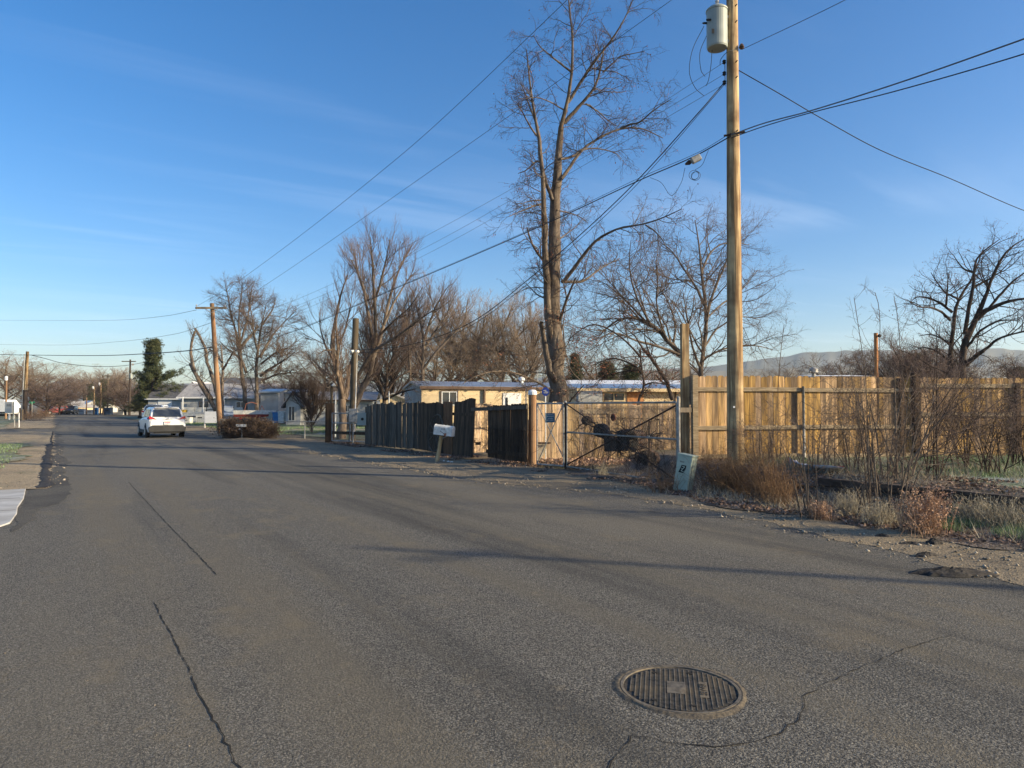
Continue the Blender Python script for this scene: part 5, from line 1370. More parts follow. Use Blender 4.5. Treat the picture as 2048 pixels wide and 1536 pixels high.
for px, py, d_, lab in ((1131, 937, 17.35, 'steel gate post between the narrow and the wide chain link gates'), (1357, 975, 13.2, 'thin steel gate post left of the tall square post')):
    q = gd(px, d_); zz = at(px, 805 if px < 1200 else 797, d_).z
    t = thing('gate_post', lab, 'post', (q.x, q.y, 0)); MB().tube([q - ZZ * .2, q + ZZ * zz], .032 if px < 1200 else .03, 12).build('shaft', MT['rust' if px < 1200 else 'galv'], t, world=True); MB().lathe(q + ZZ * zz, [(.036, 0), (.034, .02), (.01, .045)], 12).build('cap', MT['galv'], t, world=True)
vines('dark tangled vines climbing the wide chain link gate', G0.lerp(G1, .08), G0.lerp(G1, .98), 0, 1.25, 130, 9, 'twigdark', off=.03, Lr=(.4, 1.1))
# rusty implement parts hanging behind the wide gate
def gpt(px, py, off=.12):     # a point just behind the gate plane
    n_ = (G1 - G0).normalized().cross(ZZ); 
    if n_.dot(FW) < 0: n_ = -n_
    v = ray(px, py); o_ = Vector((0, 0, CAMH)); P0_ = G0 + n_ * off
    return o_ + v * ((P0_ - o_).dot(n_) / v.dot(n_))
gn = (G1 - G0).normalized().cross(ZZ)
if gn.dot(FW) < 0: gn = -gn
q = gpt(1250, 890)
im = thing('farm_implement', 'rusty black farm implement of discs, drum and wheels behind the wide gate', 'farm implement', (q.x, q.y, 0))
def disc(px, py, r, sq, m, nm, th=.05, par=im, ringed=True):
    c = gpt(px, py); k = (c - Vector((0, 0, CAMH))).dot(FW) / F
    u_ = (G1 - G0).normalized(); n = 22; cosg = abs(u_.dot(RT))
    pts = [c + u_ * (math.cos(2 * math.pi * i / n) * r * sq * k / cosg) + ZZ * (math.sin(2 * math.pi * i / n) * r * k) for i in range(n)]
    return MB().prism(pts, gn, th).build(nm, MT[m], par, world=True, fix=True)
disc(1173, 841, 9.5, .95, 'rust', 'seat_disc'); disc(1199, 861, 14, .75, 'rust', 'disc', .10)
disc(1208, 868, 10, .9, 'rust', 'disc', .06)
disc(1295, 916, 16, .8, 'rust', 'wheel', .09)
mb = MB(); cc = [gpt(1206, 874), gpt(1233, 876), gpt(1233, 903), gpt(1208, 903)]; mb.prism(cc, gn, .22).build('gear_case', MT['rust'], im, world=True, bevel=.02, fix=True)
pr = [gpt(*p) for p in ((1232, 862), (1250, 858), (1266, 862), (1274, 872), (1276, 886), (1270, 898), (1250, 902), (1236, 898))]
MB().prism(pr, gn, .28).build('drum', MT['rust'], im, world=True, bevel=.02, fix=True)
for (px, py, r) in ((1273, 915, 11), (1262, 884, 19)):
    c = gpt(px, py); k = (c - Vector((0, 0, CAMH))).dot(FW) / F
    mb = MB(); mb.ring(c + gn * .05, r * k, .018, gn, 26, 6)
    for j in range(6):
        a = j * math.pi / 3; mb.tube([c + gn * .05, c + gn * .05 + (G1 - G0).normalized() * math.cos(a) * r * k + ZZ * math.sin(a) * r * k], .009, 5)
    mb.build('wheel', MT['rust'], im, world=True)
mb = MB()
for a, b, w_ in (((1299, 842), (1299, 905), 4.5), ((1178, 850), (1199, 858), 2), ((1199, 868), (1240, 872), 3), ((1166, 846), (1142, 868), 1.2), ((1160, 850), (1138, 885), 1), ((1240, 868), (1222, 862), 3), ((1275, 890), (1300, 898), 3)):
    k = 16.0 / F; mb.tube([gpt(*a), gpt(*b)], w_ / 2 * k, 8)
mb.build('bars', MT['rust'], im, world=True)
rt3 = random.Random(6); mb = MB()
for (px, py, n_, L1) in ((1175, 846, 14, 17), (1200, 862, 12, 15), (1255, 872, 20, 28), (1235, 900, 12, 20), (1285, 912, 18, 20), (1300, 870, 9, 30)):
    for k in range(n_):
        t = rt3.uniform(0, 6.28); l_ = L1 * rt3.uniform(.7, 1.3); t2_q = t + rt3.uniform(-.9, .9)
        x1, y1 = px + math.cos(t) * l_ * .6, py + math.sin(t) * l_ * .6
        mb.tube([gpt(px, py, rt3.uniform(.02, .2)), gpt(x1, y1, rt3.uniform(.0, .2)), gpt(x1 + math.cos(t2_q) * l_ * .5, y1 + math.sin(t2_q) * l_ * .5, rt3.uniform(.0, .2))], [.012, .010, .005], 5)
mb.build('tines', MT['rust'], im, world=True)
MB().box(gpt(1299, 873), (.07, .07, .05), -YAW).build('bright_band', MT['whited'], im, world=True)
# round rusty plaque with an S curl
q = gpt(1226, 835, -.03)
pq = thing('round_plaque', 'round rusty red plaque with a curled emblem hung on the wide gate', 'plaque', (q.x, q.y, 0))
u_ = (G1 - G0).normalized(); mb = MB(); mb.prism([q + u_ * (.085 * 1.15 * math.cos(i * math.pi / 10)) + ZZ * .085 * math.sin(i * math.pi / 10) for i in range(20)], gn, .01).build('plate', MT['rustred'], pq, world=True, fix=True)
mb = MB(); mb.ring(q - gn * .004, .055, .008, gn, 20, 5); mb.ring(q - gn * .006 + ZZ * .01, .025, .007, gn, 16, 5); mb.build('emblem', MT['rust'], pq, world=True)
# connecting board between square post and gate
mb = MB(); mb.beam(at(1352, 820, 14.4), at(1388, 820, 15.3), .04, .10); tag(mb.build('cross_board', MT['greyw'], world=True), 'short grey board joining the steel gate post to the tan fence', 'board')
# leaning plywood and ladder bits behind the narrow gate
q = gr(1085, 931); p = thing('leaning_panel', 'faded yellow green panel leaning behind the narrow gate', 'panel', (q.x, q.y, 0))
MB().prism([at(1073, 889, 18.3), at(1096, 884, 18.3), at(1090, 905, 18.2), at(1076, 924, 18.1)], FW, .02).build('board', MT['drypale'], p, world=True, fix=True)
MB().box(at(1085, 886, 18.2), (.42, .04, .05), -YAW).build('dark_bar', MT['rust'], p, world=True)

# low chain link fence in front of the yard
A, B = gd(545, 33.2), gd(652, 32.8)
cf = thing('chain_link_fence', 'low chain link yard fence between the brown hedge and dark gate post', 'fence', (A.x, A.y, 0))
zt = at(600, 843, 33).z
for t in (0.02, .61, 1.0): 
    q = A.lerp(B, t); MB().tube([q - ZZ * .1, q + ZZ * (zt + .02)], .026, 8).build('post', MT['galv'], cf, world=True)
MB().tube([A + ZZ * zt, B + ZZ * zt], .018, 6).build('top_rail', MT['galv'], cf, world=True)
chain_link('mesh', cf, A, B, .03, zt, .08, .0022)

# ------------------------------------------------------------------ utility pole, wires
pb = gr(1472, 972); D0 = cs(pb)[1]
up = thing('utility_pole', 'tall weathered round utility pole carrying a grey transformer', 'utility pole', tuple(pb))
tops = at(1464, 0, D0); ztop = 11.3
dirp = (tops - at(1472, 960, D0)); dirp /= dirp.z
def pole_pt(z): return Vector((pb.x, pb.y, 0)) + Vector((dirp.x, dirp.y, 1)) * z
hh = [-.3, .3, 1, 2, 3, 4.5, 6, 7.5, 9, 10.3, ztop]
MB().tube([pole_pt(z) for z in hh], [.168 - .0062 * (z + .3) for z in hh], 24).build('shaft', MT['pole'], up, world=True, smooth=True)
def zrow(py, D=D0): return at(1466, py, D).z
tfc = at(1434, 60, D0 - .05); rt_ = .20
zc0, zc1 = zrow(100), zrow(22)
tf_ = MB().lathe((tfc.x, tfc.y, zc0), [(rt_ * .93, 0), (rt_, .03), (rt_, zc1 - zc0 - .05), (rt_ + .012, zc1 - zc0 - .045), (rt_ + .012, zc1 - zc0 - .015), (rt_ * .8, zc1 - zc0 + .03), (.03, zc1 - zc0 + .05)], 28).build('transformer', MT['trafo'], up, world=True, smooth=False)
mb = MB(); mb.lathe((tfc.x + .05, tfc.y + .03, zc1), [(.035, 0), (.055, .05), (.035, .08), (.055, .12), (.03, .15), (.045, .19), (.02, .24)], 12); mb.build('bushing', MT['porc'], tf_, world=True)
for zz in (zc0 + .15, zc1 - .15):
    mb = MB(); q = pole_pt(zz); mb.beam(Vector((tfc.x, tfc.y, zz)), q, .10, .05); mb.build('bracket', MT['galv'], up, world=True)
mb = MB()
for k in (-1, 1): mb.lathe(Vector((tfc.x, tfc.y, (zc0 + zc1) / 2 + .12)) - RT * rt_ * .98 * (1 if k < 0 else .8) - FW * (0 if k < 0 else .12), [(.02, 0), (.022, .06), (.012, .09)], 8, axis=-RT)
mb.build('side_bushing', MT['black'], tf_, world=True)
MB().box(at(1426, 62, D0 - .27), (.05, .01, .09), -YAW).build('name_plate', MT['black'], tf_, world=True)
MB().box(at(1468, 814, D0 - .16), (.035, .012, .035), -YAW).build('pole_tag', MT['whitep'], up, world=True)
# crossarm above the picture's edge and its braces
ca_ = pole_pt(10.85)
MB().beam(ca_ - Vector((1.25, 0, 0)) - Vector((0, .13, 0)), ca_ + Vector((1.25, 0, 0)) - Vector((0, .13, 0)), .09, .115).build('crossarm', MT['pole_grey'], up, world=True)
ins = lambda c, ax=ZZ: [(.02, 0), (.045, .03), (.03, .05), (.05, .08), (.02, .11)]
for sx_ in (-1.15, 1.15): MB().lathe(ca_ + Vector((sx_, -.13, .06)), ins(0), 10).build('insulator', MT['porc'], up, world=True)
for py in (125, 148, 166):
    q = pole_pt(zrow(py)) - RT * .17 - FW * .02; MB().lathe(q - ZZ * .04, [(.02, 0), (.04, .02), (.025, .04), (.04, .06), (.02, .08)], 10).build('insulator', MT['black'], up, world=True)
MB().tube([pole_pt(zrow(120)) - RT * .15, pole_pt(zrow(172)) - RT * .15], .01, 6).build('rack_rod', MT['galv'], up, world=True)
q = pole_pt(zrow(98)) + RT * .15 - FW * .10
MB().lathe(q - ZZ * .05, [(.03, 0), (.055, .03), (.04, .07), (.02, .10)], 10).build('insulator', MT['rust'], up, world=True)
for py in (20, 52, 131, 162, 268):
    q = pole_pt(zrow(py)); MB().tube([q + RT * .02 - FW * .13, q + RT * .03 - FW * .20], .012, 6).build('bolt', MT['black'], up, world=True)
MB().tube([pole_pt(zrow(274)) - RT * .2 - FW * .06, pole_pt(zrow(270)) + RT * .18 - FW * .16], .022, 8).build('cable_clamp', MT['rust'], up, world=True)

def span(pts, n=24):
    """pixel/depth key points -> smooth 3-D line; straight in 1/depth between keys"""
    K = [Vector(at(*p)) if len(p) == 3 else Vector(p[0]) for p in pts]
    out = []
    m_ = len(K)
    for i in range(m_ - 1):
        p0 = K[max(i - 1, 0)] if i > 0 else K[0] * 2 - K[1]
        p1, p2 = K[i], K[i + 1]
        p3 = K[i + 2] if i + 2 < m_ else K[i + 1] * 2 - K[i]
        # centripetal-ish hermite with chord-scaled tangents
        c = (p2 - p1).length
        m1 = (p2 - p0) * (c / max(1e-6, (p2 - p1).length + (p1 - p0).length)); m2 = (p3 - p1) * (c / max(1e-6, (p3 - p2).length + (p2 - p1).length))
        for k in range(n):
            t = k / n; h00 = 2 * t ** 3 - 3 * t * t + 1; h10 = t ** 3 - 2 * t * t + t; h01 = -2 * t ** 3 + 3 * t * t; h11 = t ** 3 - t * t
            out.append(p1 * h00 + m1 * h10 + p2 * h01 + m2 * h11)
    out.append(K[-1])
    return out
def wire(name, label, pts, r, m='wire', group='overhead lines', n=24, cat='cable'):
    P = span(pts, n); mb = MB(); mb.tube(P, r, 5)
    return tag(mb.build(name, MT[m], world=True), label, cat, group)
def sag(a, b, s, n=30):
    a, b = Vector(a), Vector(b)
    return [(a.lerp(b, k / n) - ZZ * s * 4 * (k / n) * (1 - k / n),) for k in range(n + 1)]
D2 = 38.5
p2 = thing('utility_pole', 'leaning brown utility pole with a wooden crossarm left of centre', 'utility pole', tuple(gr(441, 868)))
b2 = gr(441, 868); t2_ = at(424, 607, D2 + .6)
MB().tube([b2.lerp(t2_, k / 8) for k in range(-0, 9)], [.155 - .045 * k / 8 for k in range(9)], 14).build('shaft', MT['pole_red'], p2, world=True, smooth=True)
c2 = at(424.5, 615.5, D2 + .5)
e1, e2_ = at(393, 616.5, D2 - .1), at(455, 616.5, D2 + 1.0)
MB().beam(e1 - FW * .12, e2_ - FW * .12, .09, .11).build('crossarm', MT['pole_grey'], p2, world=True)
for e in (at(395, 613.5, D2 - .1), at(451.5, 613.5, D2 + 1)): MB().lathe(e - FW * .12, ins(0), 8).build('insulator', MT['porc'], p2, world=True)
for (a, b) in (((411, 617), (424, 626)), ((438, 617), (426, 626))): MB().tube([at(a[0], a[1], D2 + .3) - FW * .12, at(b[0], b[1], D2 + .3) - FW * .1], .018, 5).build('brace', MT['galv'], p2, world=True)
# high lines above the street
wire('power_line', 'upper left high power line running from the far crossarm over the treetops', [(395, 612, D2), (490, 553, 30.8), (800, 312, 19.2), (1134, 0, 14.2), (1386, -255, 12.4)], .006)
wire('power_line', 'second high power line, to the right of and below the first', [(452, 612, D2 + 1), (520, 577, 34), (900, 315, 21), (1343, 0, 15.0), (1545, -150, 13.3)], .006)
wire('power_line', 'single line leaving the utility pole towards the top right', [(1484, 99, D0 - .1), (1690, 0, 10.6), (1900, -115, 8.6), (2300, -360, 6.2)], .0055)
for k, (py0, m1, m2) in enumerate(((124, (1280, 232), (818, 490)), (148, (1285, 250), (845, 500)), (168, (1290, 268), (850, 514)))):
    wire('service_line', ['uppermost of the three thin lines from the pole rack to the left', 'middle one of the three thin lines from the pole rack', 'lowest of the three thin lines from the pole rack'][k],
         [(1449, py0, D0), (m1[0], m1[1] - 4 * k, 15.3), (m2[0], m2[1] - 2 * k, 23.2), (600, 596 + 13 * k, 30.5), (428, 655 + 16 * k, D2)], .004, 'wireg')
wire('service_drop', 'thick black twisted service cable dropping from pole rack to the meter pole', [(1448, 166, D0), (1400, 222, 13.5), (1280, 355, 14.6), (1180, 452, 15.9), (1060, 556, 18), (960, 634, 20.8), (880, 672, 23.8), (800, 693, 26), (712, 700, 28.2)], .011)
wire('service_drop', 'thinner black cable beside the twisted service cable', [(1448, 170, D0), (1290, 352, 14.5), (1180, 460, 15.9), (1075, 552, 17.8), (960, 640, 20.8), (880, 680, 23.8), (800, 702, 26), (712, 706, 28.2)], .006)
wire('service_drop', 'black twisted cable descending from the pole to the right edge', [(1478, 141, D0), (1560, 188, 13.8), (1640, 235, 14.4), (1760, 300, 15.4), (1900, 357, 16.6), (2048, 421, 18), (2300, 510, 21)], .010)
wire('telephone_cable', 'telephone cable bundle running left from the pole over the fences', [(1462, 272, D0 - .15), (1390, 312, 13.9), (1280, 360, 15.2), (1130, 430, 17.2), (1000, 488, 19.4), (800, 573, 24), (600, 658, 30.5), (427, 716, D2)], .012)
wire('telephone_cable', 'thin messenger wire just above the telephone cable bundle', [(1462, 266, D0 - .15), (1400, 303, 13.8), (1285, 353, 15.1), (1130, 427, 17.2), (1000, 486, 19.4), (800, 571, 24), (600, 656, 30.5), (427, 712, D2)], .005)
wire('telephone_cable', 'upper thick cable from the pole to the right edge', [(1462, 270, D0 - .15), (1530, 246, 12.4), (1620, 222, 11.5), (1800, 165, 10), (2048, 78, 8.4), (2400, -50, 6.6)], .011, 'wireg')
wire('telephone_cable', 'lower black cable from the pole to the right edge', [(1462, 276, D0 - .15), (1530, 252, 12.4), (1620, 226, 11.5), (1800, 180, 10), (2048, 108, 8.4), (2400, -10, 6.6)], .009)
for k, (pts, lab) in enumerate([
    ([(1408, 52, D0 - .1), (1385, 100, D0 - .2), (1379, 145, D0 - .2), (1390, 175, D0 - .1), (1408, 192, D0)], 'longest looping lead under the transformer'),
    ([(1413, 72, D0 - .1), (1400, 105, D0 - .2), (1402, 140, D0 - .2), (1410, 153, D0)], 'short looping lead inside the long one'),
    ([(1424, 100, D0 - .1), (1422, 130, D0 - .2), (1417, 160, D0 - .1), (1412, 172, D0)], 'straight short lead below the transformer'),
    ([(1478, 98, D0 - .2), (1455, 104, D0 - .3), (1442, 118, D0 - .2), (1440, 130, D0)], 'jumper lead crossing the pole under the transformer')]):
    wire('transformer_lead', lab, pts, .006, n=10, group='leads below the transformer')
# splice case and slack loops
sb = at(1392, 318, 13.6)
sc_ = thing('splice_case', 'grey splice box hanging on the telephone cable left of the pole', 'splice box', tuple(sb))
MB().box(sb, (.19, .11, .12), -YAW, 0, R(-27)).build('case', MT['galv'], sc_, world=True, bevel=.012)
MB().lathe(at(1378, 325, 13.7), [(.02, -.08), (.05, 0), (.02, .09)], 10, axis=(RT + ZZ * .5)).build('cable_boot', MT['rust'], sc_, world=True, fix=True)
for k, r_ in enumerate((.095, .075, .088)):
    MB().ring(at(1388 + 2 * k, 350 + k, 13.6), r_, .0045, FW + RT * (.2 + .25 * k), 24, 5).build('coil', MT['wire'], sc_, world=True)
wire('slack_loop', 'slack wire loop hanging from the telephone cable into a point', [(1300, 355, 14.9), (1322, 365, 14.7), (1343, 391, 14.5), (1362, 366, 14.2), (1370, 336, 13.9)], .0045, n=10)
wire('slack_loop', 'slack wire from the splice box up to the cable', [(1390, 340, 13.6), (1404, 330, 13.6), (1412, 312, 13.6), (1417, 300, 13.6)], .0045, n=10)
# lines at the left
P1 = gr(48, 840); D1 = cs(P1)[1]
p1 = thing('utility_pole', 'pale wooden utility pole beside the side street at the left', 'utility pole', tuple(P1))
MB().tube([P1, at(55, 703, D1)], [.21, .15], 12).build('shaft', MT['pole'], p1, world=True, smooth=True)
MB().tube([at(51, 780, D1 - .3), at(49.5, 830, D1 - .3), at(48.5, 840, D1 - .3)], .235, 12).build('dark_foot', MT['barkdark'], p1, world=True)
q = thing('guy_pole', 'slim grey pole leaning beside the pale wooden utility pole', 'pole', tuple(gd(44, 80)))
MB().tube([gd(44, 80), at(49, 708, 80)], [.07, .05], 8).build('shaft', MT['galv'], q, world=True)
for (px, ty, by, lab, m, hw, cx) in [
    (12, 755, 838, 'reddish slim pole with a white lamp box at the left edge', 'pole_red', .09, None),
    (310, 686, 832, 'dark crossarm pole in front of the pine', 'barkdark', .16, 21),
    (259, 719, 831, 'dark crossarm pole with a transformer left of the pine', 'barkdark', .16, 14),
    (215, 748, 829, 'thin far crossarm pole behind the lamp poles', 'pole_grey', .10, 9),
    (201, 765, 829, 'far pale pole with a white lamp, right of its twin', 'pole', .13, None),
    (188, 772, 829, 'far pale pole with a white lamp, left of its twin', 'pole', .11, None),
    (173, 795, 829, 'far reddish stub pole by the street', 'pole_red', .10, None)]:
    D = 1.55 * F / (by - HOR); b = gd(px, D)
    t = thing('utility_pole', lab, 'utility pole', tuple(b), group=None)
    tq = at(px, ty, D); MB().tube([b, Vector((b.x, b.y, tq.z))], [hw * 1.2, hw * .8], 8).build('shaft', MT[m], t, world=True)
    if cx:
        for dz in ([0, .75] if px == 310 else [0]):
            MB().beam(at(px - cx, ty + 4, D) - FW * .2 - ZZ * dz * 0, at(px + cx, ty + 4, D) - FW * .2, .12, .14).build('crossarm', MT['pole_grey'], t, world=True); break
    if px == 259:
        q = at(px + 3, 757, D); MB().lathe(q, [(.2, 0), (.24, .1), (.24, .7), (.2, .8)], 12).build('transformer', MT['trafo'], t, world=True)
        q = at(px + 6.5, 729, D); MB().box(q, (.25, .2, .35), 0).build('switch', MT['galv'], t, world=True)
    if px in (201, 188, 12):
        q = at(px + (.0 if px != 12 else 4), ty + 3 if px != 12 else 757, D) - FW * .3; MB().lathe(q - ZZ * .26, [(.12, 0), (.17, .1), (.17, .42), (.08, .52)], 10).build('lamp', MT['whitep'], t, world=True)
wire('power_line', 'faint line from the left edge sagging to the crossarm of the leaning pole', [(-60, 640, 120), (120, 641, 90), (240, 640, 65), (330, 632, 48), (393, 620, D2)], .012, 'wireg')
wire('power_line', 'lower faint line from the left edge to the leaning pole', [(-60, 688, 120), (120, 690, 90), (240, 683, 65), (350, 668, 47), (424, 645, D2)], .012, 'wireg')
wire('telephone_cable', 'dark cable from the left edge past the pale pole to the trees', [(-60, 708, 82), (55, 710, D1), (200, 711, 62), (300, 707, 50), (380, 701, 42), (425, 694, D2)], .03)
wire('telephone_cable', 'dark cable sagging from the pale pole to the dark crossarm pole', [(62, 710, D1), (90, 717, 80), (130, 727, 86), (190, 733, 90), (250, 731, 96), (311, 720, 106)], .035)
wire('service_drop', 'dark cable falling steeply from the leaning pole towards the cut tree', [(424, 700, D2), (400, 716, 44), (370, 733, 52), (350, 742, 60)], .015)
# main pole's neighbour behind the camera would hold the right-hand cables: outside the view

# ------------------------------------------------------------------ small things by the road
# utility pedestal
q = gr(1364, 985); tilt = R(9)
gb_ = thing('utility_pedestal', 'pale green utility box leaning right beside the gate post', 'utility box', tuple(q))
gb_.rotation_euler = (R(-3), tilt, -YAW - R(38)); 
w1, w2, hgt = .27, .25, .72
MB().box((0, 0, hgt / 2 - .05), (w1, w2, hgt)).build('body', MT['green'], gb_, bevel=.008)
MB().box((0, 0, hgt - .04), (w1 + .02, w2 + .02, .03)).build('lid', MT['green'], gb_, bevel=.006)
em = MB(); em.prism([(a, -w2 / 2 - .003, b) for a, b in ((-.075, .36), (.015, .36), (.05, .44), (.055, .50), (-.035, .50), (-.05, .44))], (0, -1, 0), .002)
EMB = em.build('emblem', MT['black'], gb_, fix=True)
em = MB(); y_ = -w2 / 2 - .0065
for (a, b, c, d_) in ((-.02, .475, .028, .475), (.028, .475, -.03, .39), (-.03, .39, .02, .39), (-.03, .44, .0, .43)): em.beam((a, y_, b), (c, y_, d_), .002, .012, up=ZZ)
em.build('emblem_stroke', MT['green'], EMB)
em = MB()
for k in range(4): em.box((-.07 + .022 * k, y_ + .004, .555), (.009, .002, .028))
em.build('stencil_digits', MT['wireg'], gb_)
for y_ in (-.02,): MB().box((w1 / 2 + .002, -.05, hgt / 2 - .05), (.004, .004, hgt - .1)).build('door_seam', MT['wireg'], gb_)
# white mailbox on a leaning post
q = gr(872, 925); mbx = thing('mailbox', 'dented white mailbox with a rusty flag on a leaning post', 'mailbox', tuple(q))
Dm = cs(q)[1]; topm = at(883, 872, Dm + .1)
MB().tube([q - ZZ * .1, topm], [.062, .055], 12).build('post', MT['pole'], mbx, world=True, smooth=True)
MB().tube([at(884, 877, Dm), at(905, 868, Dm)], .012, 6).build('brace', MT['galv'], mbx, world=True)
L_, W_, H_m = .52, .20, .17
c = at(888.5, 864, Dm); ux = (RT * .93 + FW * -.37).normalized(); uy = ux.cross(ZZ).normalized(); 
if uy.dot(FW) < 0: uy = -uy
slope = -.10; ux = (ux + ZZ * slope).normalized(); uz = ux.cross(uy); uz = uz if uz.z > 0 else -uz
sec = [(-W_ / 2, -.09), (W_ / 2, -.09), (W_ / 2, .09)] + [(W_ / 2 * math.cos(a), .09 + W_ / 2 * math.sin(a)) for a in [math.pi * k / 10 for k in range(1, 10)]] + [(-W_ / 2, .09)]
body = MB().prism([c - ux * L_ / 2 + uy * a + uz * b for a, b in sec], ux, L_).build('box', MT['whited'], mbx, world=True, fix=True)
MB().prism([c - ux * (L_ / 2 + .018) + uy * a * 1.04 + uz * (b * 1.03) for a, b in sec], ux, .016).build('door', MT['whited'], mbx, world=True, fix=True)
MB().prism([c + ux * (L_ / 2 + .002) + uy * a * 1.04 + uz * (b * 1.03) for a, b in sec], ux, .012).build('back_rim', MT['whited'], mbx, world=True, fix=True)
fc = c - uy * (W_ / 2 + .006)
fl = MB(); fl.beam(fc - ux * .08 + uz * .03, fc + ux * .06 - uz * .05, .006, .012); fl.build('flag_arm', MT['rust'], mbx, world=True)
MB().beam(fc + ux * .075 - uz * .10, fc + ux * .095 - uz * .02, .007, .055).build('flag', MT['rustred'], mbx, world=True)
for s in (-.03, .07): MB().tube([c + ux * s + uz * .185, c + ux * s + uz * .215], .006, 6).build('rivet', MT['galv'], mbx, world=True)
tl = text('house_number', '112', fc + uz * .085 - uy * .0, .085, 'wireg', mbx, rz=math.atan2(ux.y, ux.x), ry=0)
# dark mailbox with white holder
q = gr(484, 878); m2 = thing('mailbox', 'black mailbox over a white newspaper holder beside the hedge', 'mailbox', tuple(q)); Dm = cs(q)[1]
MB().tube([q, at(484, 853, Dm)], .04, 8).build('post', MT['galv'], m2, world=True)
c = at(484, 842.5, Dm); sec2 = [(-.13, -.11), (.13, -.11), (.13, .03)] + [(.13 * math.cos(a), .03 + .1 * math.sin(a)) for a in [math.pi * k / 8 for k in range(1, 8)]] + [(-.13, .03)]
MB().prism([c + RT * a * 1.9 + ZZ * b for a, b in sec2], FW, .3).build('box', MT['black'], m2, world=True, fix=True, bevel=.006)
MB().box(at(484, 851, Dm - .05), (.46, .3, .12), -YAW).build('paper_holder', MT['whited'], m2, world=True)
MB().box(at(481, 837, Dm - .08), (.08, .02, .06), -YAW).build('flag', MT['lampred'], m2, world=True)
MB().box(at(479, 858, Dm - .05), (.07, .05, .09), -YAW).build('bracket', MT['whitep'], m2, world=True)
blob('stone_heap', gr(486, 879), .55, .3, .07, MT['gravel'], 'pale gravel heap at the foot of the black mailbox', 'heap', seed=90)
for k, (px, py, lab) in enumerate(((897, 926, 'largest frosty white clod right of the leaning mailbox post'), (888, 925, 'small frosty clod closest to the leaning mailbox post'), (904, 927, 'frosty white clod farthest right of the mailbox post'))):
    blob('frosty_clod', gr(px, py), .09 if k != 1 else .05, .06, .06, MT['whited'], lab, 'clod', seed=95 + k, group='frosty clods by the mailbox', n=9, rings=3)
# white board sign on legs
q = gr(422, 857); D = cs(q)[1]; ws = thing('board_sign', 'blank white board on two legs left of the crossarm pole', 'sign', tuple(q))
a, b = at(409, 823, D), at(437, 846, D)
MB().prism([at(409, 823, D), at(437, 823, D), at(437, 846, D), at(409, 846, D)], FW, .05).build('board', MT['whitep'], ws, world=True, fix=True)
for px in (410, 436): MB().beam(gd(px, D + .08), at(px, 822, D + .08), .07, .07, up=RT).build('leg', MT['whited'], ws, world=True)
MB().tube([at(411, 820.5, D), at(420, 819, D), at(436, 820.5, D)], .03, 6).build('bow', MT['black'], ws, world=True)
# small grey pedestal by the pole
q = gr(446, 869); t = thing('utility_pedestal', 'small grey utility box at the foot of the leaning crossarm pole', 'utility box', tuple(q)); MB().box((0, 0, .4), (.24, .2, .8), -YAW).build('body', MT['trafo'], t, bevel=.02); MB().box((0, 0, .82), (.26, .22, .06), -YAW).build('lid', MT['trafo'], t, bevel=.01)
# plastic sheet / feed sack on the bank
q = gs(1620, 955); sh = thing('plastic_sheet', 'crumpled white plastic sheet with a red edge lying on the bank', 'plastic sheet', tuple(q))
Ds = cs(q)[1]
K = [(1578, 928, .30), (1592, 936, .16), (1640, 946, .08), (1690, 950, .05), (1664, 966, .06), (1634, 984, .05), (1610, 988, .05), (1584, 972, .08)]
Kp = [at(k[0], k[1], cs(gs(k[0], k[1] + k[2] * 100))[1]) + ZZ * .12 for k in K]; cc = sum(Kp, Vector()) / len(Kp); mb = MB(); vs = [cc + ZZ * .03]; fs = []
r_ = random.Random(4); n = len(Kp); RI = 6
for i in range(1, RI + 1):
    for k in range(n * 3):
        a = k / 3; k0 = int(a) % n; f_ = a - int(a); e = Kp[k0].lerp(Kp[(k0 + 1) % n], f_)
        vs.append(cc.lerp(e, i / RI) + ZZ * (r_.uniform(-.02, .02) + .03 * math.sin(i * 1.3 + k * .8)))
m_ = n * 3
fs += [(0, 1 + k, 1 + (k + 1) % m_) for k in range(m_)]
for i in range(RI - 1):
    for k in range(m_): fs.append((1 + i * m_ + k, 1 + (i + 1) * m_ + k, 1 + (i + 1) * m_ + (k + 1) % m_, 1 + i * m_ + (k + 1) % m_))
o = mb.add(vs, fs).build('sheet', MT['tarp'], sh, world=True, smooth=True)
so2 = o.modifiers.new('thick', 'SOLIDIFY'); so2.thickness = .004
MB().tube([Kp[0] + ZZ * .01, (Kp[0] + Kp[7]) / 2 + ZZ * .02, Kp[7] + ZZ * .01], .012, 6).build('red_edge', MT['tarpred'], sh, world=True)
MB().tube([Kp[6].lerp(cc, .45) + ZZ * .06, cc.lerp(Kp[3], .5) + ZZ * .06, Kp[3] + ZZ * .02], .008, 6).build('red_stripe', MT['tarpred'], sh, world=True)
# grey board low by the fence foot
q = at(1400, 930, 15.0); mb = MB(); mb.beam(gd(1384, 14.9, .28), gd(1520, 15.0, .30), .05, .22); tag(mb.build('foundation_board', MT['conc'], world=True), 'pale grey plank lying along the foot of the tan fence', 'plank')
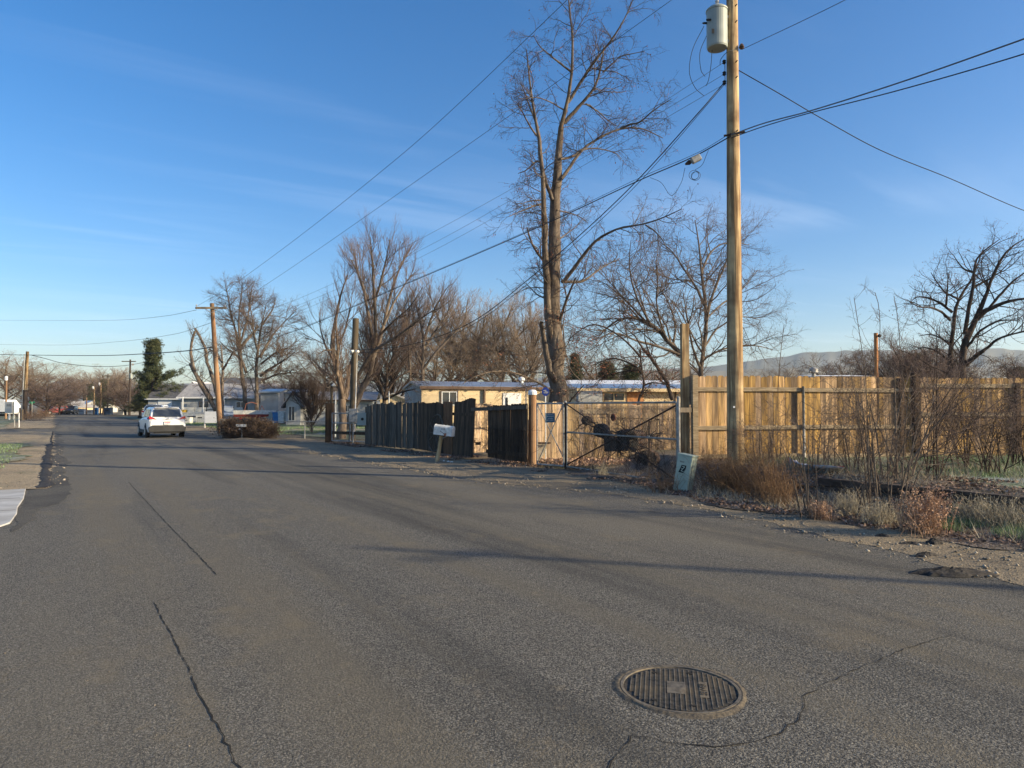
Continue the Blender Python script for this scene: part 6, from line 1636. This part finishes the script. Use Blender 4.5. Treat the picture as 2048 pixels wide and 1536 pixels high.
# landscape timbers
ti = thing('timber_wall', 'low wall of dark stacked landscape timbers below the grassy lot', 'retaining wall', tuple(gs(1880, 1040)))
A, B = gr(1640, 1000), gr(2140, 1062)
A = Vector((10.35, cs(A)[1] * 0 + 7.4, 0)); B = Vector((10.25, -3.5, 0))
rnd = random.Random(2)
for j, z in enumerate((.07, .20, .33)):
    y = 7.3 - .3 * j + rnd.uniform(-.1, .1)
    while y > -3.5:
        l = 1.5 + rnd.uniform(-.2, .9)
        mb = MB(); mb.box((10.30 + .03 * j + rnd.uniform(-.008, .008), y - l / 2, z + rnd.uniform(-.004, .004)), (.14, l - .012, .125), rnd.uniform(-.006, .006))
        o = mb.build('timber', MT['timber'], ti, world=True, bevel=.008); y -= l
# street name sign, left
q = gr(64, 834); sn = thing('street_sign', 'small green street name sign on a thin post by the side street', 'street sign', tuple(q)); Dn = cs(q)[1]
MB().tube([q, at(64, 803, Dn)], .05, 6).build('post', MT['galv'], sn, world=True)
MB().box(at(64, 804.5, Dn), (.75, .03, .2), -YAW).build('name_blade', MT['signgreen'], sn, world=True); MB().box(at(64, 807, Dn) , (.03, .6, .2), -YAW + .3).build('name_blade', MT['signgreen'], sn, world=True)
# meter box on a post, left edge
q = gr(19, 839); mt_ = thing('meter_box', 'pale grey electric box on a white post at the left edge', 'electric box', tuple(q)); Dq = cs(q)[1]
MB().box(at(19, 815, Dq), (.82, .35, 1.32), -YAW).build('cabinet', MT['sidingw'], mt_, world=True, bevel=.02)
MB().box(at(18.5, 810, Dq - .2), (.5, .03, .3), -YAW).build('window', MT['galv'], mt_, world=True)
MB().beam(gd(19, Dq), at(19, 828, Dq), .14, .14, up=RT).build('post', MT['whitep'], mt_, world=True)
MB().tube([gd(27.5, Dq), at(27.5, 803, Dq)], .06, 6).build('side_pipe', MT['trafo'], mt_, world=True)
# left verge rail posts
for k, (px, by, ty, lab) in enumerate(((38, 856, 826, 'white marker post right of the other beside the side street'), (29, 855, 830, 'thin grey marker post beside the side street'), (40, 842, 816, 'grey wooden stub post left of the pale utility pole'), (45, 841, 819, 'shorter wooden stub post touching the pale utility pole'))):
    q = gr(px, by); t = thing('marker_post', lab, 'post', tuple(q)); MB().tube([q, at(px, ty, cs(q)[1])], .03 if k < 2 else .08, 8).build('shaft', MT['whitep' if k == 0 else ('galv' if k == 1 else 'pole_grey')], t, world=True)
    MB().lathe(at(px, ty, cs(q)[1]), [(.034 if k < 2 else .085, 0), (.01, .03)], 8).build('cap', MT['galv' if k < 2 else 'pole_grey'], t, world=True)
# ------------------------------------------------------------------ houses
def lap_wall(mb, x0, x1, y, z0, z1, h=.2, d=.014, flip=1):
    z = z0
    while z < z1 - .01:
        zz = min(z + h, z1)
        mb.add([(x0, y - d * flip, z), (x1, y - d * flip, z), (x1, y - .001 * flip, zz), (x0, y - .001 * flip, zz), (x0, y, z), (x1, y, z)], [(0, 1, 2, 3), (4, 5, 1, 0)] if flip > 0 else [(3, 2, 1, 0), (0, 1, 5, 4)])
        z = zz
def house(label, px0, px1, D, th, dep, eave, ridge, wallm, roofm, name='house', ov=.25, gable='side', laps=True, z0=-.1, rooft=.08, wins=(), doors=(), fascia='trim', cat='house', endm=None):
    X0 = (px0 - CX) / F * D; k = (px1 - CX) / F
    L = (k * D - X0) / (math.cos(th) - k * math.sin(th))
    o = thing(name, label, cat, tuple(gd(px0, D)), -YAW + th)
    rm = (ridge - eave)
    if gable == 'side':
        mb = MB(); mb.bx(0, L, 0, dep, z0, eave)
        for xx, s in ((0, 1), (L, -1)): mb.prism([(xx, 0, eave), (xx, dep, eave), (xx, dep / 2, ridge - .02)], (s, 0, 0), .12)
        mb.build('wall', MT[wallm], o, fix=True)
        mb = MB()
        for a, b in ((-ov, dep / 2), (dep + ov, dep / 2)):
            za = eave - rm * ov / (dep / 2)
            mb.prism([(-ov, a, za), (-ov, b, ridge), (-ov, b, ridge + rooft), (-ov, a, za + rooft)], (1, 0, 0), L + 2 * ov)
        mb.build('roof', MT[roofm], o, fix=True)
        MB().bx(-ov, L + ov, -ov - .03, -ov - .002, eave - rm * ov / (dep / 2) - .06, eave - rm * ov / (dep / 2) + rooft - .01).build('fascia', MT[fascia], o)
    else:
        mb = MB(); mb.bx(0, L, 0, dep, z0, eave); mb.prism([(0, 0, eave), (L, 0, eave), (L / 2, 0, ridge - .02)], (0, 1, 0), dep); mb.build('wall', MT[wallm], o, fix=True)
        mb = MB()
        for a in (-ov, L + ov):
            za = eave - rm * ov / (L / 2); mb.prism([(a, -ov, za), (L / 2, -ov, ridge), (L / 2, -ov, ridge + rooft), (a, -ov, za + rooft)], (0, 1, 0), dep + 2 * ov)
        mb.build('roof', MT[roofm], o, fix=True)
    if laps:
        mb = MB(); lap_wall(mb, -.005, L + .005, -.004, z0, eave); mb.build('siding', MT[wallm], o)
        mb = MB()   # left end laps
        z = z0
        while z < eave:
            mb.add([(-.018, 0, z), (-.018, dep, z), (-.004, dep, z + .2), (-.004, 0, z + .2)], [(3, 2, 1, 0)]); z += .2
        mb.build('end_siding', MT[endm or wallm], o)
    for (u0, u1, a, b, fm) in wins:
        w_ = MB()
        f = .05
        for q in ((u0 - f, u1 + f, b, b + f), (u0 - f, u1 + f, a - f, a), (u0 - f, u0, a, b), (u1, u1 + f, a, b), ((u0 + u1) / 2 - .02, (u0 + u1) / 2 + .02, a, b)):
            w_.bx(q[0], q[1], -.06, -.015, q[2], q[3])
        fr_ = w_.build('window', MT[fm], o); MB().bx(u0, u1, -.035, -.018, a, b).build('pane', MT['glass'], fr_)
    for (u0, u1, a, b, dm) in doors:
        dr = MB().bx(u0, u1, -.05, -.016, a, b).build('door', MT[dm], o, bevel=.01); MB().bx(u1 - .14, u1 - .08, -.09, -.051, (a + b) / 2, (a + b) / 2 + .06).build('handle', MT['galv'], dr)
    return o, L
th1 = R(20)
ez = at(843, 775, 36).z; rz_ = at(830, 765, 37).z - .1
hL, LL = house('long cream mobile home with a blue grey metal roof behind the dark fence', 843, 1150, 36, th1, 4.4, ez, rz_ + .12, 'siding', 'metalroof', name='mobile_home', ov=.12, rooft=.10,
               wins=((1.1, 1.85, ez - .88, ez - .24, 'whitep'),), endm='sidingg', doors=((4.45, 5.5, .3, ez - .25, 'whitep'),))  # grey end siding: shade on this cream end wall put into the colour
MB().bx(4.60, 4.72, -.075, -.052, ez - 1.1, ez - .5).build('door_slit', MT['glass'], hL)
mb = MB()
for q_ in ((1.0, 1.05, ez - .95, ez - .15), (1.9, 1.95, ez - .95, ez - .15), (1.05, 1.9, ez - .19, ez - .15)): mb.bx(q_[0], q_[1], -.075, -.062, q_[2], q_[3])
mb.build('window_trim', MT['trim'], hL)
mb = MB()
for k in range(12): mb.bx(.5 + k * .95, .56 + k * .95, -.10, -.02, ez - .17, ez - .11)
mb.build('eave_hooks', MT['trim'], hL)
MB().bx(3.35, 3.43, -.16, -.05, ez - .8, ez + .05).build('pipe_vent', MT['trim'], hL)
mb = MB(); mb.lathe((6.3, 2.0, rz_ + .05), [(.12, 0), (.10, .25), (.2, .28), (.2, .4), (.05, .48)], 10); mb.build('roof_vent', MT['whitep'], hL)
MB().tube([(7.2, 1.8, rz_), (7.2, 1.8, rz_ + .9)], .03, 6).build('vent_pipe', MT['galv'], hL)
# second home
ez2 = at(1250, 781, 30).z
hR, LR_ = house('cream flat roofed house with an orange door panel behind the wide gate', 1165, 1470, 30, R(10), 6, ez2 + .04, ez2 + .30, 'siding', 'metalroof', ov=.35, rooft=.09, laps=True, fascia='siding',
                wins=((.95, 1.85, ez2 - .42, ez2 - .12, 'siding'), (.1, .75, ez2 - .6, ez2 - .1, 'whited')), doors=((2.0, 2.75, .2, ez2 - .05, 'orangew'), (4.2, 4.28, .2, ez2, 'trim')))
mb = MB(); mb.bx(-.3, .75, -.45, -.02, .0, ez2 - .02); mb.build('porch_wall', MT['sidingg'], hR)
ez3 = at(1250, 771, 37).z
hS, _ = house('long low building with a bright white metal roof edge behind the cream house', 1140, 1420, 38, R(4), 6, ez3 + .0, ez3 + .32, 'sidingg', 'whitep', name='shed', ov=.3, rooft=.12, laps=False, fascia='roofd', cat='shed')
hT, _ = house('low building with a pale snowy roof edge beyond the tan fence', 1640, 1735, 34, 0, 4, at(1700, 755, 34).z, at(1700, 750, 34).z, 'sidingg', 'whitep', name='shed', ov=.1, laps=False, cat='shed')
q = at(1628, 740, 34); vt = thing('roof_ventilator', 'small grey ventilator cowl poking over the tan fence', 'ventilator', tuple(gd(1628, 34))); MB().lathe((0, 0, 0), [(.09, 0), (.09, q.z - .15), (.22, q.z - .12), (.2, q.z + .05), (.06, q.z + .14)], 12).build('cowl', MT['galv'], vt, smooth=False)
MB().tube([(-.3, 0, q.z - .1), (0, 0, q.z - .02)], .03, 6).build('arm', MT['galv'], vt)
# left middle
e_ = lambda px, py, D: at(px, py, D).z
h1, _ = house('grey house with a pale shingle roof and panelled porch behind the crossarm pole', 362, 560, 78, R(6), 8, e_(400, 793, 78), e_(400, 768, 82), 'sidingg', 'roofp', ov=.4, laps=False,
              wins=((2.0, 2.9, .9, 2.0, 'trim'), (6.0, 7.0, 1.2, 2.0, 'whitep')), fascia='whitep')
mb = MB()
for k in range(5): mb.bx(.5 + k * 1.3, 1.7 + k * 1.3, -.9, -.86, .0, 1.4)
mb.build('porch_panels', MT['sidingw'], h1)
mb = MB()
for k in range(4): mb.bx(.45 + k * 2.2, .55 + k * 2.2, -.95, -.85, .0, e_(400, 793, 78) - .05)
mb.build('porch_posts', MT['whitep'], h1)
h2, _ = house('upper storey block of grey house with a white trimmed gable', 420, 506, 84, R(6), 7, e_(450, 778, 84), e_(450, 757, 88), 'sidingg', 'roofd', ov=.3, laps=False, wins=((.8, 1.5, 2.6, 3.3, 'whitep'),), fascia='whitep')
h3, _ = house('dark roofed garage with a bright white door behind the white car', 296, 368, 86, R(4), 7, e_(330, 796, 86), e_(330, 772, 90), 'sidingg', 'roofd', ov=.3, laps=False, doors=((1.2, 2.9, 0, e_(330, 799, 86), 'whitep'),), fascia='whitep', cat='garage', name='garage')
h4, _ = house('small house gable with a snowy white roof edge left of the crossarm pole', 372, 400, 92, 0, 5, e_(380, 778, 92), e_(386, 764, 92), 'sidingg', 'whitep', gable='front', ov=.3, laps=False)
h5, _ = house('blue grey shed with vertical boards beyond the boat', 521, 557, 68, R(2), 5, e_(540, 784, 68), e_(540, 779, 70), 'sidingg', 'metalroof', ov=.2, laps=False, name='shed', cat='shed', fascia='metalroof')
h6, _ = house('pale cottage with a long grey roof behind the chain link fence', 600, 745, 58, R(8), 7, e_(650, 808, 58) + .35, e_(650, 789, 60) + .2, 'sidingw', 'roofp', ov=.35, laps=True, wins=((.6, 1.3, .9, 1.6, 'trim'), (3.6, 4.2, 1.1, 1.6, 'whitep')), fascia='trim')
h7, _ = house('gabled porch front with a tall dark window between shed and cottage', 572, 601, 56, 0, 4, e_(585, 808, 56) + .1, e_(585, 789, 56) + .15, 'sidingg', 'roofd', gable='front', ov=.3, laps=False, wins=((.25, .7, .4, 1.5, 'sidingw'),))
h8, _ = house('white walled building end with a small dark vent beyond the blue grey shed', 558, 604, 70, 0, 6, e_(570, 786, 70), e_(570, 780, 72), 'sidingw', 'metalroof', ov=.15, laps=False, wins=((.25, .55, 2.1, 2.3, 'trim'),), fascia='metalroof', name='shed', cat='shed')
h9, _ = house('cream shed gable glimpsed between the lamp pole and mobile home', 760, 812, 50, R(5), 5, e_(780, 800, 50), e_(786, 788, 50), 'siding', 'roofp', gable='front', ov=.2, laps=False, name='shed', cat='shed')
# far gable building
h10, _ = house('cream gabled hall with a blue grey wing at the far end of the street', 100, 152, 150, 0, 10, e_(120, 814, 150), e_(125, 802, 150), 'siding', 'roofp', gable='front', ov=.3, laps=False, z0=-.2, name='hall', cat='building', doors=((2.8, 4.0, -.1, 1.6, 'whited'),))
h11, _ = house('blue grey low wing right of the far cream gable', 150, 162, 154, 0, 8, e_(150, 811, 154), e_(150, 802, 156), 'sidingg', 'metalroof', ov=.2, laps=False, z0=-.2, name='hall', cat='building')
h12, _ = house('pale low building by the far end of the street left of the evergreen', 174, 200, 170, 0, 8, e_(180, 816, 170), e_(180, 809, 172), 'sidingw', 'whitep', ov=.2, laps=False, z0=-.2, cat='building')

# ------------------------------------------------------------------ vehicles
def loft(mb, st):
    """st: list of (y, [(x, z), ...] half outline from bottom centre to top centre) mirrored"""
    n = len(st[0][1]); rings = []
    for y, prof in st:
        full = [(x, z) for x, z in prof] + [(-x, z) for x, z in reversed(prof)]
        rings.append([(x, y, z) for x, z in full])
    m = len(rings[0]); vs = [v for r_ in rings for v in r_]; fs = []
    for i in range(len(rings) - 1):
        for k in range(m): fs.append((i * m + k, i * m + (k + 1) % m, (i + 1) * m + (k + 1) % m, (i + 1) * m + k))
    fs.append(tuple(reversed(range(m)))); fs.append(tuple((len(rings) - 1) * m + k for k in range(m)))
    return mb.add(vs, fs)
def wheel(par, x, y, r=.34, w_=.22):
    s = 1 if x > 0 else -1
    ty = MB().lathe((x - s * w_, y, r), [(r * .9, 0), (r, .03), (r, w_ - .03), (r * .9, w_)], 24, axis=(s, 0, 0)).build('wheel', MT['tyre'], par, fix=True)
    mb = MB(); mb.lathe((x - s * .02, y, r), [(r * .62, 0), (r * .60, .022)], 20, axis=(s, 0, 0)); mb.build('rim', MT['rim'], ty, fix=True)
def car(name, label, cat, paint, L=4.6, suv=True):
    t = thing(name, label, cat)
    h = L / 2; mb = MB()
    def ring_(w_, zb, zt, wt): return [(w_ * .55, zb), (w_ * .93, zb + .03), (w_, zb + .22), (w_, (zb + zt) / 2), (w_ * .985, zt - .12), (wt, zt)]
    st = [(-h + .02, ring_(.80, .42, .98, .70)), (-h + .10, ring_(.88, .34, 1.06, .78)), (-h + .35, ring_(.92, .27, 1.10, .80)), (-h + 1.3, ring_(.925, .24, 1.10, .80)), (0, ring_(.925, .23, 1.07, .80)), (h - 1.4, ring_(.92, .24, 1.03, .80)), (h - .6, ring_(.90, .25, .97, .76)), (h - .12, ring_(.84, .30, .86, .66)), (h, ring_(.72, .40, .74, .56))]
    body = loft(mb, st).build('body', MT[paint], t, smooth=False, bevel=.02, fix=True)
    # cabin
    yb0, yb1, yt0, yt1, zt = -h + .12, h - 1.25, -h + .50, h - 2.05, 1.66
    zb = 1.05
    mb = MB(); vs = []
    for z, y0, y1, w_ in ((zb, yb0, yb1, .80), ((zb + zt) / 2 + .06, yb0 + .17, yb1 - .42, .735), (zt - .05, yt0 - .03, yt1 + .05, .64), (zt, yt0 + .12, yt1 - .12, .56)):
        vs += [(-w_, y0, z), (w_, y0, z), (w_, y1, z), (-w_, y1, z)]
    fs = [(3, 2, 1, 0)] + [(i * 4 + k, i * 4 + (k + 1) % 4, (i + 1) * 4 + (k + 1) % 4, (i + 1) * 4 + k) for i in range(3) for k in range(4)] + [(12, 13, 14, 15)]
    mb.add(vs, fs).build('roof', MT[paint], t, bevel=.03, fix=True)
    def lerp3(a, b, u): return tuple(a[i] + (b[i] - a[i]) * u for i in range(3))
    def pane(nm, q, off, m='glass'):
        c = Vector(); [c.__iadd__(Vector(p)) for p in q]; c /= 4
        n_ = (Vector(q[1]) - Vector(q[0])).cross(Vector(q[3]) - Vector(q[0])).normalized()
        if n_.dot(Vector(off)) < 0: n_ = -n_
        return MB().prism([Vector(p) - n_ * .02 for p in q], n_, .035).build(nm, MT[m], t, fix=True)
    zr = (zb + zt) / 2 + .06
    pane('rear_window', [(-.68, yb0 + .0, zb + .08), (.68, yb0 + .0, zb + .08), (.61, yt0 - .20, zt - .12), (-.61, yt0 - .20, zt - .12)], (0, -1, .3))
    pane('windscreen', [(-.68, yb1 - .12, zb + .06), (.68, yb1 - .12, zb + .06), (.58, yt1 + .10, zt - .10), (-.58, yt1 + .10, zt - .10)], (0, 1, .3))
    for s in (-1, 1):
        segs = [(yb0 + .42, yb0 + 1.02), (yb0 + 1.10, yb0 + 2.0), (yb0 + 2.08, yb1 - .62)]
        for j, (a, b) in enumerate(segs):
            a2, b2 = max(a, yt0 + .15) + (.12 if j == 0 else 0), b - (.32 if j == 2 else 0)
            xw0, xw1 = .80 - .008, .712
            pane('side_window', [(s * xw0, a, zb + .07), (s * xw0, b, zb + .07), (s * xw1, b2, zt - .14), (s * xw1, a2, zt - .14)], (s, 0, .2))
    for x in (-.92, .92):
        for y in (-h + .95, h - .95):
            a_ = MB(); a_.lathe((x - (.05 if x > 0 else -.05), y, .36), [(.43, 0), (.43, .058 if True else 0)], 24, axis=(1 if x > 0 else -1, 0, 0)); a_.build('wheel_arch', MT['plas'], t, fix=True)
            wheel(t, x + (.03 if x > 0 else -.03), y)
    for s in (-1, 1):
        MB().prism([(s * .50, -h - .012, .99), (s * .86, -h + .03, 1.04), (s * .865, -h + .05, 1.15), (s * .80, -h + .02, 1.16), (s * .62, -h - .02, 1.05)], (0, 1, 0), .10).build('tail_lamp', MT['lampred'], t, fix=True)
        MB().prism([(s * .865, -h + .02, 1.02), (s * .945, -h + .12, 1.0), (s * .945, -h + .38, 1.07), (s * .87, -h + .3, 1.14), (s * .865, -h + .02, 1.15)], (-s, 0, 0), .05).build('tail_lamp', MT['lampred'], t, fix=True)
        MB().box((s * .98, yb1 - .55, 1.10), (.20, .10, .15)).build('mirror', MT['black'], t, bevel=.02)
        MB().box((s * .93, 0, .33), (.03, L - 2.6, .16)).build('sill_cladding', MT['plas'], t)
        MB().tube([(s * .54, yt0 + .1, zt + .035), (s * .56, 0, zt + .055), (s * .54, yt1 - .1, zt + .03)], .018, 6).build('roof_rail', MT['black'], t)
        MB().box((s * .60, h - .06, .72), (.34, .12, .12)).build('headlamp', MT['porc'], t, bevel=.02)
        MB().box((s * .70, -h - .02, .47), (.16, .03, .05)).build('reflector', MT['lampred'], t)
    mb = MB(); mb.prism([(-.86, -h - .05, .32), (.86, -h - .05, .32), (.90, -h - .05, .55), (.72, -h - .05, .68), (-.72, -h - .05, .68), (-.90, -h - .05, .55)], (0, 1, 0), .16); mb.build('rear_bumper', MT['plas'], t, bevel=.02, fix=True)
    MB().box((0, -h - .03, .80), (.34, .02, .17)).build('number_plate', MT['whitep'], t)
    MB().box((0, -h - .043, .85), (.32, .004, .04)).build('plate_band', MT['lampred'], t); MB().box((0, -h - .043, .79), (.24, .004, .035)).build('plate_digits', MT['signblue'], t)
    MB().box((0, yt0 - .06, zt - .03), (1.16, .28, .035)).build('spoiler', MT[paint], t, bevel=.01)
    MB().box((0, -.9, zt + .05), (.05, .2, .07)).build('aerial', MT[paint], t, bevel=.01)
    MB().box((.02, yb0 + .10, zb + .16), (.36, .02, .02)).build('rear_wiper', MT['black'], t)
    MB().box((0, -h + .015, .98), (.5, .02, .012)).build('tailgate_seam', MT['plas'], t)
    MB().box((0, -h + .0, 1.01), (.10, .02, .06)).build('badge', MT['rim'], t)
    MB().box((0, -h + .25, .26), (1.2, .5, .06)).build('underbody', MT['black'], t)
    return t
cr_ = car('suv', 'white sport utility vehicle driving away down the street', 'car', 'carwhite')
qc = gd(322, 33.4 + 2.3 * .9); cr_.location = (qc.x, qc.y, .012); cr_.scale = (.92, .92, .90)
cr_.rotation_euler = (0, 0, R(1.5))
def recar(lab, p, rz, sc, paint, nm='parked_car', cat='car'):
    c = copy_tree(cr_); c.name = nm; c.location = p; c.rotation_euler = (0, 0, rz); c.scale = (sc, sc, sc); c['label'] = lab; c['category'] = cat; c['group'] = 'vehicles parked along the far street'
    for ch in c.children:
        if ch.data.materials[0].name == 'car_paint_white':
            ch.data = ch.data.copy(); ch.data.materials.clear(); ch.data.materials.append(MT[paint])
    return c
recar('dark sport utility vehicle parked before the far cream gable', gd(142, 128), -YAW + R(200), .95, 'cardark')
recar('dull red car parked left of the far cream gable', gd(110, 126), -YAW + R(150), .95, 'carred')
recar('dark blue car parked behind the far dark vehicle', gd(131, 134), -YAW + R(90), .8, 'carblue')
recar('white minivan parked beyond the moving white vehicle', gd(318, 62), -YAW + R(15), 1.0, 'carwhite')
recar('silver blue car parked right of the crossarm pole', gd(451, 66), -YAW + R(200), .95, 'carsilver')
# travel trailer at the left edge
tr = thing('travel_trailer', 'white travel trailer cut off by the left edge', 'trailer', tuple(gd(-14, 88)), -YAW)
MB().prism([(-4, 0, .55), (1.9, 0, .55), (2.0, 0, 1.6), (1.4, 0, 2.35), (-4, 0, 2.5)], (0, 1, 0), 2.2).build('body', MT['whitep'], tr, bevel=.08, fix=True)
MB().bx(-3, -1.6, -.03, 0, 1.3, 1.9).build('window', MT['glass'], tr); MB().bx(-4, 1.8, -.02, 0, .62, .82).build('stripe', MT['cardark'], tr); MB().bx(-3.9, 1.7, .3, 1.9, .25, .55).build('chassis', MT['black'], tr)
wheel(tr, -1.0, .3); 
# boat
bt = thing('boat', 'red hulled boat with a white top side on a trailer in the yard', 'boat', tuple(gd(467, 62)), -YAW + R(14))
Lb = 78 / F * 62
st = []
for y, w_, zk in ((0, .9, .55), (.8, 1.0, .45), (2.0, 1.0, .45), (2.9, .7, .55), (Lb, .06, .9)): st.append((y, [(.02, zk), (w_ * .93, zk + .06), (w_, .80), ]))
o = loft(MB(), st).build('hull', MT['carred'], bt, fix=True); o.rotation_euler = (0, 0, R(-90)); o.location = (0, .9, 0)
st = [(y, [(.02, .80), (w_, .805), (w_ * 1.03, 1.16)]) for y, w_ in ((0, .9), (.8, 1.0), (2.0, 1.0), (2.9, .7), (Lb + .05, .07))]
o = loft(MB(), st).build('gunwale', MT['whited'], bt, fix=True); o.rotation_euler = (0, 0, R(-90)); o.location = (0, .9, 0)
mb = MB(); mb.bx(-.2, Lb - .5, .4, .5, .35, .43); mb.bx(-.2, Lb - .5, 1.3, 1.4, .35, .43); mb.build('trailer_frame', MT['rustred'], bt)
mb = MB(); mb.tube([(.9, .2, 1.1), (1.0, .4, 1.75), (1.4, .9, 1.9), (1.8, 1.4, 1.75), (1.9, 1.6, 1.1)], .03, 6); mb.tube([(2.6, .5, 1.1), (2.3, .9, 1.6), (2.1, 1.2, 1.15)], .025, 6); mb.build('canopy_frame', MT['rustred'], bt)
wheel(bt, 1.2, .2, .28, .18)
def bin_(label, px, D, m, h=1.0, w_=.55):
    t = thing('wheelie_bin', label, 'bin', tuple(gd(px, D)), -YAW, 'bins beside the boat')
    MB().prism([(-w_ / 2 + .05, 0, .05), (w_ / 2 - .05, 0, .05), (w_ / 2, 0, h - .1), (-w_ / 2, 0, h - .1)], (0, 1, 0), .5).build('body', MT[m], t, bevel=.02, fix=True)
    MB().prism([(-w_ / 2 - .03, -.04, h - .1), (w_ / 2 + .03, -.04, h - .1), (w_ / 2 - .02, -.04, h), (-w_ / 2 + .02, -.04, h)], (0, 1, 0), .6).build('lid', MT[m], t, bevel=.01, fix=True)
    MB().tube([(-w_ / 2 + .02, .5, .1), (w_ / 2 - .02, .5, .1)], .1, 10).build('wheels', MT['tyre'], t)
bin_('blue wheeled bin between two pale bins', 551, 62, 'bluebin'); bin_('white wheeled bin right of the blue bin', 562, 61, 'whited', 1.1); bin_('pale green wheeled bin left of the blue bin', 538, 63, 'trafo')
# boxes and clutter in the far yards
def crate(name, label, px, D, wd, h, m, cat, z=0.0):
    t = thing(name, label, cat, tuple(gd(px, D, z)), -YAW)
    MB().box((0, 0, h / 2), (wd, wd * .7, h)).build('body', MT[m], t, bevel=.02); MB().box((0, 0, h + .02), (wd * 1.05, wd * .75, .05)).build('lid', MT[m], t, bevel=.01)
    MB().box((0, -wd * .36, h * .6), (wd * .5, .02, h * .12)).build('handle', MT['black'], t)
crate('storage_box', 'yellow plastic storage box right of the parked minivan', 361, 66, 1.0, .75, 'yellow', 'box', .4)
crate('storage_box', 'white storage box left of the blank white board', 390, 66, 1.7, .9, 'whited', 'box')
crate('storage_box', 'small pale box farther left of the blank white board', 374, 62, .8, .5, 'whited', 'box')
crate('storage_box', 'pale box directly beside the blank white board', 403, 64, .8, .8, 'whited', 'box')
for px, D, wd, h, m, lab in ((192, 128, .8, 1.2, 'bluebin', 'dark blue bin at the far right roadside'), (217, 126, 1.2, 1.2, 'carblue', 'wide navy bin at the far right roadside'), (243, 124, 1.0, 1.2, 'sidingw', 'pale box by the far right roadside'), (274, 120, 2.6, 1.2, 'sidingw', 'long pale utility box by the far right roadside'), (182, 130, 1.4, .8, 'whited', 'white heap of goods by the far right roadside'), (165, 132, 1.3, 1.0, 'sidingw', 'pale box left of the white heap by the roadside')):
    crate('roadside_box', lab, px, D, wd, h, m, 'box')
for px, by, ty, m, lab in ((253, 829, 818, 'whitep', 'white mailbox post at the far right roadside'), (258, 831, 822, 'orangew', 'orange roadside marker beside a white post')):
    q = gr(px, by); t = thing('roadside_marker', lab, 'marker', tuple(q)); MB().tube([q, at(px, ty, cs(q)[1])], .10, 8).build('shaft', MT[m], t, world=True); MB().box(at(px, ty, cs(q)[1]), (.4, .3, .3)).build('box', MT[m], t, world=True, bevel=.03)

# thin mast with crossarm, added out of view to throw a shadow across the street
off = 'added shadow mast right of the picture'
b = RT * 24.0 + FW * .3
t = thing('utility_pole', 'thin unseen mast added on the right to cast a shadow band on the street', 'utility pole', (b.x, b.y, 0)); MB().tube([(0, 0, -.3), (0, 0, 9.2)], [.085, .06], 12).build('shaft', MT['pole'], t); MB().bx(-.5, .5, -.2, -.1, 8.8, 8.86).build('crossarm', MT['pole_grey'], t)

# ------------------------------------------------------------------ winter haze over the valley
HZ = True
if HZ:
    mb = MB(); mb.bx(-2900, 2900, -2900, 2900, -5, 215); o = mb.build('haze', None, None)
    o['kind'] = 'stuff'; o['label'] = 'thin blue winter haze over the valley'
    m = bpy.data.materials.new('haze'); m.use_nodes = True; N, Lk = m.node_tree.nodes, m.node_tree.links; N.clear()
    out = N.new('ShaderNodeOutputMaterial'); v = N.new('ShaderNodeVolumePrincipled'); v.inputs['Color'].default_value = (.72, .86, 1, 1); v.inputs['Density'].default_value = .00014; v.inputs['Anisotropy'].default_value = .2
    Lk.new(v.outputs[0], out.inputs['Volume']); o.data.materials.append(m)
    SC.cycles.volume_bounces = 1
